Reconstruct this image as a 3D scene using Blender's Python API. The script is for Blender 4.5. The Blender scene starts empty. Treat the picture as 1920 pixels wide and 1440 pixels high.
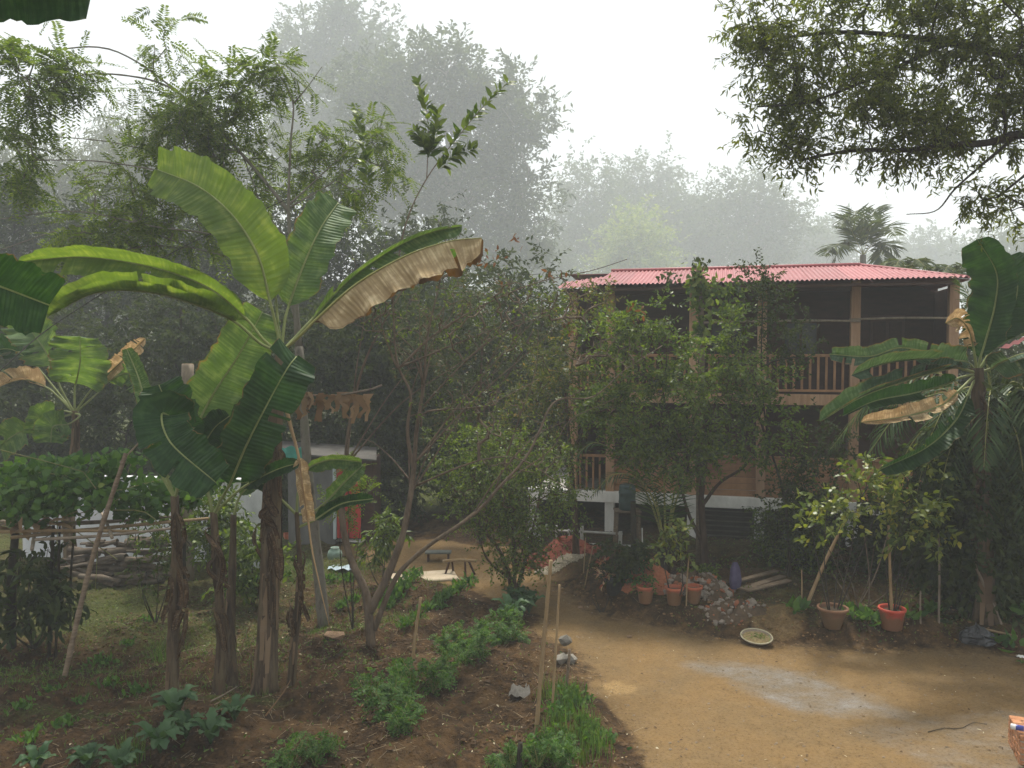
import bpy, math, random
import numpy as np
from mathutils import Vector, Matrix

# ------------------------------------------------------------------ camera, sky, sun, exposure
sc = bpy.context.scene
COL = sc.collection
FPX = 1500.0            # focal length in pixels of a 1920 px wide picture
CAMH = 5.0              # the photo is taken from an upper floor
PITCH = math.atan(60.0 / FPX)
cam_d = bpy.data.cameras.new('camera')
cam_d.sensor_width = 36.0
cam_d.lens = FPX / 1920.0 * 36.0
cam_d.clip_end = 2000.0
cam = bpy.data.objects.new('camera', cam_d)
cam.location = (0, 0, CAMH)
cam.rotation_euler = (math.pi / 2 - PITCH, 0, 0)
COL.objects.link(cam)
sc.camera = cam

SUN_EL, SUN_AZ = math.radians(65), math.radians(6)     # azimuth measured from +Y towards +X
w = bpy.data.worlds.new('World')
sc.world = w
w.use_nodes = True
nt = w.node_tree
bg = nt.nodes['Background']
sky = nt.nodes.new('ShaderNodeTexSky')
sky.sky_type = 'NISHITA'
sky.sun_disc = False
sky.sun_elevation = SUN_EL
sky.sun_rotation = SUN_AZ
sky.air_density = 1.5
sky.dust_density = 4.0
mixw = nt.nodes.new('ShaderNodeMixRGB')                 # an even bank of fog cloud over the blue sky
mixw.inputs['Fac'].default_value = 0.80
mixw.inputs['Color2'].default_value = (10.2, 10.5, 10.7, 1)
nt.links.new(sky.outputs['Color'], mixw.inputs['Color1'])
nt.links.new(mixw.outputs['Color'], bg.inputs['Color'])
bg.inputs['Strength'].default_value = 0.078

sun_d = bpy.data.lights.new('sun', 'SUN')
sun_d.energy = 4.6
sun_d.angle = math.radians(8)
sun_d.color = (1.0, 0.95, 0.855)
sun = bpy.data.objects.new('sun', sun_d)
sv = Vector((math.cos(SUN_EL) * math.sin(SUN_AZ), math.cos(SUN_EL) * math.cos(SUN_AZ), math.sin(SUN_EL)))
sun.rotation_euler = sv.to_track_quat('Z', 'Y').to_euler()
sun.location = sv * 60
COL.objects.link(sun)

sc.view_settings.view_transform = 'Standard'
sc.view_settings.look = 'None'
sc.view_settings.gamma = 1.0
sc.view_settings.use_curve_mapping = False
sc.view_settings.exposure = 0.55
cy = sc.cycles
cy.max_bounces = 6
cy.diffuse_bounces = 3
cy.glossy_bounces = 2
cy.transmission_bounces = 3
cy.volume_bounces = 1
cy.caustics_reflective = False
cy.caustics_refractive = False
cy.use_denoising = True
cy.use_adaptive_sampling = True
cy.adaptive_threshold = 0.03

# ------------------------------------------------------------------ helpers: picture <-> place
RNG = np.random.default_rng(7)
random.seed(7)
CP, SP = math.cos(PITCH), math.sin(PITCH)
CAM = np.array([0.0, 0.0, CAMH])
FW = np.array([0.0, CP, -SP])
UP = np.array([0.0, SP, CP])
RT = np.array([1.0, 0.0, 0.0])


def W(px, py, d):
    return CAM + d * (FW + RT * ((px - 960.0) / FPX) - UP * ((py - 720.0) / FPX))


def hash2(ix, iy, seed):
    h = (ix.astype(np.int64) * 374761393 + iy.astype(np.int64) * 668265263 + seed * 144269) & 0x7fffffff
    h = ((h ^ (h >> 13)) * 1274126177) & 0x7fffffff
    return ((h ^ (h >> 16)) & 0xffff) / 65535.0


def vnoise(x, y, seed=0):
    ix, iy = np.floor(x), np.floor(y)
    fx, fy = x - ix, y - iy
    fx, fy = fx * fx * (3 - 2 * fx), fy * fy * (3 - 2 * fy)
    a, b = hash2(ix, iy, seed), hash2(ix + 1, iy, seed)
    c, d = hash2(ix, iy + 1, seed), hash2(ix + 1, iy + 1, seed)
    return (a * (1 - fx) + b * fx) * (1 - fy) + (c * (1 - fx) + d * fx) * fy


def fbm(x, y, f, n=4, seed=0):
    s, a, t = 0.0, 1.0, 0.0
    for i in range(n):
        s = s + a * (vnoise(x * f + 17.3 * i, y * f - 9.1 * i, seed + i) - 0.5)
        t += a
        a *= 0.52
        f *= 2.03
    return s / t * 2


def flat(px, py):
    r = FW + RT * ((px - 960.0) / FPX) - UP * ((py - 720.0) / FPX)
    p = CAM + r * (-CAMH / r[2])
    return p[:2]


def poly_sd(x, y, poly):
    """signed distance, negative inside"""
    P = np.array(poly)
    Q = np.roll(P, -1, axis=0)
    best = np.full(x.shape, 1e9)
    ins = np.zeros(x.shape, bool)
    for (ax, ay), (bx, by) in zip(P, Q):
        ex, ey = bx - ax, by - ay
        t = np.clip(((x - ax) * ex + (y - ay) * ey) / (ex * ex + ey * ey + 1e-12), 0, 1)
        best = np.minimum(best, np.hypot(x - ax - t * ex, y - ay - t * ey))
        with np.errstate(divide='ignore', invalid='ignore'):
            c = ((ay > y) != (by > y)) & (x < (bx - ax) * (y - ay) / (by - ay + 1e-12) + ax)
        ins ^= c
    return np.where(ins, -best, best)


YARD = [flat(*p) for p in [(640, 1040), (880, 1112), (1000, 1155), (1020, 1190), (1065, 1225), (1100, 1290), (1165, 1345), (1200, 1440),
                           (1240, 1640), (2500, 1640), (2300, 1232), (1920, 1226), (1600, 1212), (1450, 1205), (1300, 1188), (1150, 1158),
                           (1065, 1112), (1010, 1062), (980, 1030), (820, 1012), (640, 1015)]]
ASH = [flat(*p) for p in [(1290, 1245), (1400, 1252), (1520, 1268), (1600, 1300), (1700, 1335), (1690, 1345), (1560, 1335), (1450, 1315), (1380, 1285)]]
CEM = [flat(*p) for p in [(1640, 1370), (1760, 1360), (1900, 1352), (2100, 1340), (2100, 1520), (1900, 1500), (1800, 1440), (1720, 1400)]]
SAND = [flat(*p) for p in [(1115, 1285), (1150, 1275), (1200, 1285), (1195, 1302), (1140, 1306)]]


def height(x, y):
    x = np.asarray(x, float)
    y = np.asarray(y, float)
    s = poly_sd(x, y, YARD)
    near = np.clip((60 - np.hypot(x, y - 12)) / 40, 0, 1)
    o = np.clip(s / 0.55, 0, 1)
    o = o * o * (3 - 2 * o)
    right = np.clip((x - 0.8) / 1.0, 0, 1) * np.clip((y - 12) / 1.5, 0, 1)
    amp = 0.10 * (1 - right) + 0.34 * right
    z = o * amp
    rows = 0.06 * np.sin((y - 0.55 * x) * 2.6 + 1.5 * fbm(x, y, 0.5, 2, 3)) * (1 - right)
    z = z + o * (rows + 0.11 * fbm(x, y, 0.7, 3, 5) + 0.15 * fbm(x, y, 2.8, 4, 11) * near)
    hl = np.clip((y - 58) / 90, 0, 1)
    z = z + (8.0 + 9.0 * np.clip((35 - x) / 45, 0, 1)) * hl * hl * (3 - 2 * hl) * (1 + .25 * fbm(x, y, .02, 2, 51))
    z = z + 0.030 * fbm(x, y, 1.3, 5, 21) * (1 - o) * near
    return z


def G(px, py):
    z = 0.0
    r = FW + RT * ((px - 960.0) / FPX) - UP * ((py - 720.0) / FPX)
    for i in range(12):
        p = CAM + r * ((z - CAMH) / r[2])
        z = 0.5 * z + 0.5 * float(height(p[0], p[1]))
    p = CAM + r * ((z - CAMH) / r[2])
    return np.array([p[0], p[1], float(height(p[0], p[1]))])


def depth_of(p):
    return float(np.dot(np.asarray(p) - CAM, FW))


def on_ground(x, y, dz=0.0):
    return np.array([x, y, float(height(x, y)) + dz])


def unit(v):
    v = np.asarray(v, float)
    return v / np.maximum(np.linalg.norm(v, axis=-1, keepdims=True), 1e-9)


# ------------------------------------------------------------------ helpers: objects
ROOT = {}


def tag(o, label=None, cat=None, group=None, kind=None):
    if label: o['label'] = label
    if cat: o['category'] = cat
    if group: o['group'] = group
    if kind: o['kind'] = kind
    return o


def thing(name, label, cat, loc=(0, 0, 0), group=None):
    o = bpy.data.objects.new(name, None)
    COL.objects.link(o)
    o.empty_display_size = 0.2
    o.location = tuple(float(c) for c in loc)
    ROOT[o.name] = np.array(loc, float)
    return tag(o, label, cat, group)


def mesh_np(name, V, F, m=None, smooth=False):
    me = bpy.data.meshes.new(name)
    V = np.ascontiguousarray(V, dtype=np.float32)
    if isinstance(F, np.ndarray):
        F = np.ascontiguousarray(F, dtype=np.int32)
        n, k = F.shape
        me.vertices.add(len(V))
        me.vertices.foreach_set('co', V.ravel())
        me.loops.add(n * k)
        me.loops.foreach_set('vertex_index', F.ravel())
        me.polygons.add(n)
        me.polygons.foreach_set('loop_start', np.arange(0, n * k, k, dtype=np.int32))
        me.update(calc_edges=True)
    else:
        me.from_pydata([tuple(v) for v in V.tolist()], [], [tuple(f) for f in F])
        me.update()
    if m is not None:
        me.materials.append(m)
    me.polygons.foreach_set('use_smooth', np.full(len(me.polygons), smooth))
    return me


WM = {}


def link(name, me, parent=None, loc=None, rz=0.0):
    o = bpy.data.objects.new(name, me)
    COL.objects.link(o)
    if parent is not None:
        o.parent = parent
        ROOT[o.name] = ROOT[parent.name]
        if parent.name in WM:
            o.matrix_parent_inverse = WM[parent.name].inverted()
        else:
            o.matrix_parent_inverse = Matrix.Translation(-Vector(ROOT[parent.name]))
        if loc is None:
            loc = ROOT[parent.name]
    elif loc is None:
        loc = np.zeros(3)
    if parent is None:
        ROOT[o.name] = np.array(loc, float)
    o.location = tuple(float(c) for c in loc)
    o.rotation_euler.z = rz
    WM[o.name] = Matrix.Translation(o.location) @ Matrix.Rotation(rz, 4, 'Z')
    return o


def part(name, VF, m, parent, smooth=False, label=None, kind=None):
    """VF in place coordinates; parent is a thing or part whose frame only translates"""
    V, F = VF
    o = link(name, mesh_np(name, np.asarray(V, float) - ROOT[parent.name], F, m, smooth), parent)
    return tag(o, label, kind=kind)


def solo(name, VF, m, label, cat, loc=None, group=None, smooth=False, kind=None):
    V, F = VF
    V = np.asarray(V, float)
    if loc is None:
        loc = np.array([V[:, 0].mean(), V[:, 1].mean(), V[:, 2].min()])
    o = link(name, mesh_np(name, V - np.asarray(loc, float), F, m, smooth), None, loc)
    return tag(o, label, cat, group, kind)


def join(*vfs):
    Vs, Fs, n = [], [], 0
    arr = all(isinstance(f, np.ndarray) for v, f in vfs) and len({f.shape[1] for v, f in vfs}) == 1
    for V, F in vfs:
        V = np.asarray(V, float)
        Vs.append(V)
        if arr:
            Fs.append(F + n)
        else:
            Fs += [tuple(int(i) + n for i in f) for f in (F.tolist() if isinstance(F, np.ndarray) else F)]
        n += len(V)
    return np.concatenate(Vs), (np.concatenate(Fs) if arr else Fs)


def tube(pts, rad, sides=6, cap=True, ridge=0.0, seed=0):
    P = np.asarray(pts, float)
    n = len(P)
    R = np.full(n, rad, float) if np.isscalar(rad) else np.asarray(rad, float)
    T = unit(np.gradient(P, axis=0))
    ref = np.array([1.0, 0.1, 0.05]) if abs(T[0][2]) > 0.7 else np.array([0.03, 0.05, 1.0])
    N = unit(np.cross(T, np.tile(ref, (n, 1))))
    B = np.cross(T, N)
    a = np.arange(sides) * 2 * math.pi / sides
    rr = R[:, None] * np.ones((1, sides))
    if ridge:
        g = np.random.default_rng(seed)
        rr = rr * (1 + ridge * (g.random((1, sides)) - .5) * 2 * .7 + ridge * (g.random((n, sides)) - .5))
    V = (P[:, None, :] + rr[:, :, None] * (np.cos(a)[None, :, None] * N[:, None, :] + np.sin(a)[None, :, None] * B[:, None, :])).reshape(-1, 3)
    i = np.arange(n - 1)[:, None] * sides
    j = np.arange(sides)[None, :]
    jn = (j + 1) % sides
    F = np.stack([i + j, i + jn, i + sides + jn, i + sides + j], -1).reshape(-1, 4)
    if cap:
        V = np.concatenate([V, P[:1], P[-1:]])
        c0, c1 = n * sides, n * sides + 1
        k = np.arange(sides)
        kn = (k + 1) % sides
        h = sides // 2
        cf = [[c0, (2 * q + 2) % sides, 2 * q + 1, 2 * q] for q in range(h)] if sides % 2 == 0 else []
        ct = [[c1, (n - 1) * sides + 2 * q, (n - 1) * sides + 2 * q + 1, (n - 1) * sides + (2 * q + 2) % sides] for q in range(h)] if sides % 2 == 0 else []
        if cf:
            F = np.concatenate([F, np.array(cf), np.array(ct)])
    return V, F


def tubes_batch(A, B, ra, rb, sides=3):
    """many straight segments A->B at once"""
    n = len(A)
    T = unit(B - A)
    ref = np.where(np.abs(T[:, 2:3]) > 0.8, np.array([[1.0, 0, 0]]), np.array([[0, 0, 1.0]]))
    N = unit(np.cross(T, ref))
    Bn = np.cross(T, N)
    a = np.arange(sides) * 2 * math.pi / sides
    ring = np.cos(a)[None, :, None] * N[:, None, :] + np.sin(a)[None, :, None] * Bn[:, None, :]
    V = np.concatenate([A[:, None, :] + ring * np.reshape(ra, (-1, 1, 1)), B[:, None, :] + ring * np.reshape(rb, (-1, 1, 1))], 1).reshape(-1, 3)
    i = np.arange(n)[:, None] * (2 * sides)
    j = np.arange(sides)[None, :]
    jn = (j + 1) % sides
    F = np.stack([i + j, i + jn, i + sides + jn, i + sides + j], -1).reshape(-1, 4)
    return V, F


def box(c, s, rz=0.0, tilt=None):
    x, y, z = np.asarray(s, float) / 2
    V = np.array([[-x, -y, -z], [x, -y, -z], [x, y, -z], [-x, y, -z], [-x, -y, z], [x, -y, z], [x, y, z], [-x, y, z]])
    if tilt is not None:
        ct, st = math.cos(tilt), math.sin(tilt)
        V = V @ np.array([[ct, 0, st], [0, 1, 0], [-st, 0, ct]]).T
    cz, sz = math.cos(rz), math.sin(rz)
    V = V @ np.array([[cz, -sz, 0], [sz, cz, 0], [0, 0, 1]]).T
    return V + np.asarray(c, float), np.array([[0, 3, 2, 1], [4, 5, 6, 7], [0, 1, 5, 4], [1, 2, 6, 5], [2, 3, 7, 6], [3, 0, 4, 7]])


def bevel_box(s, b=0.006):
    """origin-centred box with chamfered edges"""
    x, y, z = np.asarray(s, float) / 2
    V, idx = [], {}
    for sx in (-1, 1):
        for sy in (-1, 1):
            for sz in (-1, 1):
                for ax in range(3):
                    p = [sx * (x - b), sy * (y - b), sz * (z - b)]
                    p[ax] = (sx * x, sy * y, sz * z)[ax]
                    idx[sx, sy, sz, ax] = len(V)
                    V.append(p)
    F = []
    for ax in range(3):
        o1, o2 = (ax + 1) % 3, (ax + 2) % 3
        for s0 in (-1, 1):
            q = []
            for a, b_ in ((-1, -1), (1, -1), (1, 1), (-1, 1)):
                k = [0, 0, 0]
                k[ax], k[o1], k[o2] = s0, a, b_
                q.append(idx[k[0], k[1], k[2], ax])
            F.append(q if s0 > 0 else q[::-1])
        for a in (-1, 1):
            for b_ in (-1, 1):
                k0, k1 = [0, 0, 0], [0, 0, 0]
                k0[ax], k0[o1], k0[o2] = -1, a, b_
                k1[ax], k1[o1], k1[o2] = 1, a, b_
                q = [idx[k0[0], k0[1], k0[2], o1], idx[k1[0], k1[1], k1[2], o1], idx[k1[0], k1[1], k1[2], o2], idx[k0[0], k0[1], k0[2], o2]]
                F.append(q if a * b_ < 0 else q[::-1])
    for sx in (-1, 1):
        for sy in (-1, 1):
            for sz in (-1, 1):
                q = [idx[sx, sy, sz, 0], idx[sx, sy, sz, 1], idx[sx, sy, sz, 2]]
                F.append(q if sx * sy * sz > 0 else q[::-1])
    return np.array(V), F


def lathe(prof, c, sides=20, wob=0.0, seed=0):
    g = np.random.default_rng(seed)
    a = np.arange(sides) * 2 * math.pi / sides
    V = []
    for r, z in prof:
        V.append(np.stack([r * np.cos(a), r * np.sin(a), np.full(sides, z)], -1))
    V = np.concatenate(V)
    if wob:
        V[:, :2] *= (1 + wob * (g.random((len(V), 1)) - .5))
    n = len(prof)
    i = np.arange(n - 1)[:, None] * sides
    j = np.arange(sides)[None, :]
    jn = (j + 1) % sides
    F = np.stack([i + j, i + jn, i + sides + jn, i + sides + j], -1).reshape(-1, 4)
    return V + np.asarray(c, float), F


def spline(pts, n):
    P = np.asarray(pts, float)
    if len(P) == 2:
        t = np.linspace(0, 1, n)[:, None]
        return P[0] * (1 - t) + P[1] * t
    L = np.concatenate([[0], np.cumsum(np.linalg.norm(np.diff(P, axis=0), axis=1))])
    Q = np.concatenate([[2 * P[0] - P[1]], P, [2 * P[-1] - P[-2]]])
    s = np.linspace(0, L[-1], n)
    k = np.clip(np.searchsorted(L, s, side='right') - 1, 0, len(P) - 2)
    t = ((s - L[k]) / (L[k + 1] - L[k]))[:, None]
    p0, p1, p2, p3 = Q[k], Q[k + 1], Q[k + 2], Q[k + 3]
    return 0.5 * (2 * p1 + (p2 - p0) * t + (2 * p0 - 5 * p1 + 4 * p2 - p3) * t ** 2 + (3 * p1 - p0 - 3 * p2 + p3) * t ** 3)


# ------------------------------------------------------------------ helpers: materials
def nmat(name):
    m = bpy.data.materials.new(name)
    m.use_nodes = True
    t = m.node_tree
    for n in list(t.nodes):
        t.nodes.remove(n)
    out = t.nodes.new('ShaderNodeOutputMaterial')
    return m, t, out


def N_(t, kind, **kw):
    n = t.nodes.new(kind)
    for k, v in kw.items():
        if k in n.inputs:
            n.inputs[k].default_value = v
        else:
            setattr(n, k, v)
    return n


def ramp(t, fac, stops):
    r = t.nodes.new('ShaderNodeValToRGB')
    cr = r.color_ramp
    while len(cr.elements) < len(stops):
        cr.elements.new(0.5)
    for e, (p, c) in zip(cr.elements, stops):
        e.position = p
        e.color = (*c, 1)
    t.links.new(fac, r.inputs['Fac'])
    return r.outputs['Color']


def surf(name, c1, c2, rough=0.85, scale=6.0, stretch=(1, 1, 1), bump=0.3, detail=6.0, spec=0.25, c3=None, bscale=None, coords='Object'):
    m, t, out = nmat(name)
    tc = t.nodes.new('ShaderNodeTexCoord')
    mp = N_(t, 'ShaderNodeMapping')
    mp.inputs['Scale'].default_value = stretch
    t.links.new(tc.outputs[coords], mp.inputs['Vector'])
    nz = N_(t, 'ShaderNodeTexNoise', Scale=scale, Detail=detail, Roughness=0.65)
    t.links.new(mp.outputs['Vector'], nz.inputs['Vector'])
    stops = [(0.28, c1), (0.72, c2)] if c3 is None else [(0.25, c1), (0.5, c2), (0.78, c3)]
    col = ramp(t, nz.outputs['Fac'], stops)
    b = N_(t, 'ShaderNodeBsdfPrincipled', Roughness=rough)
    b.inputs['Specular IOR Level'].default_value = spec
    # slight difference from object to object
    oi = t.nodes.new('ShaderNodeObjectInfo')
    mr = N_(t, 'ShaderNodeMapRange')
    mr.inputs['To Min'].default_value = 0.82
    mr.inputs['To Max'].default_value = 1.16
    t.links.new(oi.outputs['Random'], mr.inputs['Value'])
    hs = N_(t, 'ShaderNodeHueSaturation')
    t.links.new(mr.outputs['Result'], hs.inputs['Value'])
    t.links.new(col, hs.inputs['Color'])
    t.links.new(hs.outputs['Color'], b.inputs['Base Color'])
    if bump:
        nb = N_(t, 'ShaderNodeTexNoise', Scale=(bscale or scale * 3), Detail=5.0, Roughness=0.7)
        t.links.new(mp.outputs['Vector'], nb.inputs['Vector'])
        bp = N_(t, 'ShaderNodeBump', Strength=bump, Distance=0.02)
        t.links.new(nb.outputs['Fac'], bp.inputs['Height'])
        t.links.new(bp.outputs['Normal'], b.inputs['Normal'])
    t.links.new(b.outputs['BSDF'], out.inputs['Surface'])
    return m


def leaf_mat(name, c1, c2, trans=0.35, rough=0.5, tint=(1.55, 1.55, 0.55), c3=None, spec=0.2, twopos=0.9):
    """leaves and blades: colour differs leaf by leaf, light passes through the blade"""
    m, t, out = nmat(name)
    g = t.nodes.new('ShaderNodeNewGeometry')
    oi = t.nodes.new('ShaderNodeObjectInfo')
    ra = N_(t, 'ShaderNodeMath', operation='ADD')
    t.links.new(g.outputs['Random Per Island'], ra.inputs[0])
    t.links.new(oi.outputs['Random'], ra.inputs[1])
    fr = N_(t, 'ShaderNodeMath', operation='FRACT')
    t.links.new(ra.outputs[0], fr.inputs[0])
    stops = [(0.05, c1), (twopos, c2)] if c3 is None else [(0.0, c1), (0.86, c2), (0.95, c3)]
    col = ramp(t, fr.outputs[0], stops)
    b = N_(t, 'ShaderNodeBsdfPrincipled', Roughness=rough)
    b.inputs['Specular IOR Level'].default_value = spec
    t.links.new(col, b.inputs['Base Color'])
    tr = N_(t, 'ShaderNodeBsdfTranslucent')
    mu = N_(t, 'ShaderNodeMixRGB', blend_type='MULTIPLY')
    mu.inputs['Fac'].default_value = 1.0
    mu.inputs['Color2'].default_value = (*tint, 1)
    t.links.new(col, mu.inputs['Color1'])
    t.links.new(mu.outputs['Color'], tr.inputs['Color'])
    mx = N_(t, 'ShaderNodeMixShader')
    mx.inputs['Fac'].default_value = trans
    t.links.new(b.outputs['BSDF'], mx.inputs[1])
    t.links.new(tr.outputs['BSDF'], mx.inputs[2])
    t.links.new(mx.outputs['Shader'], out.inputs['Surface'])
    return m


def banana_mat(name, base, light, rib, trans=0.45, tint=(1.7, 1.6, 0.5), dry=None, dryamt=0.0, rough=0.55):
    """banana blade: UV.x along the midrib, UV.y across it; fine side veins, brown margins"""
    m, t, out = nmat(name)
    uv = t.nodes.new('ShaderNodeUVMap')
    sp = t.nodes.new('ShaderNodeSeparateXYZ')
    t.links.new(uv.outputs['UV'], sp.inputs[0])
    mp = N_(t, 'ShaderNodeMapping')
    mp.inputs['Scale'].default_value = (85, 1.0, 1)
    t.links.new(uv.outputs['UV'], mp.inputs['Vector'])
    nz = N_(t, 'ShaderNodeTexNoise', Scale=1.0, Detail=3.0)
    t.links.new(mp.outputs['Vector'], nz.inputs['Vector'])
    mp2 = N_(t, 'ShaderNodeMapping')
    mp2.inputs['Scale'].default_value = (7, 2.0, 1)
    t.links.new(uv.outputs['UV'], mp2.inputs['Vector'])
    n2 = N_(t, 'ShaderNodeTexNoise', Scale=1.0, Detail=4.0)
    t.links.new(mp2.outputs['Vector'], n2.inputs['Vector'])
    ad = N_(t, 'ShaderNodeMath', operation='MULTIPLY_ADD')
    t.links.new(nz.outputs['Fac'], ad.inputs[0])
    ad.inputs[1].default_value = 0.6
    t.links.new(n2.outputs['Fac'], ad.inputs[2])
    dk = tuple(c * .78 for c in base)
    col = ramp(t, ad.outputs[0], [(0.55, dk), (0.80, base), (1.0, light)])
    if dry is not None:
        ab = N_(t, 'ShaderNodeMath', operation='ABSOLUTE')
        t.links.new(sp.outputs['Y'], ab.inputs[0])
        n3 = N_(t, 'ShaderNodeTexNoise', Scale=9.0, Detail=5.0)
        t.links.new(uv.outputs['UV'], n3.inputs['Vector'])
        s = N_(t, 'ShaderNodeMath', operation='MULTIPLY_ADD')
        t.links.new(n3.outputs['Fac'], s.inputs[0])
        s.inputs[1].default_value = 0.9
        t.links.new(ab.outputs[0], s.inputs[2])
        f = ramp(t, s.outputs[0], [(max(0.0, 1.30 - dryamt) / 2, (0, 0, 0)), (min(1.0, (1.42 - dryamt) / 2), (1, 1, 1))])
        hv = N_(t, 'ShaderNodeMath', operation='MULTIPLY')
        hv.inputs[1].default_value = 0.5
        t.links.new(s.outputs[0], hv.inputs[0])
        for l in list(t.links):
            if l.to_node.type == 'VALTORGB' and l.from_node == s:
                t.links.remove(l)
        t.links.new(hv.outputs[0], [n for n in t.nodes if n.type == 'VALTORGB'][-1].inputs['Fac'])
        mxd = N_(t, 'ShaderNodeMixRGB')
        t.links.new(f, mxd.inputs['Fac'])
        t.links.new(col, mxd.inputs['Color1'])
        mxd.inputs['Color2'].default_value = (*dry, 1)
        col = mxd.outputs['Color']
    b = N_(t, 'ShaderNodeBsdfPrincipled', Roughness=rough)
    b.inputs['Specular IOR Level'].default_value = 0.2
    t.links.new(col, b.inputs['Base Color'])
    bp = N_(t, 'ShaderNodeBump', Strength=0.7, Distance=0.012)
    wvm = N_(t, 'ShaderNodeMapping')
    wvm.inputs['Scale'].default_value = (1, .10, 1)
    wvm.inputs['Rotation'].default_value = (0, 0, 0)
    t.links.new(uv.outputs['UV'], wvm.inputs['Vector'])
    wv_ = N_(t, 'ShaderNodeTexWave', Scale=11.0, Distortion=1.2, Detail=2.0)
    wv_.inputs['Detail Scale'].default_value = 2.0
    t.links.new(wvm.outputs['Vector'], wv_.inputs['Vector'])
    sm = N_(t, 'ShaderNodeMath', operation='ADD')
    t.links.new(wv_.outputs['Fac'], sm.inputs[0])
    t.links.new(nz.outputs['Fac'], sm.inputs[1])
    t.links.new(sm.outputs[0], bp.inputs['Height'])
    t.links.new(bp.outputs['Normal'], b.inputs['Normal'])
    tr = N_(t, 'ShaderNodeBsdfTranslucent')
    mu = N_(t, 'ShaderNodeMixRGB', blend_type='MULTIPLY')
    mu.inputs['Fac'].default_value = 1.0
    mu.inputs['Color2'].default_value = (*tint, 1)
    t.links.new(col, mu.inputs['Color1'])
    t.links.new(mu.outputs['Color'], tr.inputs['Color'])
    mx = N_(t, 'ShaderNodeMixShader')
    mx.inputs['Fac'].default_value = trans
    t.links.new(b.outputs['BSDF'], mx.inputs[1])
    t.links.new(tr.outputs['BSDF'], mx.inputs[2])
    t.links.new(mx.outputs['Shader'], out.inputs['Surface'])
    return m


M = {}
M['bark_brown'] = surf('bark_brown', (.035, .022, .014), (.12, .075, .045), .95, 10, (1, 1, .25), .8)
M['bark_grey'] = surf('bark_grey', (.06, .055, .045), (.2, .18, .145), .95, 9, (1, 1, .35), .7, c3=(.12, .14, .08))
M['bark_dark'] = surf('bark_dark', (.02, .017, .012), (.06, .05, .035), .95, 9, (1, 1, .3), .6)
M['twig'] = surf('twig', (.06, .045, .03), (.16, .12, .08), .9, 12, bump=.2)
M['bamboo'] = surf('bamboo', (.15, .095, .045), (.30, .21, .11), .65, 8, (1, 1, .3), .4, c3=(.20, .13, .07))
M['bamboo_grey'] = surf('bamboo_grey', (.14, .11, .08), (.32, .26, .19), .7, 8, (1, 1, .3), .3)
M['stem_banana'] = surf('stem_banana', (.018, .013, .009), (.10, .070, .042), .85, 5, (3.2, 3.2, .30), 1.0, c3=(.17, .135, .07))
M['petiole'] = surf('petiole', (.16, .17, .04), (.30, .29, .10), .5, 6, (1, 1, .4), .1)
M['rib'] = surf('rib', (.14, .17, .05), (.27, .30, .12), .5, 6, (1, 1, .4), .1)
M['dry_leaf'] = leaf_mat('dry_leaf', (.17, .10, .05), (.34, .24, .14), .25, .8, (1.1, 1.0, .8))
M['wood_old'] = surf('wood_old', (.10, .07, .045), (.24, .18, .12), .85, 5, (1, 1, 6), .4)
M['wood_house'] = surf('wood_house', (.24, .12, .06), (.42, .23, .115), .65, 3.0, (1.2, 6, 1), .25)
M['wood_post'] = surf('wood_post', (.36, .205, .115), (.56, .36, .22), .7, 3.0, (5, 5, .6), .25)
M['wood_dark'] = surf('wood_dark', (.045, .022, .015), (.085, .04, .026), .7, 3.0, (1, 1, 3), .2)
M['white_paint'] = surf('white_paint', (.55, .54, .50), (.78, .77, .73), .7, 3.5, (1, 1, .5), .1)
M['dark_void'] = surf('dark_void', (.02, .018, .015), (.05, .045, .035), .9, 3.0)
M['roof_red'] = surf('roof_red', (.225, .05, .055), (.30, .078, .083), .55, 2.6, (4, .6, 1), 0.15, spec=.5, c3=(.27, .10, .095))
M['concrete'] = surf('concrete', (.22, .21, .19), (.42, .41, .38), .9, 7, bump=.5)
# ------------------------------------------------------------------ the ground, one sheet to the horizon
def axis(lo, hi, step, far, grow=1.22):
    a = list(np.arange(lo, hi + step / 2, step))
    s, x = step, hi
    while x < far:
        s *= grow
        x += s
        a.append(x)
    s, x, b = step, lo, []
    while x > -far:
        s *= grow
        x -= s
        b.append(x)
    return np.array(b[::-1] + a)


gx = axis(-9.0, 11.0, 0.05, 420)
gy = axis(8.2, 21.5, 0.05, 420)
XX, YY = np.meshgrid(gx, gy)
ZZ = height(XX, YY)
nx, ny = len(gx), len(gy)
ii = (np.arange(ny - 1)[:, None] * nx + np.arange(nx - 1)[None, :])
GF = np.stack([ii, ii + 1, ii + 1 + nx, ii + nx], -1).reshape(-1, 4)
GV = np.stack([XX, YY, ZZ], -1).reshape(-1, 3)


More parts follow.
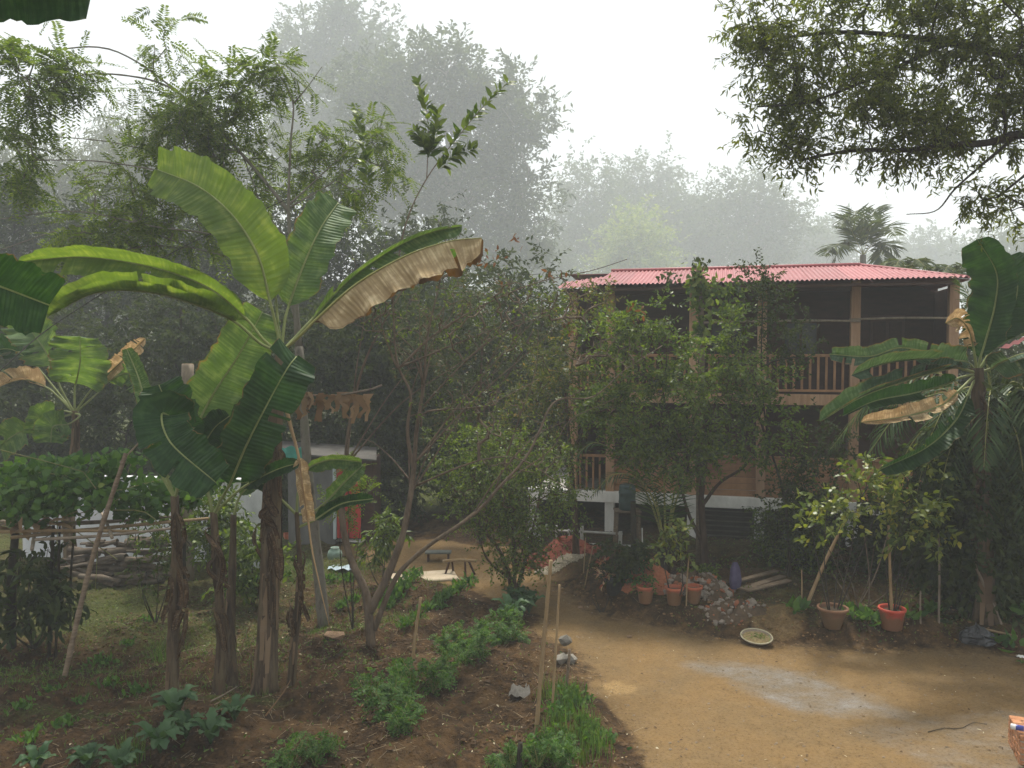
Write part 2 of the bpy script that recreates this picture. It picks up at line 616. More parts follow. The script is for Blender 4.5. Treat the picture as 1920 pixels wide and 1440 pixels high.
def ground_material():
    m, t, out = nmat('earth')
    at = t.nodes.new('ShaderNodeVertexColor')
    at.layer_name = 'cover'
    sp = t.nodes.new('ShaderNodeSeparateColor')
    t.links.new(at.outputs['Color'], sp.inputs[0])
    tc = t.nodes.new('ShaderNodeTexCoord')

    def noise(scale, detail=6.0, rough=.65):
        n = N_(t, 'ShaderNodeTexNoise', Scale=scale, Detail=detail, Roughness=rough)
        t.links.new(tc.outputs['Object'], n.inputs['Vector'])
        return n.outputs['Fac']

    def mixc(fac, a, b):
        x = t.nodes.new('ShaderNodeMixRGB')
        t.links.new(fac, x.inputs['Fac'])
        t.links.new(a, x.inputs['Color1'])
        t.links.new(b, x.inputs['Color2'])
        return x.outputs['Color']

    def edge(val, nz, lo, hi, amt=.6):
        a = N_(t, 'ShaderNodeMath', operation='MULTIPLY_ADD')
        t.links.new(nz, a.inputs[0])
        a.inputs[1].default_value = amt
        t.links.new(val, a.inputs[2])
        s = N_(t, 'ShaderNodeMath', operation='SUBTRACT')
        t.links.new(a.outputs[0], s.inputs[0])
        s.inputs[1].default_value = amt / 2
        return ramp(t, s.outputs[0], [(lo, (0, 0, 0)), (hi, (1, 1, 1))])

    fine, mid, big = noise(26.0), noise(5.5), noise(1.1)
    soil = ramp(t, mid, [(.30, (.024, .015, .008)), (.52, (.060, .035, .016)), (.70, (.125, .072, .030))])
    soil2 = ramp(t, big, [(.40, (.24, .125, .045)), (.62, (.12, .075, .034))])
    soil = mixc(ramp(t, big, [(.50, (0, 0, 0)), (.66, (1, 1, 1))]), soil, soil2)
    yard = ramp(t, mid, [(.25, (.130, .084, .036)), (.5, (.185, .120, .053)), (.78, (.240, .160, .076))])
    yard_b = ramp(t, big, [(.35, (.165, .115, .058)), (.65, (.225, .138, .055))])
    yd = t.nodes.new('ShaderNodeMixRGB')
    yd.inputs['Fac'].default_value = .5
    t.links.new(yard, yd.inputs['Color1'])
    t.links.new(yard_b, yd.inputs['Color2'])
    col = mixc(edge(sp.outputs['Red'], mid, .35, .65), soil, yd.outputs['Color'])
    moss = ramp(t, fine, [(.3, (.035, .045, .014)), (.7, (.12, .135, .035))])
    col = mixc(edge(sp.outputs['Green'], fine, .35, .75, .9), col, moss)
    mpa = N_(t, 'ShaderNodeMapping')
    mpa.inputs['Scale'].default_value = (1.2, 2.0, 1)
    mpa.inputs['Rotation'].default_value = (0, 0, .75)
    t.links.new(tc.outputs['Object'], mpa.inputs['Vector'])
    na = N_(t, 'ShaderNodeTexNoise', Scale=1.6, Detail=7.0, Roughness=.7)
    t.links.new(mpa.outputs['Vector'], na.inputs['Vector'])
    ash = ramp(t, na.outputs['Fac'], [(.3, (.13, .115, .085)), (.55, (.19, .187, .175)), (.75, (.27, .28, .285))])
    col = mixc(edge(sp.outputs['Blue'], na.outputs['Fac'], .15, 1.0, .9), col, ash)
    sand_and_lit_bank = ramp(t, fine, [(.3, (.24, .155, .065)), (.7, (.38, .26, .12))])  # sandy patch of the yard, and the sunlight painted on the bank
    col = mixc(edge(at.outputs['Alpha'], mid, .4, .7, .5), col, sand_and_lit_bank)
    grit = noise(24.0, 5.0, .85)
    gr = ramp(t, grit, [(.36, (.42, .40, .38)), (.50, (.95, .95, .95)), (.66, (1.0, 1.0, 1.0))])
    mg = N_(t, 'ShaderNodeMixRGB', blend_type='MULTIPLY')
    mg.inputs['Fac'].default_value = .75
    t.links.new(col, mg.inputs['Color1'])
    t.links.new(gr, mg.inputs['Color2'])
    col = mg.outputs['Color']
    b = N_(t, 'ShaderNodeBsdfPrincipled', Roughness=0.95)
    b.inputs['Specular IOR Level'].default_value = .15
    # small dark specks and pale grains on the trodden earth
    vo = N_(t, 'ShaderNodeTexVoronoi', Scale=13.0)
    t.links.new(tc.outputs['Object'], vo.inputs['Vector'])
    spk = ramp(t, vo.outputs['Distance'], [(.06, (.38, .34, .30)), (.13, (1, 1, 1))])
    mu = N_(t, 'ShaderNodeMixRGB', blend_type='MULTIPLY')
    mu.inputs['Fac'].default_value = .8
    t.links.new(col, mu.inputs['Color1'])
    t.links.new(spk, mu.inputs['Color2'])
    t.links.new(mu.outputs['Color'], b.inputs['Base Color'])
    hb = N_(t, 'ShaderNodeMath', operation='MULTIPLY_ADD')
    t.links.new(fine, hb.inputs[0])
    hb.inputs[1].default_value = .5
    t.links.new(mid, hb.inputs[2])
    inv = N_(t, 'ShaderNodeMapRange')
    inv.inputs['To Min'].default_value = 1.0
    inv.inputs['To Max'].default_value = .5
    t.links.new(sp.outputs['Red'], inv.inputs['Value'])
    bp = N_(t, 'ShaderNodeBump', Distance=0.12)
    t.links.new(inv.outputs['Result'], bp.inputs['Strength'])
    t.links.new(hb.outputs[0], bp.inputs['Height'])
    t.links.new(bp.outputs['Normal'], b.inputs['Normal'])
    t.links.new(b.outputs['BSDF'], out.inputs['Surface'])
    return m


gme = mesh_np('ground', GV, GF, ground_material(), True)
fx, fy = GV[:, 0], GV[:, 1]
sdy = poly_sd(fx, fy, YARD)
wob = 0.35 * fbm(fx, fy, 1.2, 3, 31)
c_y = np.clip(0.5 - (sdy + wob) / np.where((fx > .6) & (fy > 12), 1.5, .5), 0, 1)
c_b = np.maximum.reduce([np.clip(0.45 - (poly_sd(fx, fy, ASH) + .5 * wob) / 0.7, 0, .62), np.clip(0.42 - (poly_sd(fx, fy, CEM) + .6 * wob) / 1.2, 0, .34)])
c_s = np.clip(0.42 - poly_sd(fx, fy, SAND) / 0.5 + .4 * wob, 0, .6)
LIT_BANK = [flat(*p) for p in [(1395, 1180), (1430, 1165), (1490, 1160), (1530, 1185), (1500, 1205), (1420, 1205)]]  # orange sunlit spot on the bank, painted into the ground colour
c_lit_bank = np.clip(.30 - poly_sd(fx, fy, LIT_BANK) / .7 + .5 * wob, 0, .55)
# greener towards the far left of the garden, in strips along the rows and on the bank
gfar = np.clip((fy - 22) / 4, 0, 1) * .95
gl = np.clip((-fx - 1.5) / 3, 0, 1) * np.clip((fy - 11.5) / 2, 0, 1) * .62
strip = np.clip(1 - np.abs(fy - (10.9 + .10 * (fx + 5))) / .35, 0, 1) * np.clip((-fx - 2.6) / 1, 0, 1) * .7
bank = np.clip(sdy / .4, 0, 1) * (fx > .6) * (fy > 12) * .42
c_g = np.clip(np.maximum.reduce([gl, strip, bank, gfar]) + .25 * fbm(fx, fy, .9, 3, 41) * (1 - c_y), 0, 1) * (1 - c_y)
cov = np.stack([c_y, c_g, c_b, np.maximum(c_s, c_lit_bank)], -1).astype(np.float32)
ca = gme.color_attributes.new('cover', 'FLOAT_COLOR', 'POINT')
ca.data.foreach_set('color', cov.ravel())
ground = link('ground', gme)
tag(ground, kind='structure')

# ------------------------------------------------------------------ the haze, one closed box of thin fog
hm, ht, hout = nmat('fog')
hv = ht.nodes.new('ShaderNodeVolumePrincipled')
hv.inputs['Color'].default_value = (.92, .97, 1.0, 1)
hv.inputs['Density'].default_value = 0.0025
hv.inputs['Anisotropy'].default_value = 0.1
hv.inputs['Density Attribute'].default_value = ''
ht.links.new(hv.outputs['Volume'], hout.inputs['Volume'])
hm.cycles.homogeneous_volume = True
HV, HF = box((0, 175, 47.0), (760, 450, 97.0))
haze = link('haze', mesh_np('haze', HV, HF, hm))
tag(haze, 'thin pale morning fog filling the whole garden', kind='stuff')
# ------------------------------------------------------------------ the timber house behind the garden
HA = np.array([1.785, 20.6])
HANG = math.atan2(-1.1, 4.195)
HU = np.array([math.cos(HANG), math.sin(HANG)])
HVV = np.array([-math.sin(HANG), math.cos(HANG)])


def HP(u, v, z):
    p = HA + HU * u + HVV * v
    return np.array([p[0], p[1], z])


def u_at(px, v=0.0):
    k = (px - 960.0) / FPX
    a = HA + HVV * v
    # depth along forward is about y; x = k*y
    return (k * a[1] - a[0]) / (HU[0] - k * HU[1])


house = thing('timber_house', 'two storey timber house with pink corrugated roof raised on white pillars', 'house', HP(4, 2.5, 0))
PU = [u_at(p) for p in (1075, 1145, 1300, 1428, 1602, 1785)]
U0, U1 = u_at(1000), PU[-1] + .12
ZB0, ZB1, ZF0, ZF1, ZE = 1.16, 1.44, 3.78, 3.98, 6.56


def hbox(name, u0, u1, v0, v1, z0, z1, m, par=house, b=.008):
    me = mesh_np(name, *bevel_box((u1 - u0, v1 - v0, z1 - z0), b), m)
    return link(name, me, par, HP((u0 + u1) / 2, (v0 + v1) / 2, (z0 + z1) / 2), HANG)


# raised base: white pillars and ring beam, dark space behind
for k, u in enumerate([U0] + PU[1:]):
    hbox('white_pillar', u - .12, u + .12, -.12, .12, -.25, ZB0, M['white_paint'])
hbox('ring_beam', U0 - .12, U1, -.15, .15, ZB0 + .002, ZB1, M['white_paint'])
hbox('ground_floor_slab', U0, U1, .155, 5.5, ZB1 - .18, ZB1 - .02, M['concrete'])
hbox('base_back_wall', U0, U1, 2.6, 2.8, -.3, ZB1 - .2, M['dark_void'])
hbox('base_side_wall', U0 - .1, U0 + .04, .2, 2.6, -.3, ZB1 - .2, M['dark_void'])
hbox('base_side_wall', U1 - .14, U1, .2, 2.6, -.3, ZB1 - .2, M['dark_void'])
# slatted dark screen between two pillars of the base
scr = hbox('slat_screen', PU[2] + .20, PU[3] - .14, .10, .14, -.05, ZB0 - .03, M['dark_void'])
me = mesh_np('slat', *bevel_box((PU[3] - PU[2] - .36, .05, .035), .006), surf('slat_grey', (.06, .055, .045), (.12, .11, .09), .8, 6))
for k in range(9):
    link('slat', me, scr, HP((PU[2] + PU[3]) / 2 + .03, .06, .05 + k * .125), HANG)
hbox('base_sill', PU[2] + .05, PU[3] + .5, -.22, .05, -.06, -.01, M['concrete'])
# posts of both storeys
for k, u in enumerate(PU):
    hbox('post', u - .105, u + .105, -.10, .11, ZB1 + .002, ZE + (.12 if 0 < k < 5 else .0), M['wood_post'])
# lower storey: parapet of boards, open railing in the leftmost bay, dark veranda behind
g = np.random.default_rng(3)
for b in range(len(PU) - 1):
    a0, a1 = PU[b] + .108, PU[b + 1] - .108
    if b == 0:
        par_ = hbox('railing', a0, a1, -.03, .04, ZB1 + .86, ZB1 + .93, M['wood_house'])
        me = mesh_np('baluster', *bevel_box((.05, .05, .84), .006), M['wood_house'])
        for u in np.arange(a0 + .08, a1 - .03, .17):
            link('baluster', me, par_, HP(u, 0, ZB1 + .44), HANG)
    else:
        par_ = hbox('parapet_rail', a0, a1, -.05, .06, ZB1 + .965, ZB1 + 1.02, M['wood_house'])
        me = mesh_np('plank', *bevel_box((a1 - a0, .03, .150), .006), M['wood_house'])
        for r in range(6):
            link('plank', me, par_, HP((a0 + a1) / 2, .004 * g.standard_normal(), ZB1 + .085 + r * .159), HANG)
# lower back wall of boards
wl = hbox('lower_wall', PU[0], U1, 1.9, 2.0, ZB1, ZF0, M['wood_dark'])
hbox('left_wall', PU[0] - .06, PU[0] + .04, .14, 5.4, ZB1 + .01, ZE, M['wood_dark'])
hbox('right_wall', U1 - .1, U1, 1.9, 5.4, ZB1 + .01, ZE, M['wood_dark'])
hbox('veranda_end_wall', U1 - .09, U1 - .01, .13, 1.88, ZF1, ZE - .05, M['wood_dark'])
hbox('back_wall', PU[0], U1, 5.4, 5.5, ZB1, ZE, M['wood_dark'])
# upper floor: edge beam, slab, rail
hbox('floor_edge_beam', PU[0] - .1, U1, -.16, -.102, ZF0 - .05, ZF1 + .01, M['wood_post'])
hbox('upper_floor', PU[0] - .1, U1, -.095, 5.4, ZF0, ZF1 - .02, M['wood_dark'])
for b in range(len(PU) - 1):
    a0, a1 = PU[b] + .108, PU[b + 1] - .108
    r_ = hbox('railing', a0, a1, -.035, .04, ZF1 + .90, ZF1 + .97, M['wood_house'])
    link('lower_rail', mesh_np('lower_rail', *bevel_box((a1 - a0, .05, .06), .006), M['wood_house']), r_, HP((a0 + a1) / 2, 0, ZF1 + .09), HANG)
    me = mesh_np('baluster', *bevel_box((.055, .04, .78), .006), M['wood_house'])
    for u in np.arange(a0 + .09, a1 - .04, .183):
        link('baluster', me, r_, HP(u, 0, ZF1 + .51), HANG)
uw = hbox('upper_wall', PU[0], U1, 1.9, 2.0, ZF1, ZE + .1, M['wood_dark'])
for b in range(1, 5):
    uc = (PU[b] + PU[b + 1]) / 2
    if b in (1, 4):
        d_ = hbox('door', uc - .4, uc + .4, 1.855, 1.895, ZF1 + .03, ZF1 + 1.95, surf('door_wood', (.06, .03, .02), (.11, .055, .035), .6, 3, (1, 1, 3)))
        for s in (-.19, .19):
            hbox('door_panel', uc + s - .15, uc + s + .15, 1.835, 1.852, ZF1 + .2, ZF1 + 1.8, M['wood_dark'], d_)
    else:
        f_ = hbox('window', uc - .45, uc + .45, 1.84, 1.89, ZF1 + .85, ZF1 + 1.85, M['wood_dark'])
        for s in (-.21, .21):
            hbox('pane', uc + s - .18, uc + s + .18, 1.825, 1.838, ZF1 + .93, ZF1 + 1.77,
                 surf('old_glass', (.035, .04, .042), (.06, .065, .07), .25, 2, bump=0, spec=.4), f_)
# bamboo drying poles tied across the upper veranda
for (a, b, z) in ((PU[2] + .2, PU[4] + .1, 5.72), (PU[4] - .15, PU[5] + .05, 5.76)):
    P = np.array([HP(a + (b - a) * s, -.14, z + .03 * math.sin(3 * s)) for s in np.linspace(0, 1, 6)])
    part('drying_pole', tube(P, .028, 6), M['bamboo_grey'], house, True)
hbox('wall_plate', PU[0] - .1, PU[4] + .1, -.095, .09, ZE - .12, ZE + .05, M['wood_dark'])

# corrugated roof, sheet by sheet
SL, OV = 0.20, 1.0
ZR = ZE + .42
UL, UR = u_at(1043, -OV), u_at(1818, -OV)
US, UH = u_at(1146, 1.9), u_at(1610, 2.0)


def ridge_v(u):
    if u < US:
        return -OV + 1.25 + 1.25 * (u - UL) / (US - UL)
    if u < UH:
        return 2.0
    return max(-OV + .02, 2.0 - (3.0) * (u - UH) / (UR - UH))


def roof_z(u, v):
    return ZE + .02 + SL * (v + OV) + (0.05 if u >= US else -.01)


roof = hbox('roof_ridge_board', US, UH, 1.9, 2.04, ZE + .4, ZE + .58, M['wood_dark'])
wm_ = WM[roof.name]; roof.name = 'roof'; ROOT[roof.name] = ROOT[house.name]; WM[roof.name] = wm_
PITCHW = 0.105
nw = 8
u = UL
while u < UR - .05:
    ue = min(u + nw * PITCHW, UR)
    us_ = np.arange(u, ue + .03, PITCHW / 6)
    lift = .004 * (1 + int(round((u - UL) / (nw * PITCHW))) % 2)
    V, F = [], []
    for q in us_:
        v1 = ridge_v(min(q, UR))
        wv = 0.019 * math.cos(2 * math.pi * q / PITCHW)
        for s in (0, .5, 1):
            vv = -OV + (v1 + OV) * s
            V.append(HP(q, vv, roof_z(q, vv) + wv + lift))
    for i in range(len(us_) - 1):
        for s in range(2):
            a = i * 3 + s
            F.append([a, a + 3, a + 4, a + 1])
    part('roof_sheet', (np.array(V), np.array(F)), M['roof_red'], roof, True)
    u += nw * PITCHW
# rear and right slopes, ridge cap, fascia
bV = np.array([HP(US - 1.2, 2.05, roof_z(US, 1.95) - .03), HP(UH, 2.05, roof_z(US, 1.95) - .03), HP(UR - .3, 6.3, ZE), HP(UL + .3, 6.3, ZE)])
part('rear_slope', (np.concatenate([bV, bV - [0, 0, .02]]), [(0, 1, 2, 3), (7, 6, 5, 4), (0, 4, 5, 1), (1, 5, 6, 2), (2, 6, 7, 3), (3, 7, 4, 0)]), M['roof_red'], roof)
bV = np.array([HP(UH + .02, 2.03, roof_z(UH, 1.95) - .03), HP(UR - .02, -OV + .06, ZE + .02), HP(UR - .3, 6.28, ZE - .01)])
part('hip_slope', (np.concatenate([bV, bV - [0, 0, .02]]), [(0, 1, 2), (5, 4, 3), (0, 3, 4, 1), (1, 4, 5, 2), (2, 5, 3, 0)]), M['roof_red'], roof)
P = [HP(US - .02, 2.0, roof_z(US, 2.0) + .03), HP(UH, 2.0, roof_z(UH, 2.0) + .03)]
part('ridge_cap', tube(spline(P, 4), .05, 8), M['roof_red'], roof, True)
P = [HP(UH, 2.0, roof_z(UH, 2.0) + .02), HP(UR - .03, -OV + .08, ZE + .07)]
part('ridge_cap', tube(spline(P, 4), .04, 8), M['roof_red'], roof, True)
for uu in np.arange(UL + .3, UR - 2.6, .9):
    r0, r1 = HP(uu, -OV + .08, roof_z(uu, -OV) - .09), HP(uu, min(ridge_v(uu), 2) - .1, roof_z(uu, min(ridge_v(uu), 2)) - .1)
    V, F = tube(spline([r0, r1], 3), .04, 4)
    part('rafter', (V, F), M['wood_dark'], roof)
hbox('eave_purlin', UL + .05, UR - .2, -OV + .10, -OV + .17, ZE - .08, ZE - .01, M['wood_dark'], roof)

# ------------------------------------------------------------------ low white rail fence before the house base
def fence_point(px, py, d):
    return W(px, py, d)


fen = thing('rail_fence', 'low whitewashed post and rail fence in front of the dark house base', 'fence', G(1090, 1030))
fw = surf('whitewash', (.36, .35, .32), (.58, .57, .53), .85, 9, bump=.3)
fposts = [(1012, 985, 1022), (1043, 985, 1028), (1066, 992, 1030), (1091, 986, 1026), (1163, 996, 1034)]
fd = lambda px: 20.3 - (px - 1000) * .0062
for px, yt, yb in fposts:
    d = fd(px)
    p0, p1 = W(px, yb + 8, d), W(px, yt, d)
    p0[2] = float(height(p0[0], p0[1])) - .1
    w_ = .085 if px > 1080 else .05
    c = (p0 + p1) / 2
    part('fence_post', (bevel_box((w_, .06, p1[2] - p0[2]), .008)[0] @ np.array([[1, 0, 0], [0, 1, 0], [.02, 0, 1]]) + c, bevel_box((w_, .06, 1), .008)[1]), fw, fen)
for (a, b, ya, yb) in ((1000, 1167, 992, 1001), (1080, 1225, 1019, 1026)):
    p0, p1 = W(a, ya, fd(a) + .05), W(b, yb, fd(b) + .05)
    part('fence_rail', tube(spline([p0, p1], 3), .03, 4), fw, fen)
# ------------------------------------------------------------------ banana plants
M['ban_young'] = banana_mat('banana_young', (.10, .165, .034), (.19, .25, .068), (.3, .3, .1), .45, (1.45, 1.4, .5))
M['ban_mature'] = banana_mat('banana_mature', (.075, .14, .046), (.155, .23, .09), (.3, .3, .1), .38, (1.7, 1.6, .5), (.20, .11, .05), -.12)
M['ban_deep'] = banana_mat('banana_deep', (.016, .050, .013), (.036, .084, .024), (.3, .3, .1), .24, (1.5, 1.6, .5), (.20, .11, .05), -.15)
M['ban_dry'] = banana_mat('banana_dry', (.39, .29, .155), (.66, .54, .335), (.3, .3, .1), .28, (1.2, 1.0, .8), (.10, .05, .02), -.10, .8)
M['ban_blue'] = banana_mat('banana_blue', (.050, .095, .052), (.11, .165, .11), (.3, .3, .1), .25, (1.5, 1.5, .6), (.20, .11, .05), -.05)
M['ban_half'] = banana_mat('banana_half', (.05, .13, .03), (.10, .20, .05), (.3, .3, .1), .38, (1.7, 1.6, .5), (.09, .045, .018), .45)


def banana_leaf(parent, pts, hw, aL, aR, m, seed=0, pet=0, ripple=.10, tear=0.0, mR=None, n=46, flare=(.12, .72), rib=M['rib'], ribr=.022, tipw=.12, edge=0.03, label=None):
    """pts: (px, py, depth) along the midrib from the stem; the first pet points are bare stalk.
    hw = half width in metres; aL, aR fold the halves out of the picture plane, degrees (+ = towards the camera)"""
    g = np.random.default_rng(seed + 100)
    P = np.array([W(*p) for p in pts])
    C = spline(P, n)
    L = np.concatenate([[0], np.cumsum(np.linalg.norm(np.diff(C, axis=0), axis=1))])
    # where does the blade begin
    if pet:
        k0 = int(np.argmin(np.linalg.norm(C - P[pet], axis=1)))
    else:
        k0 = 0
    B = spline(C[k0:], n)
    T = unit(np.gradient(B, axis=0))
    view = unit(CAM - B)
    view = unit(view - (view * T).sum(-1, keepdims=True) * T)
    S = np.cross(T, view)
    t = np.linspace(0, 1, n)
    prof = np.clip(t / flare[0], 0, 1) ** .6 * np.where(t > flare[1], np.sqrt(np.clip(1 - ((t - flare[1]) / (1 - flare[1] + .001)) ** 2, 0, 1)) * (1 - tipw) + tipw * (t < 1), 1)
    prof = np.clip(prof, .02, 1)
    nc = 5
    leaf_o = None
    for side, ang, mm in ((1, aL, m), (-1, aR, mR or m)):
        if ang is None:
            continue
        ph = g.random() * 6
        rows = []
        seg = np.cumsum(g.random(n) < tear)
        segang = g.standard_normal(n + 1) * (18 if tear > .045 else 7 if tear else 0)
        notch = np.ones(n)
        for q in range(n):
            a0 = math.radians(ang + (segang[seg[q]] if tear else 0))
            wv = hw * prof[q] * notch[q] * (1 + edge * g.standard_normal() + .05 * math.sin(q * .9 + ph))
            row = []
            for c in range(nc):
                s = c / (nc - 1)
                a = a0 * (1 - .25 * s) + math.radians(ang * .3) * s * s
                rip = ripple * hw * s * s * math.sin(q * .75 + ph + 1.3 * math.sin(q * .31))
                row.append(B[q] + side * S[q] * (wv * s * math.cos(a)) + view[q] * (wv * s * math.sin(a) + rip) + T[q] * (wv * s * .22))
            rows.append(row)
        V, F, UV = [], [], []
        base = -1
        last = None
        for q in range(n):
            if q == 0 or seg[q] != seg[q - 1]:
                if q > 0 and tear:      # a tear: repeat the row with the new fold
                    V += rows[q]
                    UV += [(t[q], side * c / (nc - 1)) for c in range(nc)]
                    base += 1
                    rows[q] = [rows[q][c] + (rows[q][c] - rows[q][0]) * 0 for c in range(nc)]
                    continue
            V += rows[q]
            UV += [(t[q], side * c / (nc - 1)) for c in range(nc)]
            base += 1
        # faces between consecutive rows of one segment
        for q in range(n - 1):
            if tear and seg[q + 1] != seg[q]:
                # narrow gap that opens towards the margin
                a, b = q * nc, (q + 1) * nc
                F.append((a, a + 1, b + 1, b) if side > 0 else (a, b, b + 1, a + 1))
                continue
            for c in range(nc - 1):
                a, b = q * nc + c, (q + 1) * nc + c
                F.append((a, a + 1, b + 1, b) if side > 0 else (a, b, b + 1, a + 1))
        if leaf_o is None:
            nm = 'leaf'
            leaf_o = part(nm, (np.array(V), F), mm, parent, True, label)
            tgt = leaf_o
        else:
            tgt = part('half_blade', (np.array(V), F), mm, leaf_o, True)
        uvl = tgt.data.uv_layers.new(name='UVMap')
        li = np.empty(len(tgt.data.loops), np.int32)
        tgt.data.loops.foreach_get('vertex_index', li)
        uvl.data.foreach_set('uv', np.array(UV, np.float32)[li].ravel())
    rr = ribr * (1 - .82 * np.linspace(0, 1, n)) + .003
    vw = unit(CAM - C)
    part('midrib', tube(C + vw * .004, rr, 6), rib, leaf_o, True)
    return leaf_o


def pseudostem(parent, pts, r0, r1, seed=0, name='pseudostem', m=None, flaps=18):
    g = np.random.default_rng(seed)
    C = spline(pts, 26)
    rr = np.linspace(r0, r1, 26) * (1 + .10 * g.standard_normal(26).cumsum() * .3)
    rr[0] *= 1.25
    rr[1] *= 1.12
    st = part(name, tube(C, rr, 14, ridge=.16, seed=seed), m or M['stem_banana'], parent, True)
    # dry sheath strips peeling off the stem
    VV, FF = [], []
    for k in range(flaps):
        i = int(g.integers(3, 24))
        ln = int(g.integers(2, 7))
        a = g.random() * 6.28
        wd = r0 * (.35 + .5 * g.random())
        n0 = len(VV)
        lo = max(0, i - ln)
        for j, q in enumerate(range(i, lo - 1, -1)):
            f = j / max(1, i - lo)
            rad = rr[q] * (1.04 + .30 * f * g.random())
            dx = np.array([math.cos(a), math.sin(a), 0])
            tx = np.array([-math.sin(a), math.cos(a), 0])
            c = C[q] + dx * rad
            VV.append(c - tx * wd * (1 - .5 * f) * .5)
            VV.append(c + tx * wd * (1 - .5 * f) * .5 - dx * .01)
        for j in range(i - lo):
            FF.append((n0 + 2 * j, n0 + 2 * j + 1, n0 + 2 * j + 3, n0 + 2 * j + 2))
    if VV:
        part('dry_sheath', (np.array(VV), FF), M['dry_sheath'], st, False)
    return st


M['dry_sheath'] = leaf_mat('dry_sheath', (.05, .032, .02), (.22, .15, .09), .12, .85, (1.0, .9, .7))

M['petiole_dry'] = surf('petiole_dry', (.24, .15, .07), (.42, .29, .15), .6, 8, (1, 1, .3), .2)
# --- the tall plant in the middle of the garden
b0 = G(497, 1292)
D0 = depth_of(b0)
ban = thing('banana_plant', 'tall banana plant with fanned bright green leaves and one tan dead leaf', 'banana plant', b0, 'banana plants in the garden')
crown = W(528, 652, D0)
pseudostem(ban, [b0 - [0, 0, .1], W(503, 1150, D0), W(510, 950, D0), W(516, 800, D0), crown], .165, .085, 1, flaps=26)
c3 = (528, 660, D0)
banana_leaf(ban, [c3, (517, 610, D0), (507, 568, D0 - .1), (484, 480, D0 - .25), (437, 405, D0 - .3), (372, 350, D0 - .1), (296, 318, D0 + .35)], .43, 16, 20, M['ban_young'], 1, 2, ripple=.14, tipw=.5, tear=.03)
banana_leaf(ban, [c3, (533, 610, D0 + .05), (540, 578, D0 + .1), (568, 500, D0 + .25), (600, 430, D0 + .45), (634, 380, D0 + .8)], .36, 22, 10, M['ban_mature'], 2, 2, ripple=.12, tipw=.6, tear=.04)
banana_leaf(ban, [c3, (556, 630, D0 + .2), (588, 596, D0 + .4), (655, 525, D0 + .8), (735, 468, D0 + 1.0), (800, 438, D0 + 1.1), (866, 424, D0 + 1.2)], .33, 48, 74, M['ban_mature'], 3, 2, ripple=.18, tear=.04)
dead = banana_leaf(ban, [c3, (560, 632, D0 - .2), (592, 600, D0 - .3), (668, 533, D0 - .5), (760, 480, D0 - .6), (840, 453, D0 - .65), (903, 446, D0 - .7)], .50, 46, -158, M['ban_dry'], 4, 2, ripple=.22, mR=M['ban_half'],
                   label='withered tan leaf with dark scorched lower margin', tear=.05, rib=M['petiole'])
banana_leaf(ban, [c3, (497, 640, D0 - .1), (462, 598, D0 - .2), (392, 540, D0 - .5), (290, 502, D0 - .8), (160, 482, D0 - 1.0), (42, 490, D0 - 1.15)], .33, 62, 40, M['ban_young'], 5, 2, ripple=.34, tear=.03)
banana_leaf(ban, [c3, (490, 645, D0 - .2), (440, 603, D0 - .45), (372, 573, D0 - .8), (285, 549, D0 - 1.1), (185, 548, D0 - 1.4), (92, 592, D0 - 1.6)], .36, 46, 96, M['ban_young'], 6, 2, ripple=.36, tear=.03)
banana_leaf(ban, [c3, (521, 600, D0 + .1), (512, 500, D0 + .15), (505, 396, D0 + .15)], .035, 70, 70, M['petiole'], 7, 1, ripple=0)
# the dead stalk and the folded dry leaf that hang from the crown
dl = banana_leaf(ban, [(528, 730, D0 - .2), (545, 800, D0 - .3), (559, 852, D0 - .35), (566, 905, D0 - .38), (577, 978, D0 - .4)], .17, 55, 40, M['ban_dry'], 8, 2,
                 ripple=.5, tear=.10, flare=(.10, .80), tipw=.7, rib=M['petiole_dry'], ribr=.032, label='dead brown leaf hanging folded on its stalk', n=26)
part('hanging_midrib', tube(spline([W(577, 970, D0 - .4), W(585, 1030, D0 - .4), W(600, 1100, D0 - .35), W(617, 1172, D0 - .3)], 10), np.linspace(.016, .006, 10), 6), M['petiole_dry'], ban, True)


def skirt(plant, px, yt, yb, d, n, seed):
    g = np.random.default_rng(seed)
    for k in range(n):
        x = px + g.normal() * 9
        y0 = g.uniform(yt, (yt + yb) / 2)
        L = g.uniform(50, 150)
        dd = d - .16 + .22 * g.random()
        banana_leaf(plant, [(x, y0, d), (x + g.normal() * 6, y0 + 10, dd), (x + g.normal() * 10, y0 + L * .5, dd - .05), (x + g.normal() * 14, min(yb, y0 + L), dd - .04)], .04 + .035 * g.random(), 50 * g.normal(), 50 * g.normal(), M['ban_husk'], seed + k, 1, ripple=.6, tear=.1, n=16, ribr=.008, rib=M['stem_banana'])


M['ban_husk'] = banana_mat('banana_husk', (.075, .045, .024), (.20, .135, .075), (.3, .3, .1), .2, (1.1, 1.0, .8), (.04, .022, .012), .1, .85)
skirt(ban, 508, 800, 1270, D0, 13, 300)

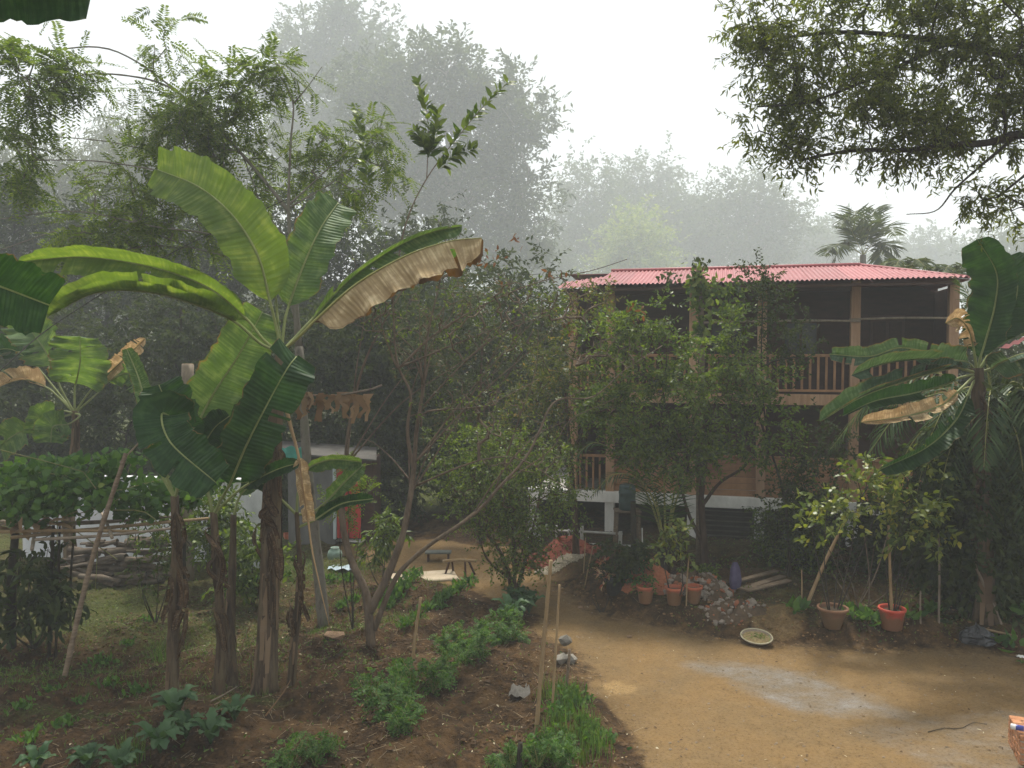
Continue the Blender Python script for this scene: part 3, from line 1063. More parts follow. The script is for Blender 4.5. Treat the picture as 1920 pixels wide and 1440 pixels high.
# --- the shorter plant on its left, dark drooping leaves
b1 = G(322, 1305)
D1 = depth_of(b1)
ban2 = thing('banana_plant', 'short banana plant with dark curled leaves on the leftmost stem of the clump', 'banana plant', b1, 'banana plants in the garden')
pseudostem(ban2, [b1 - [0, 0, .1], W(326, 1180, D1), W(331, 1040, D1), W(328, 930, D1)], .10, .055, 2, flaps=18)
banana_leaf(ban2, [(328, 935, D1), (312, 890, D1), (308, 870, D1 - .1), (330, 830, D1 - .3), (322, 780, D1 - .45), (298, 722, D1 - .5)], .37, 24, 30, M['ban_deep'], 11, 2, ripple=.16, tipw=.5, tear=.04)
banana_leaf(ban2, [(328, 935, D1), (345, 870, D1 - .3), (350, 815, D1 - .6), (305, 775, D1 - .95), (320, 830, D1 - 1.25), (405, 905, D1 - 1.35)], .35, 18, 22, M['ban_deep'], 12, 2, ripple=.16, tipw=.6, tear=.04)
banana_leaf(ban2, [(328, 935, D1), (345, 860, D1 + .2), (368, 800, D1 + .3), (402, 735, D1 + .4), (446, 668, D1 + .4), (492, 585, D1 + .5)], .40, 14, 8, M['ban_mature'], 13, 2, ripple=.10, tipw=.5, tear=.03)
banana_leaf(ban2, [(328, 935, D1), (300, 880, D1 + .1), (280, 790, D1 + .3), (262, 715, D1 + .5), (238, 655, D1 + .6)], .13, 20, 30, M['ban_mature'], 14, 2, ripple=.2, tipw=.3)

skirt(ban2, 328, 950, 1290, D1, 6, 330)

# --- plant between them with one long dark leaf
b2 = G(408, 1300)
D2 = depth_of(b2)
ban3 = thing('banana_plant', 'young banana plant holding one long dark green leaf before the tall stem', 'banana plant', b2, 'banana plants in the garden')
pseudostem(ban3, [b2 - [0, 0, .1], W(415, 1200, D2), W(408, 1080, D2), W(400, 960, D2)], .10, .05, 3, flaps=16)
banana_leaf(ban3, [(400, 965, D2), (415, 935, D2 - .1), (432, 905, D2 - .25), (462, 835, D2 - .5), (500, 760, D2 - .7), (536, 695, D2 - .8), (556, 668, D2 - .6)], .38, 12, 16, M['ban_deep'], 15, 2, ripple=.10, tipw=.7, tear=.03)
banana_leaf(ban3, [(400, 965, D2), (435, 930, D2), (470, 905, D2 - .1), (520, 880, D2 - .2), (560, 868, D2 - .2)], .16, 50, 40, M['ban_deep'], 16, 2, ripple=.2)
banana_leaf(ban3, [(400, 965, D2), (385, 900, D2), (378, 850, D2 - .1), (400, 805, D2 - .2), (430, 780, D2 - .2)], .22, 20, 20, M['ban_deep'], 17, 2, ripple=.2)
b3 = G(437, 1285)
D3 = depth_of(b3)
ban4 = thing('banana_plant', 'slim leafless banana stem standing close behind the long dark leaf', 'banana plant', b3, 'banana plants in the garden')
pseudostem(ban4, [b3 - [0, 0, .1], W(432, 1180, D3 + .2), W(436, 1050, D3 + .3), W(438, 965, D3 + .3)], .085, .045, 4, flaps=10)
banana_leaf(ban4, [(438, 970, D3 + .3), (450, 930, D3 + .3), (480, 905, D3 + .4), (530, 890, D3 + .5)], .14, 40, 40, M['ban_mature'], 18, 1, ripple=.2)
b4 = G(545, 1282)
D4 = depth_of(b4)
ban5 = thing('banana_plant', 'thin dark banana sucker with narrow leaves right of the tall stem', 'banana plant', b4, 'banana plants in the garden')
pseudostem(ban5, [b4 - [0, 0, .1], W(552, 1200, D4), W(562, 1080, D4), W(556, 960, D4)], .075, .04, 5, flaps=14)
banana_leaf(ban5, [(556, 965, D4), (560, 915, D4), (575, 880, D4 + .1), (620, 862, D4 + .2), (678, 866, D4 + .3)], .16, 20, 60, M['ban_mature'], 19, 2, ripple=.15)
banana_leaf(ban5, [(556, 965, D4), (585, 960, D4 + .1), (612, 940, D4 + .1), (645, 905, D4 + .2), (680, 872, D4 + .3)], .15, 30, 30, M['ban_mature'], 20, 2, ripple=.15)
banana_leaf(ban5, [(556, 965, D4), (520, 930, D4 - .1), (490, 905, D4 - .2), (452, 905, D4 - .3)], .15, 30, 40, M['ban_deep'], 21, 1, ripple=.2)
banana_leaf(ban5, [(556, 990, D4), (590, 975, D4), (640, 945, D4), (700, 935, D4)], .13, 60, 30, M['ban_deep'], 22, 1, ripple=.2)

skirt(ban3, 408, 980, 1290, D2, 7, 350)
skirt(ban5, 553, 990, 1270, D4, 5, 370)

# --- a plant that stands left of the frame: two of its leaves reach in
lb = np.array([-6.4, 7.2, 0.0])
lb[2] = float(height(lb[0], lb[1]))
banl = thing('banana_plant', 'large banana leaf reaching in at the left edge with torn brown tip', 'banana plant', lb, 'banana plants in the garden')
pseudostem(banl, [lb - [0, 0, .1], lb + [.05, 0, 2.2], lb + [.2, .05, 4.6]], .17, .09, 6, flaps=12)
ct = lb + np.array([.2, .05, 4.6])


def inv(p):
    d = depth_of(p)
    q = p - CAM
    return (960 + FPX * q[0] / d, 720 - FPX * float(np.dot(q, UP)) / d, d)


lc = inv(ct)
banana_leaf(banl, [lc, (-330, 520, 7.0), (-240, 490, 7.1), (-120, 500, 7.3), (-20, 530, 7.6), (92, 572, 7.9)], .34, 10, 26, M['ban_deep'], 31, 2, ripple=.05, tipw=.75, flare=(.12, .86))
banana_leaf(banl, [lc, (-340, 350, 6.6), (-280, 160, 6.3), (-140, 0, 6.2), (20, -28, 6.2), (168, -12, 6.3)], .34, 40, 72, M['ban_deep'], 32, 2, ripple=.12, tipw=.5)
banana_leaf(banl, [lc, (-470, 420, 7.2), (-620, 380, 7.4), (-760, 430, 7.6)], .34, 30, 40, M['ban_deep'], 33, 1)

# --- the plant by the left fence, half withered
lb2 = G(135, 1080)
D5 = depth_of(lb2)
banb = thing('banana_plant', 'half withered banana plant behind the vine trellis on the left', 'banana plant', lb2, 'banana plants in the garden')
pseudostem(banb, [lb2, W(130, 950, D5), W(142, 830, D5), W(140, 770, D5)], .15, .09, 7, flaps=10)
lc = (140, 775, D5)
for k, (pts, hw, a, b, mm) in enumerate([
    ([lc, (115, 730, D5), (100, 690, D5), (80, 650, D5), (45, 605, D5 + .3)], .50, 15, 15, 'ban_mature'),
    ([lc, (140, 730, D5), (142, 720, D5), (150, 680, D5 - .4), (150, 630, D5 - .6)], .62, 25, 20, 'ban_mature'),
    ([lc, (160, 745, D5), (185, 715, D5), (215, 690, D5), (272, 635, D5 - .2)], .24, 40, 40, 'ban_dry'),
    ([lc, (110, 745, D5), (85, 725, D5), (40, 712, D5), (-30, 735, D5)], .32, 30, 70, 'ban_dry'),
    ([lc, (115, 770, D5 - .2), (105, 775, D5 - .3), (80, 780, D5 - .5), (70, 815, D5 - .6)], .36, 20, 20, 'ban_mature'),
    ([lc, (150, 780, D5 - .3), (128, 795, D5 - .5), (100, 800, D5 - .8), (95, 830, D5 - .9)], .34, 10, 20, 'ban_mature'),
    ([lc, (90, 790, D5 - .2), (60, 800, D5 - .3), (20, 820, D5 - .5), (-30, 860, D5 - .6)], .40, 30, 40, 'ban_mature'),
    ([lc, (80, 700, D5 + .2), (60, 680, D5 + .2), (20, 655, D5 + .3), (-30, 660, D5 + .3)], .36, 30, 60, 'ban_deep'),
    ([lc, (180, 740, D5), (205, 715, D5 + .1), (240, 700, D5 + .2), (262, 730, D5 + .2)], .26, 20, 20, 'ban_mature')]):
    banana_leaf(banb, pts, hw, a, b, M[mm], 40 + k, 2, ripple=.18, tear=.06, tipw=.4)

# --- the plant on the right before the house
rb = G(1848, 1165)
D6 = depth_of(rb)
banr = thing('banana_plant', 'banana plant on the right with ragged bluish leaves crossing the veranda', 'banana plant', rb, 'banana plants in the garden')
pseudostem(banr, [rb, W(1845, 1000, D6), W(1838, 850, D6), W(1832, 690, D6)], .19, .11, 8, flaps=14)
rc = (1832, 700, D6)
for k, (pts, hw, a, b, mm, tr) in enumerate([
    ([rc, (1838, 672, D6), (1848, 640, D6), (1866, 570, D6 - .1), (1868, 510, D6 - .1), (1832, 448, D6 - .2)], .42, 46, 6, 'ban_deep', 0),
    ([rc, (1815, 680, D6), (1790, 676, D6 - .2), (1730, 672, D6 - .5), (1660, 680, D6 - .8), (1598, 702, D6 - 1.0)], .30, 30, 65, 'ban_blue', .05),
    ([rc, (1800, 690, D6 - .2), (1775, 692, D6 - .4), (1705, 712, D6 - .8), (1620, 742, D6 - 1.2), (1538, 790, D6 - 1.5)], .27, 45, 80, 'ban_blue', .08),
    ([rc, (1795, 710, D6 - .2), (1770, 722, D6 - .3), (1710, 738, D6 - .6), (1640, 752, D6 - .9), (1580, 780, D6 - 1.0)], .22, 40, 60, 'ban_deep', .08),
    ([rc, (1795, 735, D6 - .2), (1765, 760, D6 - .3), (1700, 780, D6 - .5), (1615, 792, D6 - .7)], .20, 30, 55, 'ban_dry', .12),
    ([rc, (1825, 650, D6 - .1), (1815, 615, D6 - .2), (1795, 597, D6 - .3), (1772, 606, D6 - .4)], .22, 50, 30, 'ban_dry', .12),
    ([rc, (1860, 690, D6 - .1), (1880, 678, D6 - .3), (1935, 662, D6 - .6), (2010, 690, D6 - .8)], .34, 30, 60, 'ban_blue', .05),
    ([rc, (1800, 690, D6 + .3), (1760, 668, D6 + .5), (1690, 652, D6 + .6), (1630, 668, D6 + .7), (1555, 664, D6 + .8)], .20, 30, 40, 'ban_blue', .15),
    ([rc, (1815, 740, D6 - .1), (1790, 790, D6 - .2), (1735, 840, D6 - .4), (1650, 880, D6 - .5)], .26, 55, 35, 'ban_deep', .09),
    ([rc, (1868, 640, D6 + .1), (1890, 600, D6 + .2), (1908, 540, D6 + .2), (1892, 480, D6 + .3)], .36, 30, 20, 'ban_deep', .0)]):
    banana_leaf(banr, pts, hw, a, b, M[mm], 60 + k, 1, ripple=.14, tear=tr, tipw=.35)
skirt(banr, 1840, 720, 1080, D6, 12, 400)
# ------------------------------------------------------------------ trees and shrubs
def leaf_tpl(kind):
    if kind == 'diamond':
        return np.array([[0, 0, 0], [.45, .5, .07], [1, 0, -.06], [.45, -.5, .07]]), np.array([[0, 2, 1], [0, 3, 2]])
    if kind == 'sickle':
        return (np.array([[0, 0, 0], [.33, .42, .05], [.33, -.30, .05], [.70, .10, .0], [.70, -.50, .0], [1, -.75, -.14]]),
                np.array([[0, 2, 1], [1, 2, 4], [1, 4, 3], [3, 4, 5]]))
    return (np.array([[0, 0, 0], [.3, .46, .07], [.3, -.46, .07], [.7, .34, .02], [.7, -.34, .02], [1, 0, -.12]]),
            np.array([[0, 2, 1], [1, 2, 4], [1, 4, 3], [3, 4, 5]]))


def set_leaves(tpl, pos, ax, nr, L, wd):
    ax = unit(ax)
    sd = unit(np.cross(nr, ax))
    nr = np.cross(ax, sd)
    Vt, Ft = tpl
    L = np.reshape(L, (-1, 1, 1))
    wd = np.reshape(wd, (-1, 1, 1))
    V = pos[:, None, :] + Vt[None, :, 0:1] * L * ax[:, None, :] + Vt[None, :, 1:2] * wd * sd[:, None, :] + Vt[None, :, 2:3] * L * nr[:, None, :]
    k = len(Vt)
    F = (np.arange(len(pos))[:, None, None] * k + Ft[None]).reshape(-1, 3)
    return V.reshape(-1, 3), F


def sprays(g, tips, ctr, ntw, tlen, nlf, llen, lw, kind='diamond', droop=.3, flatten=False, outw=.8, spread=.2, face=0.0):
    """leafy twigs round every tip; returns leaf mesh and twig segments"""
    n = len(tips) * ntw
    P = np.repeat(tips, ntw, 0) + g.standard_normal((n, 3)) * spread
    out = unit(P - ctr)
    D = unit(out * outw + g.standard_normal((n, 3)) * .75 + np.array([0, 0, -droop]))
    TL = tlen * (.6 + .8 * g.random((n, 1)))
    t = (np.arange(nlf)[None, :, None] + .5 + .3 * (g.random((n, nlf, 1)) - .5)) / nlf
    sag = np.array([0, 0, -1.0]) * droop * .5 * TL[:, None, :] * t * t
    pos = P[:, None, :] + D[:, None, :] * TL[:, None, :] * t + sag
    up = unit(np.array([0, 0, 1.0]) + .35 * g.standard_normal((n, 3)))
    sd = unit(np.cross(D, up))
    nrm = np.cross(sd, D)
    sgn = np.where(np.arange(nlf) % 2 == 0, 1.0, -1.0)[None, :, None]
    if flatten:
        ax = D[:, None, :] * .45 + sgn * sd[:, None, :] * .9 + g.standard_normal((n, nlf, 3)) * .08 + np.array([0, 0, -.12])
        nr = np.repeat(nrm[:, None, :], nlf, 1) + g.standard_normal((n, nlf, 3)) * .12
    else:
        ax = D[:, None, :] * .6 + sgn * sd[:, None, :] * .6 + g.standard_normal((n, nlf, 3)) * .45 + np.array([0, 0, -droop])
        nr = np.repeat(nrm[:, None, :], nlf, 1) + g.standard_normal((n, nlf, 3)) * .5
    L = llen * (.65 + .6 * g.random(n * nlf))
    if flatten:
        tt = t.reshape(-1)
        L = L * (1 - .55 * np.abs(tt - .4))
    Wd = lw * (.75 + .5 * g.random(n * nlf))
    VF = set_leaves(leaf_tpl(kind), pos.reshape(-1, 3), ax.reshape(-1, 3), nr.reshape(-1, 3), L, Wd)
    A = P
    B = P + D * TL * .9 + np.array([0, 0, -1.0]) * droop * .4 * TL
    return VF, (A, B)


def skeleton(g, limbs, tips, wander=.12, pull=.35):
    """limbs: list of (points, r0, r1). Grow branches from the limbs to all tips. Returns branch paths with radii"""
    pos, par, rad = [], [], []
    for pts, r0, r1 in limbs:
        C = spline(pts, max(6, int(len(pts) * 5)))
        for k, p in enumerate(C):
            pos.append(p)
            par.append(-1)
            rad.append(r0 + (r1 - r0) * k / (len(C) - 1))
    nl = len(pos)
    acc = list(np.zeros(nl))
    base = np.array(limbs[0][0][0])
    order = np.argsort(np.linalg.norm(tips - base, axis=1))
    length = list(np.linalg.norm(np.array(pos) - base, axis=1))
    cnt = {}
    segs = []
    for q in order:
        tp = tips[q]
        PP = np.array(pos)
        dv = tp - PP
        dist = np.linalg.norm(dv, axis=1)
        cost = dist + pull * np.array(length) * .5 + np.where(dv[:, 2] < 0, -dv[:, 2] * .5, 0)
        # avoid the thick lower trunk of the first limb
        k = int(np.argmin(cost))
        a = PP[k]
        d = dist[k]
        if d < 1e-3:
            continue
        m = int(np.clip(d / .5, 2, 5))
        prev = k
        bend = g.standard_normal(3) * wander * d + np.array([0, 0, .10 * d])
        for j in range(1, m + 1):
            s = j / m
            p = a * (1 - s) + tp * s + bend * math.sin(math.pi * s) * (1 - .3 * s)
            pos.append(p)
            par.append(prev)
            rad.append(0.0)
            length.append(length[prev] + d / m)
            segs.append((prev, len(pos) - 1))
            prev = len(pos) - 1
        cnt[prev] = 1
    n = len(pos)
    load = np.zeros(n)
    for k in cnt:
        load[k] = 1
    for a, b in reversed(segs):
        load[a] += load[b]
    return np.array(pos), segs, load, np.array(rad), nl


def make_tree(name, label, cat, base, limbs, blobs, leaf, bark, lm, ntips=120, seed=0, group=None, tip_r=.006, twigs=True, extra_tips=None, shell=.55, pull=.35, wander=.12, trunkname='trunk'):
    """blobs: (px, py, depth, rx_px, ry_px, rz_m, weight)"""
    g = np.random.default_rng(seed + 500)
    root = thing(name, label, cat, base, group)
    cs = np.array([W(b[0], b[1], b[2]) for b in blobs])
    rs = np.array([[b[3] * b[2] / FPX, b[5], b[4] * b[2] / FPX] for b in blobs])
    wt = np.array([b[6] if len(b) > 6 else b[3] * b[4] for b in blobs], float)
    idx = g.choice(len(blobs), ntips, p=wt / wt.sum())
    v = unit(g.standard_normal((ntips, 3))) * (g.random((ntips, 1)) ** shell)
    tips = cs[idx] + v * rs[idx]
    tips[:, 2] = np.maximum(tips[:, 2], .35)
    if extra_tips is not None:
        tips = np.concatenate([tips, extra_tips])
    vfs = []
    for pts, r0, r1 in limbs:
        C = spline(pts, max(8, len(pts) * 5))
        rr = (r1 + (r0 - r1) * (1 - np.linspace(0, 1, len(C))) ** 1.5) * (1 + .05 * g.standard_normal(len(C)))
        vfs.append(tube(C, np.maximum(rr, .003), 8 if r0 > .04 else 6, ridge=.10 if r0 > .05 else 0, seed=seed))
    pos, segs, load, rad, nl = skeleton(g, limbs, tips, wander, pull)
    A = np.array([pos[a] for a, b in segs])
    B = np.array([pos[b] for a, b in segs])
    rb = tip_r * load[[b for a, b in segs]] ** .45
    ra = np.array([min(tip_r * load[a] ** .45, rad[a] if a < nl else 9) for a, b in segs])
    ra = np.maximum(ra, rb * .9)
    ra = np.minimum(ra, rb * 1.6)
    vfs.append(tubes_batch(A, B + unit(B - A) * .01, ra, rb, 5))
    ctr = cs[idx].mean(0) if extra_tips is None else cs.mean(0)
    ctr2 = np.concatenate([cs[idx], np.repeat(ctr[None], len(tips) - ntips, 0)]) if extra_tips is not None else cs[idx]
    Lf, tw = sprays(g, tips, np.repeat(ctr2, leaf['ntw'], 0), **leaf)
    if twigs:
        vfs.append(tubes_batch(tw[0], tw[1], tip_r * .55, tip_r * .25, 3))
    part(trunkname, join(*vfs), bark, root, True)
    part('crown', Lf, lm, root, False)
    return root


M['bark_bare'] = surf('bark_bare', (.07, .05, .034), (.21, .155, .105), .85, 10, (1, 1, .3), .6)
LM = {
    'feather': leaf_mat('leaf_feather', (.050, .090, .020), (.14, .19, .045), .52, .5),
    'citrus': leaf_mat('leaf_citrus', (.034, .068, .011), (.135, .19, .032), .46, .42, spec=.3),
    'shrub': leaf_mat('leaf_shrub', (.038, .060, .013), (.120, .142, .034), .46, .5, c3=(.20, .14, .06)),
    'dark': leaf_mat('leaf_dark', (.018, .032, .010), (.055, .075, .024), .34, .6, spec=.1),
    'under': leaf_mat('leaf_under', (.022, .040, .010), (.075, .098, .026), .3, .5, c3=(.12, .09, .04)),
    'fog': leaf_mat('leaf_fog', (.030, .050, .018), (.085, .112, .036), .32, .6, spec=.1),
    'over': leaf_mat('leaf_over', (.050, .070, .018), (.135, .160, .044), .55, .5),
    'yellow': leaf_mat('leaf_yellow', (.045, .085, .016), (.20, .24, .04), .35, .4, c3=(.34, .32, .06), spec=.4),
    'lime': leaf_mat('leaf_lime', (.10, .16, .03), (.26, .30, .08), .4, .4),
    'palm': leaf_mat('leaf_palm', (.025, .055, .018), (.065, .11, .035), .25, .45),
    'bamboo': leaf_mat('leaf_bamboo', (.05, .065, .028), (.12, .14, .06), .35, .6),
    'veg': leaf_mat('leaf_veg', (.034, .090, .018), (.10, .19, .045), .45, .5),
    'kale': leaf_mat('leaf_kale', (.028, .070, .026), (.068, .128, .054), .3, .5),
    'grass': leaf_mat('leaf_grass', (.045, .10, .02), (.14, .22, .05), .35, .5),
    'rust': leaf_mat('leaf_rust', (.10, .045, .02), (.22, .09, .04), .3, .6),
}
L_SMALL = dict(ntw=7, tlen=.34, nlf=9, llen=.095, lw=.042, kind='diamond', droop=.15, spread=.16)
L_FEATH = dict(ntw=5, tlen=.50, nlf=24, llen=.125, lw=.034, kind='diamond', droop=.45, flatten=True, spread=.15)
L_SICK = dict(ntw=13, tlen=.29, nlf=10, llen=.105, lw=.036, kind='sickle', droop=.30, spread=.13)
L_FAR = dict(ntw=18, tlen=.75, nlf=9, llen=.32, lw=.13, kind='diamond', droop=.05, spread=.38)
L_FAR2 = dict(ntw=10, tlen=1.4, nlf=9, llen=.50, lw=.24, kind='diamond', droop=.1, spread=.9)

# --- feathery tree behind the banana clump
fb = G(607, 1168)
FD = depth_of(fb)
tr = [fb - [0, 0, .1], W(596, 1060, FD), W(578, 900, FD), W(568, 760, FD), W(560, 650, FD)]
lim = [(tr, .115, .075),
       ([W(560, 650, FD), W(553, 560, FD), W(541, 400, FD), W(545, 270, FD), W(549, 190, FD), W(520, 135, FD)], .065, .012),
       ([W(549, 195, FD), W(575, 165, FD - .1), W(604, 125, FD - .1)], .016, .006),
       ([W(541, 395, FD), W(480, 320, FD + .3), W(400, 230, FD + .4), W(330, 170, FD + .4), W(250, 112, FD + .2), W(180, 88, FD), W(70, 98, FD - .6)], .04, .012),
       ([W(400, 230, FD + .4), W(320, 165, FD + .3), W(240, 142, FD), W(150, 142, FD - .3), W(70, 180, FD - .8)], .026, .010),
       ([W(555, 600, FD), W(500, 420, FD + .2), W(470, 330, FD + .5), W(450, 280, FD + .7)], .035, .012),
       ([W(530, 440, FD), W(440, 350, FD - .3), W(300, 320, FD - .5), W(180, 302, FD - .7), W(72, 300, FD - .9)], .024, .010),
       ([W(500, 430, FD), W(420, 330, FD + .6), W(235, 272, FD + .5), W(95, 255, FD + .4)], .020, .009),
       ([W(535, 480, FD), W(400, 440, FD - .2), W(290, 425, FD - .3), W(140, 396, FD - .4), W(-10, 412, FD - .5)], .024, .009),
       ([W(535, 500, FD), W(380, 470, FD + .4), W(260, 430, FD + .5), W(140, 425, FD + .4), W(-10, 472, FD + .3)], .022, .009),
       ([W(541, 385, FD), W(600, 330, FD + .2), W(665, 268, FD + .4)], .022, .008),
       ([W(541, 390, FD), W(640, 330, FD + .4), W(720, 250, FD + .8)], .022, .008)]
make_tree('feathery_tree', 'feathery leaved tree with long arching bare branches behind the tall banana', 'tree', fb, lim,
          [(400, 190, FD + .3, 110, 70, .9), (305, 85, FD + .2, 40, 30, .3), (330, 250, FD + .4, 110, 60, .8), (470, 170, FD + .2, 60, 60, .5), (520, 128, FD, 28, 16, .2, 2600),
           (430, 310, FD + .5, 130, 70, .8), (250, 350, FD + .2, 110, 50, .7), (200, 440, FD, 110, 45, .6), (330, 430, FD + .3, 120, 50, .7),
           (55, 160, FD - .8, 75, 75, .7), (30, 285, FD - .8, 50, 70, .6), (20, 350, FD - .8, 30, 30, .4), (130, 130, FD - .4, 40, 20, .3, 2500),
           (700, 270, FD + .7, 60, 60, .5), (640, 330, FD + .6, 60, 50, .5), (590, 250, FD + .5, 40, 50, .5)],
          L_FEATH, M['bark_grey'], LM['feather'], 300, 1)

# --- the bare crooked tree right of the bananas
cb = G(696, 1206)
CD = depth_of(cb)


def LP(*a):
    return [W(x, y, CD + dd) for x, y, dd in a]


lim = [(LP((696, 1215, 0), (692, 1150, 0), (684, 1105, 0), (655, 1040, .1), (641, 960, .2), (648, 880, .3), (655, 800, .4), (680, 690, .5), (722, 600, .5), (770, 520, .6)), .085, .010),
       (LP((692, 1150, 0), (722, 1090, 0), (752, 1015, -.1), (768, 940, -.1), (776, 880, 0), (782, 800, .1), (795, 720, .1), (800, 640, .2), (822, 540, .3), (835, 490, .4)), .075, .012),
       (LP((702, 1180, 0), (742, 1085, -.2), (795, 1030, -.3), (870, 978, -.4), (906, 948, -.4), (935, 915, -.5), (985, 860, -.4), (1010, 812, -.3), (1042, 752, -.2), (1112, 744, -.1), (1170, 695, 0), (1242, 648, .1)), .052, .008),
       (LP((776, 885, 0), (764, 810, -.1), (770, 740, -.2), (748, 690, -.2), (740, 640, -.2), (736, 570, -.1), (720, 500, 0)), .040, .010),
       (LP((782, 910, 0), (850, 880, -.2), (905, 862, -.3), (955, 857, -.4), (1000, 872, -.5), (1035, 898, -.5), (1070, 920, -.5)), .024, .007),
       (LP((790, 800, .1), (800, 772, .1), (900, 762, .2), (980, 727, .3), (1010, 710, .4)), .022, .007),
       (LP((748, 690, -.2), (818, 625, -.1), (900, 576, .1), (1000, 532, .3), (1110, 507, .4), (1176, 486, .5)), .024, .006),
       (LP((772, 905, 0), (735, 860, .2), (700, 830, .3), (672, 822, .4)), .016, .006),
       (LP((795, 760, .1), (850, 700, 0), (905, 650, -.1), (960, 615, -.1), (1030, 590, 0)), .018, .006),
       (LP((1042, 752, -.2), (1085, 735, -.2), (1105, 708, -.2), (1098, 680, -.2)), .014, .005),
       (LP((890, 960, -.4), (930, 900, -.6), (1000, 820, -.9), (1060, 790, -1.0)), .014, .005),
       (LP((736, 570, -.1), (758, 430, 0), (800, 335, 0), (868, 245, .1), (915, 190, .1), (952, 156, .1)), .020, .005),
       (LP((800, 335, 0), (803, 260, 0), (800, 210, 0), (786, 155, 0)), .010, .004)]
gb = np.random.default_rng(404)
for k in range(17):          # thin stems that fan up and out of the forks
    x0, y0 = [(776, 870), (768, 930), (745, 690), (795, 720), (650, 870), (930, 915)][k % 6]
    x1, y1 = gb.uniform(640, 1120), gb.uniform(470, 640)
    if k % 6 == 5:
        x1, y1 = gb.uniform(1000, 1230), gb.uniform(560, 760)
    q = gb.normal() * .35
    lim.append((LP((x0, y0, 0), (x0 * .62 + x1 * .38 + gb.normal() * 12, y0 * .58 + y1 * .42, q * .4), (x0 * .25 + x1 * .75 + gb.normal() * 14, y0 * .25 + y1 * .75, q * .8), (x1, y1, q)), .019, .005))
bare = make_tree('bare_tree', 'crooked nearly leafless tree with spreading brown branches beside the tall banana', 'tree', cb, lim,
                 [(860, 600, CD, 130, 90, .8), (950, 560, CD + .2, 130, 60, .6), (1080, 560, CD + .3, 90, 60, .5), (1130, 660, CD, 80, 50, .5), (720, 560, CD + .2, 70, 90, .5), (900, 760, CD - .2, 120, 70, .7),
                  (830, 470, CD + .3, 80, 50, .5), (980, 850, CD - .4, 80, 50, .5)],
                 dict(ntw=1, tlen=.24, nlf=4, llen=.075, lw=.032, kind='ovate', droop=.1, spread=.05), M['bark_bare'], LM['citrus'], 420, 2, tip_r=.0068, pull=.2, wander=.16)
# leafy upright shoots of the same tree
g = np.random.default_rng(77)
pts, axs, nrs, LL = [], [], [], []
for P in (LP((836, 285, 0), (868, 245, .1), (915, 190, .1), (952, 156, .1)), LP((803, 300, 0), (803, 260, 0), (800, 210, 0), (786, 155, 0)), LP((803, 300, 0), (815, 260, -.05), (822, 205, -.1)),
          LP((820, 320, 0), (850, 292, -.05), (890, 280, -.1)), LP((805, 290, 0), (790, 262, 0), (778, 245, 0)), LP((690, 350, .3), (686, 290, .3), (672, 215, .3))):
    C = spline(P, 26)
    T = unit(np.gradient(C, axis=0))
    for k in range(1, 26):
        for s in (-1, 1):
            sd = unit(np.cross(T[k], unit(CAM - C[k])) + .5 * g.standard_normal(3))
            pts.append(C[k])
            axs.append(T[k] * .75 + s * sd * .8 + .2 * g.standard_normal(3))
            nrs.append(unit(np.array([0, -.5, .8]) + .4 * g.standard_normal(3)))
            LL.append(.25 * (1 - .3 * k / 26) * (.7 + .5 * g.random()))
part('shoot_leaves', set_leaves(leaf_tpl('ovate'), np.array(pts), np.array(axs), np.array(nrs), np.array(LL), np.array(LL) * .42), LM['citrus'], bare)
# a few rust coloured leaves at the branch ends
pts = np.array([W(px + g.normal() * 10, py + g.normal() * 10, CD + .2) for px, py in [(935, 480), (952, 530), (965, 440), (1060, 605), (1195, 590), (1180, 580), (890, 470), (905, 490), (1045, 520)] for _ in range(6)])
part('withered_leaves', set_leaves(leaf_tpl('ovate'), pts, g.standard_normal((len(pts), 3)) + [0, 0, -1.2], g.standard_normal((len(pts), 3)), .13 * (.6 + .6 * g.random(len(pts))), np.full(len(pts), .05)), LM['rust'], bare)

# --- dense little tree where the path bends
eb = G(962, 1125)
ED = depth_of(eb)
lim = [([eb - [0, 0, .1], W(955, 1080, ED), W(935, 1030, ED), W(900, 985, ED), W(870, 930, ED)], .06, .02),
       ([eb - [0, 0, .1], W(965, 1070, ED), W(962, 1000, ED), W(955, 920, ED), W(950, 850, ED)], .055, .02),
       ([eb - [0, 0, .1], W(978, 1075, ED), W(995, 1010, ED - .1), W(1010, 940, ED - .1), W(1020, 870, ED)], .05, .018),
       ([W(955, 1085, ED), W(915, 1050, ED - .2), W(895, 1000, ED - .3)], .035, .015)]
make_tree('citrus_tree', 'dense small leaved dark tree standing where the dirt path bends', 'tree', eb, lim,
          [(950, 880, ED, 110, 80, .9), (1000, 950, ED, 85, 70, .8), (900, 940, ED, 80, 60, .7), (970, 1010, ED - .2, 60, 50, .5), (880, 850, ED + .3, 90, 60, .7), (1040, 890, ED, 60, 60, .6), (985, 1060, ED - .1, 30, 30, .2)],
          dict(L_SMALL, llen=.085, lw=.038), M['bark_brown'], LM['citrus'], 190, 3)

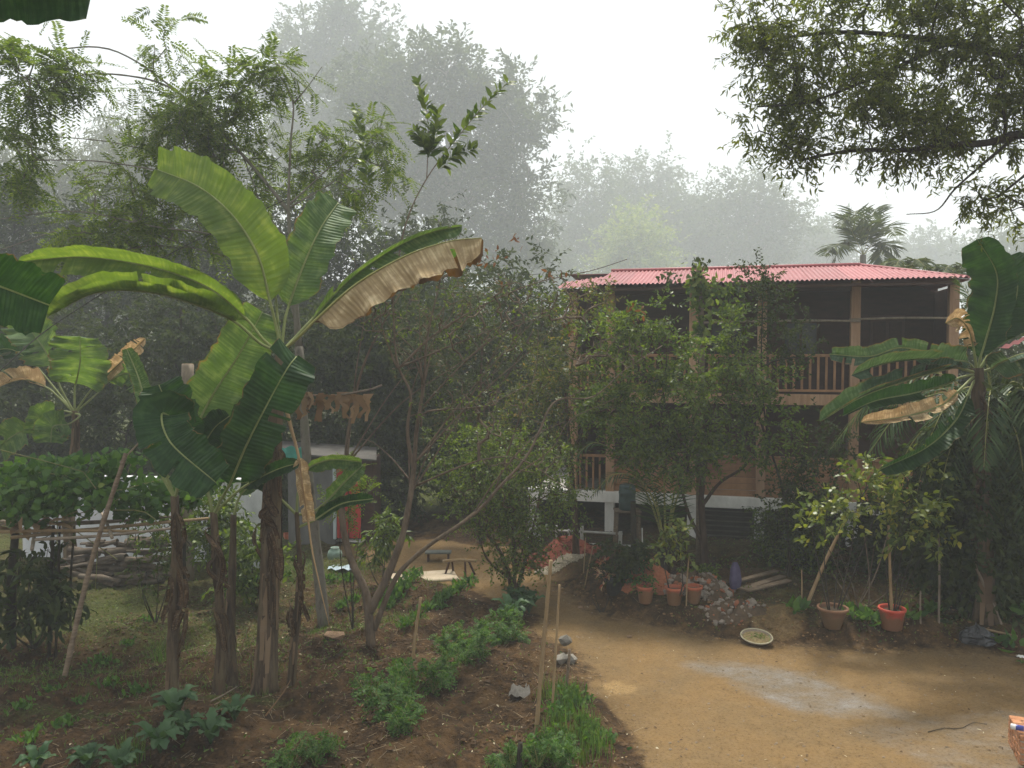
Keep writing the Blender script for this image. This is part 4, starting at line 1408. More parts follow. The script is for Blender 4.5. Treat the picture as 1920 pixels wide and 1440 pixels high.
# --- trees between the garden and the left end of the house
b_ = G(1080, 1045)
D_ = depth_of(b_)
lim = [([b_, W(1078, 960, D_), W(1070, 860, D_), W(1060, 740, D_)], .08, .03), ([W(1075, 900, D_), W(1030, 800, D_), W(990, 720, D_)], .04, .015), ([W(1070, 860, D_), W(1110, 760, D_), W(1150, 660, D_)], .04, .015)]
make_tree('shrub_tree', 'loose olive green shrub tree in front of the left end of the house', 'tree', b_, lim,
          [(1050, 700, D_, 110, 90, 1.0), (1120, 640, D_ - .2, 80, 60, .8), (1150, 740, D_ - .4, 70, 80, .8), (1010, 800, D_ - .2, 110, 70, .9), (1090, 580, D_, 60, 40, .6)],
          dict(L_SMALL, llen=.10), M['bark_brown'], LM['shrub'], 115, 4)
b_ = G(905, 1012)
D_ = depth_of(b_)
lim = [([b_, W(905, 900, D_), W(900, 760, D_), W(905, 640, D_)], .10, .03), ([W(900, 820, D_), W(840, 720, D_), W(800, 640, D_)], .04, .015), ([W(900, 780, D_), W(960, 690, D_), W(1000, 620, D_)], .04, .015)]
make_tree('shrub_tree', 'grey green bushy tree rising behind the crooked bare branches', 'tree', b_, lim,
          [(900, 650, D_, 120, 100, 1.2), (990, 620, D_, 100, 90, 1.1), (830, 740, D_, 110, 90, 1.1), (940, 770, D_, 120, 80, 1.1), (780, 640, D_ + .3, 80, 90, 1.0), (870, 560, D_, 90, 50, .8)],
          dict(L_SMALL, llen=.12, lw=.055, ntw=7, tlen=.42), M['bark_brown'], LM['under'], 105, 5)

# --- the leafy tree in front of the house
b_ = G(1322, 1068)
D_ = depth_of(b_)
HD = D_ - .9
lim = [([b_ - [0, 0, .1], W(1318, 1000, D_), W(1315, 930, D_), W(1322, 860, D_ - .2), W(1318, 760, D_ - .4)], .10, .04),
       ([W(1315, 950, D_), W(1350, 905, D_ - .2), W(1400, 870, D_ - .4), W(1440, 800, D_ - .5)], .045, .016),
       ([W(1318, 880, D_), W(1270, 820, D_ - .3), W(1210, 780, D_ - .6), W(1150, 770, D_ - .8)], .05, .015),
       ([W(1278, 905, D_ - .2), W(1270, 860, D_ - .3), W(1250, 780, D_ - .4), W(1240, 700, D_ - .4)], .04, .015),
       ([W(1318, 1020, D_), W(1290, 960, D_ - .2), W(1272, 890, D_ - .3)], .05, .03)]
make_tree('leafy_tree', 'leafy green tree with forked dark trunk in front of the slatted house base', 'tree', b_, lim,
          [(1190, 790, HD, 100, 70, .9), (1130, 770, HD, 60, 50, .6), (1320, 740, HD, 120, 80, 1.0), (1420, 790, HD, 90, 80, .8), (1250, 700, HD, 100, 70, .8), (1290, 840, HD - .2, 130, 50, .8), (1200, 850, HD - .1, 80, 40, .6),
           (1390, 690, HD, 80, 60, .7), (1200, 630, HD + .2, 70, 50, .5), (1450, 850, HD, 50, 50, .5), (1270, 610, HD + .2, 60, 45, .5), (1150, 640, HD + .3, 60, 50, .5), (1380, 620, HD + .1, 40, 40, .4)],
          dict(L_SMALL, ntw=9, llen=.11, lw=.05, spread=.10), M['bark_brown'], LM['citrus'], 190, 6)
b_ = G(1480, 1080)
D_ = depth_of(b_)
lim = [([b_ - [0, 0, .1], W(1478, 1000, D_), W(1468, 920, D_), W(1440, 820, D_ + .2), W(1428, 700, D_ + .3), W(1430, 560, D_ + .3)], .035, .012), ([W(1470, 930, D_), W(1510, 860, D_), W(1530, 800, D_)], .02, .01)]
make_tree('slim_shrub', 'slim dark shrub with a thin crown climbing over the house post left of the balcony', 'shrub', b_, lim,
          [(1440, 580, D_ + .3, 45, 55, .4), (1480, 640, D_ + .3, 40, 40, .3), (1500, 900, D_, 60, 70, .5), (1540, 840, D_, 50, 40, .4), (1470, 970, D_, 50, 50, .4), (1430, 520, D_ + .3, 12, 22, .1, 900)],
          dict(L_SMALL, llen=.085), M['bark_dark'], LM['dark'], 90, 7)

# --- post overgrown by a pale vine, in front of the house
b_ = G(1310, 1058)
D_ = depth_of(b_)
vp = thing('vine_post', 'timber post wrapped in pale lime green vine reaching up to the roof edge', 'vine', b_)
part('post', tube(spline([b_, W(1312, 800, D_), W(1316, 640, D_), W(1310, 500, D_)], 8), .07, 8), M['wood_old'], vp, True)
g = np.random.default_rng(12)


def leafcloud(g, blobs, n, llen, lw, kind='ovate', droop=.5):
    wt = np.array([b[3] * b[4] for b in blobs], float)
    idx = g.choice(len(blobs), n, p=wt / wt.sum())
    cs = np.array([W(b[0], b[1], b[2]) for b in blobs])[idx]
    rs = np.array([[b[3] * b[2] / FPX, b[5], b[4] * b[2] / FPX] for b in blobs])[idx]
    p = cs + unit(g.standard_normal((n, 3))) * g.random((n, 1)) ** .5 * rs
    ax = unit(g.standard_normal((n, 3)) + [0, -.2, -droop])
    return set_leaves(leaf_tpl(kind), p, ax, g.standard_normal((n, 3)) + [0, -.8, .6], llen * (.6 + .7 * g.random(n)), lw * (.7 + .6 * g.random(n)))


part('vine_leaves', leafcloud(g, [(1308, 540, D_ - .1, 22, 50, .15), (1350, 545, D_ - .05, 50, 28, .15), (1310, 610, D_ - .1, 14, 40, .12), (1370, 580, D_, 30, 14, .1)], 420, .15, .10), LM['feather'], vp)
part('hanging_leaves', leafcloud(g, [(1330, 585, D_ - .2, 8, 30, .05), (1322, 630, D_ - .2, 8, 25, .05), (1310, 520, D_ - .2, 12, 30, .05)], 46, .19, .14), LM['lime'], vp)
part('top_leaves', leafcloud(g, [(1305, 490, D_, 28, 12, .15), (1258, 520, D_, 30, 12, .15), (1385, 530, D_, 14, 18, .1), (1437, 525, D_, 8, 14, .1)], 110, .13, .07), LM['dark'], vp)

# --- palms: fronds with separate leaflets
def frond(parent, pts, ll, nl=46, droop=.5, m=None, seed=0, vee=.35, wd=.03, ribr=.018, name='frond'):
    g = np.random.default_rng(seed + 900)
    C = spline(pts, nl)
    T = unit(np.gradient(C, axis=0))
    up = unit(np.array([0, 0, 1.0]) - T * T[:, 2:3] + 1e-4)
    sd = np.cross(T, up)
    ps, ax, nr, L = [], [], [], []
    for k in range(int(nl * .16), nl):
        t = k / (nl - 1)
        pr = math.sin(math.pi * min(1, .18 + .80 * t)) ** .7
        for s in (-1, 1):
            ps.append(C[k])
            ax.append(T[k] * (.55 + .5 * t) + s * sd[k] * 1.0 + up[k] * vee * g.random() + np.array([0, 0, -droop * (.6 + .6 * g.random())]))
            nr.append(up[k] + .25 * g.standard_normal(3))
            L.append(ll * pr * (.85 + .3 * g.random()))
    tpl = (np.array([[0, 0, 0], [.35, .5, 0], [.35, -.5, 0], [.75, .3, -.08], [.75, -.3, -.08], [1, 0, -.22]]), np.array([[0, 2, 1], [1, 2, 4], [1, 4, 3], [3, 4, 5]]))
    o = part(name, set_leaves(tpl, np.array(ps), np.array(ax), np.array(nr), np.array(L), np.full(len(L), wd)), m or LM['palm'], parent)
    part('rachis', tube(C, np.linspace(ribr, .004, nl), 5), M['petiole'], o, True)
    return o


pb = G(1245, 1072)
PD = depth_of(pb)
pal = thing('young_palm', 'young palm with arching feather fronds in front of the white beam', 'palm', pb, 'palms')
part('trunk', tube(spline([pb - [0, 0, .1], W(1246, 1045, PD), W(1248, 1010, PD)], 6), np.linspace(.13, .07, 6), 10, ridge=.1), M['bark_dark'], pal, True)
for k, ends in enumerate([[(1246, 1020, 0), (1215, 930, -.2), (1170, 860, -.4), (1115, 830, -.5), (1075, 860, -.6)], [(1246, 1020, 0), (1222, 900, -.1), (1190, 800, -.1), (1150, 740, -.2), (1120, 720, -.3)],
                          [(1248, 1020, 0), (1245, 900, -.2), (1240, 800, -.3), (1225, 720, -.4), (1200, 690, -.5)], [(1250, 1020, 0), (1275, 920, -.2), (1330, 850, -.3), (1390, 840, -.4), (1440, 880, -.5)],
                          [(1250, 1020, 0), (1270, 900, .1), (1310, 810, .2), (1360, 760, .2)], [(1246, 1020, 0), (1230, 950, -.3), (1200, 900, -.6), (1150, 890, -.9), (1110, 930, -1.0)]]):
    frond(pal, [W(x, y, PD + dd) for x, y, dd in ends], .62, 44, .35, seed=k, ribr=.028)

pb = G(1880, 1120)
PD = depth_of(pb)
pal = thing('dark_palm', 'dark drooping palm in the shade behind the right banana plant', 'palm', pb, 'palms')
part('trunk', tube(spline([pb - [0, 0, .1], W(1870, 980, PD), W(1862, 780, PD)], 8), np.linspace(.16, .12, 8), 10, ridge=.12), M['bark_dark'], pal, True)
rg = np.random.default_rng(5)
for k in range(16):
    a = 2 * math.pi * k / 16 + .2
    el = .2 + .75 * rg.random()
    L = 2.4 + .6 * rg.random()
    c = W(1862, 775, PD)
    dr = np.array([math.cos(a), math.sin(a), 0])
    frond(pal, [c, c + dr * L * .35 + [0, 0, L * .30 * el], c + dr * L * .72 + [0, 0, L * .18 * el - .15], c + dr * L + [0, 0, -L * .35 + .3 * el]], .75, 40, .75, seed=20 + k, wd=.035)
for k in range(9):
    a = math.pi * (1.0 + k / 8.0)
    c = W(1858, 790, PD - .5)
    L = 2.0 + .5 * rg.random()
    dr = np.array([math.cos(a), .6 * math.sin(a), 0])
    frond(pal, [c, c + dr * L * .3 + [0, 0, .25], c + dr * L * .65 + [0, 0, -.45], c + dr * L * .85 + [0, 0, -1.5 - .6 * rg.random()]], .7, 40, .8, seed=40 + k, wd=.035)
for k, (x, y) in enumerate([(1810, 560), (1790, 520), (1900, 560)]):
    c = W(1862, 775, PD)
    frond(pal, [c, W(1850, 650, PD), W((1850 + x) / 2, (y + 600) / 2, PD), W(x, y, PD)], .6, 40, .35, seed=50 + k)

PK = 42.0
pt = W(1618, 478, PK)
pb = np.array([pt[0], pt[1], 0])
pal = thing('tall_palm', 'hazy palm showing its crown above the pink roof', 'palm', pb, 'palms')
part('trunk', tube(spline([pb, pb + [.1, 0, 4], pt], 10), np.linspace(.22, .15, 10), 10), M['bark_grey'], pal, True)
for k, (x, y) in enumerate([(1545, 478), (1575, 425), (1598, 412), (1648, 408), (1680, 440), (1685, 478), (1560, 500), (1660, 505), (1620, 420), (1640, 440)]):
    m1 = ((1618 + x) / 2, min(478, y) - 12)
    frond(pal, [pt, W(m1[0], (478 + m1[1]) / 2 - 14, PK + rg.normal() * .4), W((m1[0] + x) / 2, m1[1] - 4, PK + rg.normal() * .7), W(x, y, PK + rg.normal())], 1.15, 34, .3, seed=70 + k, wd=.11, m=LM['fog'])
for x, h in ((1700, 495), (1790, 505)):
    pt = W(x, h + 20, 27.0)
    pb = np.array([pt[0], pt[1], 0])
    pal = thing('tall_palm', 'small hazy palm tip just showing over the roof, ' + ('nearer the tall palm' if x < 1750 else 'at the right end'), 'palm', pb, 'palms')
    part('trunk', tube(spline([pb, pt], 5), .10, 8), M['bark_grey'], pal, True)
    for k in range(7):
        a = 2 * math.pi * k / 7 + .3
        L = 1.0
        dr = np.array([math.cos(a), math.sin(a), 0])
        frond(pal, [pt, pt + dr * L * .5 + [0, 0, .45], pt + dr * L + [0, 0, .2]], .5, 26, .3, seed=90 + k, wd=.06, m=LM['fog'])

# --- the big tree that hangs in from the right
ob = np.array([9.2, 10.6, 0.0])
ob[2] = float(height(ob[0], ob[1]))
OD = 11.0
lim = [([ob - [0, 0, .2], ob + [.1, 0, 3], W(2120, 420, OD), W(2060, 200, OD), W(2040, -60, OD)], .26, .12),
       ([W(2110, 380, OD), W(1990, 275, OD - .1), W(1920, 252, OD - .1), W(1850, 268, OD - .1), W(1780, 272, OD - .2), W(1690, 282, OD - .2), W(1600, 282, OD - .3), W(1500, 300, OD - .3)], .10, .02),
       ([W(1900, 260, OD - .1), W(1840, 310, OD), W(1790, 355, OD), W(1755, 395, OD), W(1700, 402, OD)], .03, .006),
       ([W(2060, 200, OD), W(1930, 120, OD + .2), W(1780, 80, OD + .3), W(1600, 60, OD + .3), W(1470, 70, OD + .3)], .09, .02),
       ([W(1780, 80, OD + .3), W(1650, 140, OD), W(1520, 190, OD - .2), W(1420, 200, OD - .2)], .04, .012),
       ([W(1990, 275, OD), W(1920, 330, OD), W(1870, 370, OD)], .04, .015),
       ([W(2060, 200, OD), W(2140, 120, OD + .2), W(2240, 100, OD + .3)], .08, .02)]
make_tree('overhanging_tree', 'large tree with sickle shaped leaves hanging in from the upper right', 'tree', ob, lim,
          [(1560, 60, OD + .2, 130, 90, .8), (1470, 130, OD, 85, 80, .7), (1700, 100, OD + .2, 150, 110, .9), (1850, 100, OD + .2, 120, 130, 1.0), (1560, 190, OD - .1, 120, 60, .7), (1500, 270, OD - .3, 75, 45, .5), (1640, 260, OD - .2, 130, 50, .6),
           (1770, 230, OD - .1, 110, 60, .7), (1890, 240, OD, 80, 60, .6), (1880, 370, OD, 70, 50, .5), (1840, 350, OD, 40, 25, .3), (1920, 400, OD, 60, 40, .5), (1425, 245, OD - .2, 25, 20, .2, 1500), (1430, 40, OD, 35, 60, .4, 3500), (1425, 130, OD - .1, 30, 40, .3, 2200), (1700, -40, OD, 260, 70, .9), (2060, 90, OD, 130, 140, 1.0), (2240, 120, OD, 120, 130, 1.0), (2120, 280, OD, 110, 60, .8), (2060, -80, OD, 200, 80, 1.0)],
          L_SICK, M['bark_dark'], LM['over'], 345, 8, tip_r=.0055)

# --- dark wood behind the garden, left of the house
spec = [  # px, ytop, d, halfwidth px, label bits
    (90, 560, 27.0, 150, 'dark shaded tree behind the half withered banana at the left edge'),
    (330, 520, 25.5, 150, 'dark dense tree directly behind the pale tree stump'),
    (590, 540, 24.0, 130, 'dark tree behind the stem of the feathery tree'),
    (760, 500, 25.0, 130, 'dark leafy tree behind the bare tree, left of the grey green bush'),
    (960, 480, 26.5, 130, 'dark tree filling the gap left of the pink roof'),
    (-190, 540, 24.0, 150, 'dark tree just past the left edge beyond the trellis'),
    (2060, 560, 22.0, 140, 'dark tree just past the right edge beyond the banana'),
    (2330, 540, 25.0, 150, 'dark tree well past the right edge beyond the yard'),
]
for k, (px, yt, d, hw, lab) in enumerate(spec):
    p = W(px, 900, d)
    b_ = np.array([p[0], p[1], 0.0])
    t1 = W(px, (yt + 900) / 2, d)
    lim = [([b_, b_ + [.1, 0, 1.5], t1, W(px + 10, yt + 60, d)], .16, .05), ([t1, W(px - hw * .7, yt + 120, d + .3)], .06, .02), ([t1, W(px + hw * .7, yt + 100, d - .3)], .06, .02)]
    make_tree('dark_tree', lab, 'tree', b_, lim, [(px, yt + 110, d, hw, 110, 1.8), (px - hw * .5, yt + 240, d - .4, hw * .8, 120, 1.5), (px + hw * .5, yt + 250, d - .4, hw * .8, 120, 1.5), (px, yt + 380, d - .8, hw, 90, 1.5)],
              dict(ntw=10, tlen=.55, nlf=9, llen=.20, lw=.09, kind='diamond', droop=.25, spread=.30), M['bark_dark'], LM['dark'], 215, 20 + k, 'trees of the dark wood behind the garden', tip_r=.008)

spec2 = [(20, 300, 38.0, 130, 'shadowy tall tree at the left edge behind the feathery leaves'), (200, 330, 40.0, 130, 'shadowy tall tree behind the arching bare branches'),
         (400, 340, 37.0, 130, 'shadowy tall tree right behind the upright banana leaf'), (590, 330, 36.0, 130, 'shadowy tall tree between feathery tree and broadleaf tree'),
         (760, 380, 36.0, 130, 'shadowy tree under the right hand broadleaf crown'), (1860, 560, 27.0, 110, 'shadowy tree behind the right banana, beyond the house end'),
         (-120, 400, 34.0, 120, 'shadowy tree cut by the left edge behind the trellis')]
for k, (px, yt, d, hw, lab) in enumerate(spec2):
    p = W(px, 900, d)
    b_ = np.array([p[0], p[1], float(height(p[0], p[1])) - .1])
    t1 = W(px, (yt + 900) / 2, d)
    lim = [([b_, b_ + [.1, 0, 1.5], t1, W(px + 10, yt + 60, d)], .2, .05), ([t1, W(px - hw * .7, yt + 160, d + .3)], .07, .02), ([t1, W(px + hw * .7, yt + 150, d - .3)], .07, .02)]
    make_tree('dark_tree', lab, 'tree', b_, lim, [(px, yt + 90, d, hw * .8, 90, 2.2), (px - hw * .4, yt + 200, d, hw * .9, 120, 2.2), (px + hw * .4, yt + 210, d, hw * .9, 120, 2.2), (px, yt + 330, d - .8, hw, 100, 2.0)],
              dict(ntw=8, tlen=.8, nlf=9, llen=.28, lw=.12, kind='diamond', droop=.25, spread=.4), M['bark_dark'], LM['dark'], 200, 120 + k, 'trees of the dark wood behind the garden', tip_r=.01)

# --- bamboo thicket, far left
def bamboo_clump(px, ybase, d, n, ytop, spread, seed, lab, lean=(-.3, .3)):
    g = np.random.default_rng(seed)
    p = W(px, ybase, d)
    k_ = d / 36.0
    z0 = float(height(p[0], p[1]))
    root = thing('bamboo_clump', lab, 'bamboo', [p[0], p[1], z0], 'bamboo clumps')
    tips = []
    for k in range(n):
        h = (5 + (660 - ytop) * d / FPX - z0) * (.72 + .32 * g.random())
        b = np.array([p[0] + g.normal() * spread * .35 * k_, p[1] + g.normal() * spread * .35 * k_, z0])
        le = np.array([g.uniform(*lean), g.normal() * .2, 0]) * h
        C = spline([b, b + le * .15 + [0, 0, h * .5], b + le * .55 + [0, 0, h * .85], b + le + [0, 0, h * .92]], 14)
        part('culm', tube(C, np.linspace(.05, .008, 14) * k_, 6), M['bamboo_grey'], root, True)
        for q in range(4, 14):
            for _ in range(3):
                tips.append(C[q] + g.normal(size=3) * [.45, .45, .25] * np.array(k_))
    tips = np.array(tips)
    Lf, tw = sprays(g, tips, tips.mean(0), ntw=5, tlen=1.0 * k_, nlf=10, llen=.34 * k_, lw=.055 * k_, kind='diamond', droop=.75, spread=.25 * k_, outw=.5)
    part('leaves', Lf, LM['bamboo'], root)
    return root


bamboo_clump(60, 800, 95, 13, 190, 2.6, 1, 'leaning bamboo clump in the haze at the far left edge')
bamboo_clump(250, 800, 120, 13, 150, 2.6, 2, 'pale bamboo clump seen through the feathery branches', (-.1, .35))
bamboo_clump(400, 800, 125, 10, 230, 2.4, 3, 'bamboo clump between the feathery tree and the tall hazy trees')

# --- the two tall hazy trees and the trees beyond
FK = 4.2


def far_tree(px, d, blobs, lab, seed, leaf, lm, nt, group, name='hazy_tree', r=.3, tip=.02):
    FK = 3.9 if d < 60 else 3.1
    d = d * FK
    blobs = [(b[0], b[1], b[2] * FK, b[3], b[4], b[5] * FK) for b in blobs]
    r, tip = r * FK, tip * FK
    leaf = dict(leaf, tlen=leaf['tlen'] * FK, llen=leaf['llen'] * FK, lw=leaf['lw'] * FK, spread=leaf['spread'] * FK)
    p = W(px, 800, d)
    b_ = np.array([p[0], p[1], float(height(p[0], p[1])) - .3])
    top = W(*blobs[0][:3])
    mid = b_ * .45 + top * .55
    mid[0] += .5
    lim = [([b_, b_ * .75 + mid * .25 + [0, 0, .2], mid, top], r, r * .25)]
    for b in blobs[1:]:
        e = W(*b[:3])
        lim.append(([mid * .9 + b_ * .1, (mid + e) / 2 + [0, 0, .4], e], r * .4, r * .1))
    return make_tree(name, lab, 'tree', b_, lim, blobs, leaf, M['bark_grey'], lm, nt, seed, group, tip_r=tip, twigs=False)


far_tree(860, 38, [(830, 190, 38, 130, 95, 2.6), (940, 230, 38, 75, 90, 2.2), (720, 200, 38, 110, 90, 2.5), (980, 370, 38, 75, 70, 2.0), (860, 330, 38, 130, 100, 2.6), (740, 330, 38, 100, 90, 2.4), (1010, 450, 37.5, 50, 40, 1.4), (900, 450, 37.5, 110, 60, 2.2)],
         'tall hazy broadleaf tree with ragged right edge behind the bare tree', 1, L_FAR, LM['fog'], 230, 'hazy trees behind the garden')
far_tree(600, 50, [(650, 70, 50, 90, 75, 2.8), (570, 90, 50, 70, 60, 2.4), (620, 190, 50, 110, 80, 3.0), (700, 130, 50, 50, 60, 2.0), (540, 190, 50, 60, 60, 2.2), (600, 300, 50, 110, 80, 3.0)],
         'tallest pale tree fading into the fog behind the broadleaf tree', 2, dict(L_FAR, llen=.36, lw=.15, spread=.5), LM['fog'], 170, 'hazy trees behind the garden')
far = [(1110, 78, [(1100, 360, 78, 60, 45, 3.5), (1140, 440, 78, 90, 60, 4), (1080, 450, 78, 60, 60, 4)], 'faint tree left of the pale green tree beyond the roof'),
       (1210, 84, [(1215, 330, 84, 55, 40, 3.5), (1190, 390, 84, 80, 50, 4), (1240, 450, 84, 90, 60, 4)], 'faint rounded tree with the highest crown beyond the roof'),
       (1300, 80, [(1290, 410, 80, 50, 45, 3), (1310, 470, 80, 90, 50, 4)], 'low faint tree in the dip beyond the roof'),
       (1400, 76, [(1400, 385, 76, 70, 50, 3.5), (1370, 450, 76, 80, 60, 4), (1450, 440, 76, 50, 60, 3.5)], 'faint bushy tree left of the hazy palm'),
       (1190, 66, [(1190, 460, 66, 40, 50, 2.5), (1195, 520, 66, 60, 50, 3)], 'pale lime green tree in the fog beyond the roof'),
       (1560, 92, [(1540, 465, 92, 60, 40, 5), (1500, 500, 92, 80, 40, 6)], 'very faint low tree right of the faint bushy tree'),
       (1720, 94, [(1720, 490, 94, 90, 35, 6), (1800, 500, 94, 80, 40, 6)], 'very faint low tree behind the small palm tips'),
       (1900, 62, [(1905, 480, 62, 50, 50, 3), (1940, 540, 62, 80, 60, 4)], 'faint tree at the right edge under the overhanging branches'),
       (1010, 70, [(1010, 520, 70, 80, 50, 4), (960, 480, 70, 60, 60, 4)], 'faint tree low behind the tall broadleaf tree')]
for k, (px, d, bl, lab) in enumerate(far):
    far_tree(px, d, bl, lab, 40 + k, dict(L_FAR2, llen=.42 * d / 75, lw=.2 * d / 75, tlen=1.3), LM['lime'] if 'lime' in lab else LM['fog'], 150, 'faint far trees', 'far_tree', .3, .03)
# ------------------------------------------------------------------ poles, stakes and the trellis
def stake(name, label, cat, base, top, r=.022, m='bamboo', group=None, jag=True, nodes=4, tilt_d=0.0):
    """base, top in picture coordinates; base on the ground"""
    b = G(*base)
    d = depth_of(b)
    t = W(top[0], top[1], d + tilt_d)
    return pole(name, label, cat, b, t, r, m, group, nodes)


def pole(name, label, cat, b, t, r=.022, m='bamboo', group=None, nodes=4, parent=None):
    b, t = np.asarray(b, float), np.asarray(t, float)
    g = np.random.default_rng(int(abs(b[0] * 977 + t[2] * 131)) + 3)
    n = nodes * 4 + 1
    C = spline([b - unit(t - b) * (.12 if parent is None else 0), (b + t) / 2 + g.normal(size=3) * .012 * np.linalg.norm(t - b), t], n)
    rr = np.linspace(r, r * .82, n)
    rr[4:-1:4] *= 1.16
    VF = tube(C, rr, 8)
    if parent is not None:
        return part(name, VF, M[m], parent, True)
    return solo(name, VF, M[m], label, cat, b, group, True)


SG = 'bamboo stakes in the vegetable bed'
stake('bamboo_stake', 'tallest split bamboo stake at the edge of the dirt yard', 'stake', (1003, 1402), (1033, 1050), .028, group=SG, nodes=5)
stake('bamboo_stake', 'thinner bamboo stake just right of the tallest stake', 'stake', (1035, 1335), (1049, 1096), .018, group=SG)
stake('wooden_peg', 'short dark wooden peg next to the pale stone lumps', 'stake', (1062, 1282), (1068, 1217), .026, 'wood_old', SG, nodes=1)
stake('bamboo_stake', 'bamboo stake standing in the middle of the tomato plants', 'stake', (771, 1285), (789, 1120), .026, group=SG)
stake('wooden_peg', 'dark stub of a post among the leafy greens at the bottom edge', 'stake', (973, 1452), (976, 1392), .036, 'bark_dark', SG, nodes=1)
RG = 'sticks beside the potted plants'
stake('bamboo_pole', 'pale bamboo pole leaning right beside the brown pot', 'pole', (1510, 1142), (1577, 992), .034, group=RG, nodes=4)
stake('garden_stick', 'short upright stick just left of the leaning pale pole', 'stick', (1502, 1142), (1503, 1068), .014, group=RG, nodes=2)
stake('garden_stick', 'upright stick with side twig right of the red pot', 'stick', (1760, 1166), (1760, 998), .020, 'bamboo_grey', RG)
stake('garden_stick', 'short stub stick close to the red pot on its right', 'stick', (1726, 1170), (1726, 1108), .016, 'bamboo_grey', RG, nodes=2)
stake('bamboo_pole', 'grey pole leaning left at the right edge of the bank', 'pole', (1876, 1168), (1825, 1053), .026, 'bamboo_grey', RG)
stake('garden_stick', 'thin stick between the orange pots and the leafy seedling', 'stick', (1287, 1136), (1292, 1042), .014, group=RG, nodes=3)
stake('garden_stick', 'green bamboo stick leaning beside the black pot', 'stick', (1097, 1097), (1112, 1024), .014, group=RG, nodes=3)
stake('garden_stick', 'thin upright stick left of the gravel heap, near the fence', 'stick', (1094, 1075), (1098, 1008), .013, group=RG, nodes=3)
stake('garden_stick', 'thin white stick standing before the dark house base', 'stick', (1206, 1062), (1204, 990), .016, 'white_paint', RG, nodes=2)
stake('wooden_pole', 'grey weathered pole standing between the fence end and the young palm', 'pole', (1190, 1056), (1187, 940), .07, 'bark_dark', nodes=3)

# cut pale trunk behind the bananas
b_ = G(350, 1085)
D_ = depth_of(b_)
st = thing('cut_trunk', 'pale sawn off trunk sticking up behind the banana leaves', 'tree stump', b_)
C = spline([b_ - [0, 0, .1], W(348, 900, D_), W(352, 683, D_)], 14)
part('trunk', tube(C, np.linspace(.16, .125, 14), 12, ridge=.05), M['bark_cut'] if 'bark_cut' in M else M['bamboo_grey'], st, True)
part('cut_face', tube([C[-1], C[-1] + [0, 0, .012]], [.122, .118], 12), M['bamboo'], st)

# leaning bamboo of the trellis
tb = G(60, 1205)
TD = 12.9
tre = thing('bamboo_trellis', 'rough bamboo trellis carrying the gourd vine at the left edge', 'trellis', tb)
for k, (px, yb) in enumerate([(22, 1215), (92, 1232), (104, 1232), (132, 1190), (-60, 1200), (345, 1130)]):
    b = G(px, yb)
    pole('trellis_post', None, None, b, W(px + (8 if k != 5 else 2), 985, depth_of(b)), (.075, .03, .022, .022, .06, .035)[k], 'bark_dark', parent=tre)
for k, (a, b) in enumerate([((-80, 1000, 12.6), (258, 996, 13.2)), ((20, 1008, 12.9), (392, 972, 13.9)), ((-60, 985, 13.4), (250, 975, 13.6)), ((65, 1012, 12.7), (330, 990, 13.2)), ((-40, 975, 13.8), (330, 968, 14.4)), ((60, 1030, 12.5), (70, 960, 14.6)), ((210, 1008, 12.7), (190, 960, 14.6))]):
    pole('trellis_rail', None, None, W(*a), W(*b), (.030, .030, .024, .026, .024, .028, .028)[k], 'bamboo' if k < 2 else 'bamboo_grey', parent=tre, nodes=6)
g = np.random.default_rng(31)
dry = []
for k in range(26):
    p = W(g.uniform(-20, 110), g.uniform(966, 992), g.uniform(12.5, 13.4))
    dry.append(set_leaves(leaf_tpl('ovate'), p[None], g.normal(size=(1, 3)) * [1, 1, .3], np.array([[0, 0, 1.0]]) + g.normal(size=(1, 3)) * .3, [.28], [.16]))
part('dead_leaves', join(*dry), M['dry_leaf'], tre)
stake('bamboo_pole', 'thick bamboo pole leaning against the trellis on the left', 'pole', (122, 1268), (236, 850), .042, 'wood_old', nodes=7, tilt_d=.6)
pole('dead_branch', 'pale forked dead twig tied to the top of the leaning pole', 'branch', W(234, 858, 12.9), W(268, 822, 12.8), .014, 'bamboo_grey', nodes=2)

gv = thing('gourd_vine', 'gourd vine with round leaves heaped over the bamboo trellis', 'vine', G(60, 1180))
part('foliage', leafcloud(g, [(40, 915, 13.2, 90, 45, .9), (150, 925, 13.4, 110, 42, .9), (120, 880, 13.6, 110, 30, .7), (270, 935, 13.8, 60, 50, .7), (60, 955, 13.0, 80, 22, .7), (220, 865, 13.8, 50, 20, .4), (340, 920, 14.2, 40, 40, .5), (390, 900, 14.6, 40, 30, .4)], 2400, .15, .14, 'ovate', .2), LM['vine'] if 'vine' in LM else LM['veg'], gv)
vp_ = []
for k in range(26):
    a = W(g.uniform(-30, 280), g.uniform(900, 960), g.uniform(12.8, 14))
    vp_.append(tube(spline([a, a + g.normal(size=3) * .3, a + g.normal(size=3) * .6 + [0, 0, -.3]], 7), .008, 4, cap=False))
part('stems', join(*vp_), M['petiole'], gv, True)
part('yellow_leaf', set_leaves(leaf_tpl('ovate'), W(183, 912, 12.3)[None], np.array([[1.0, 0, .3]]), np.array([[0, -1, .5]]), [.12], [.10]), LM['lime'], gv)
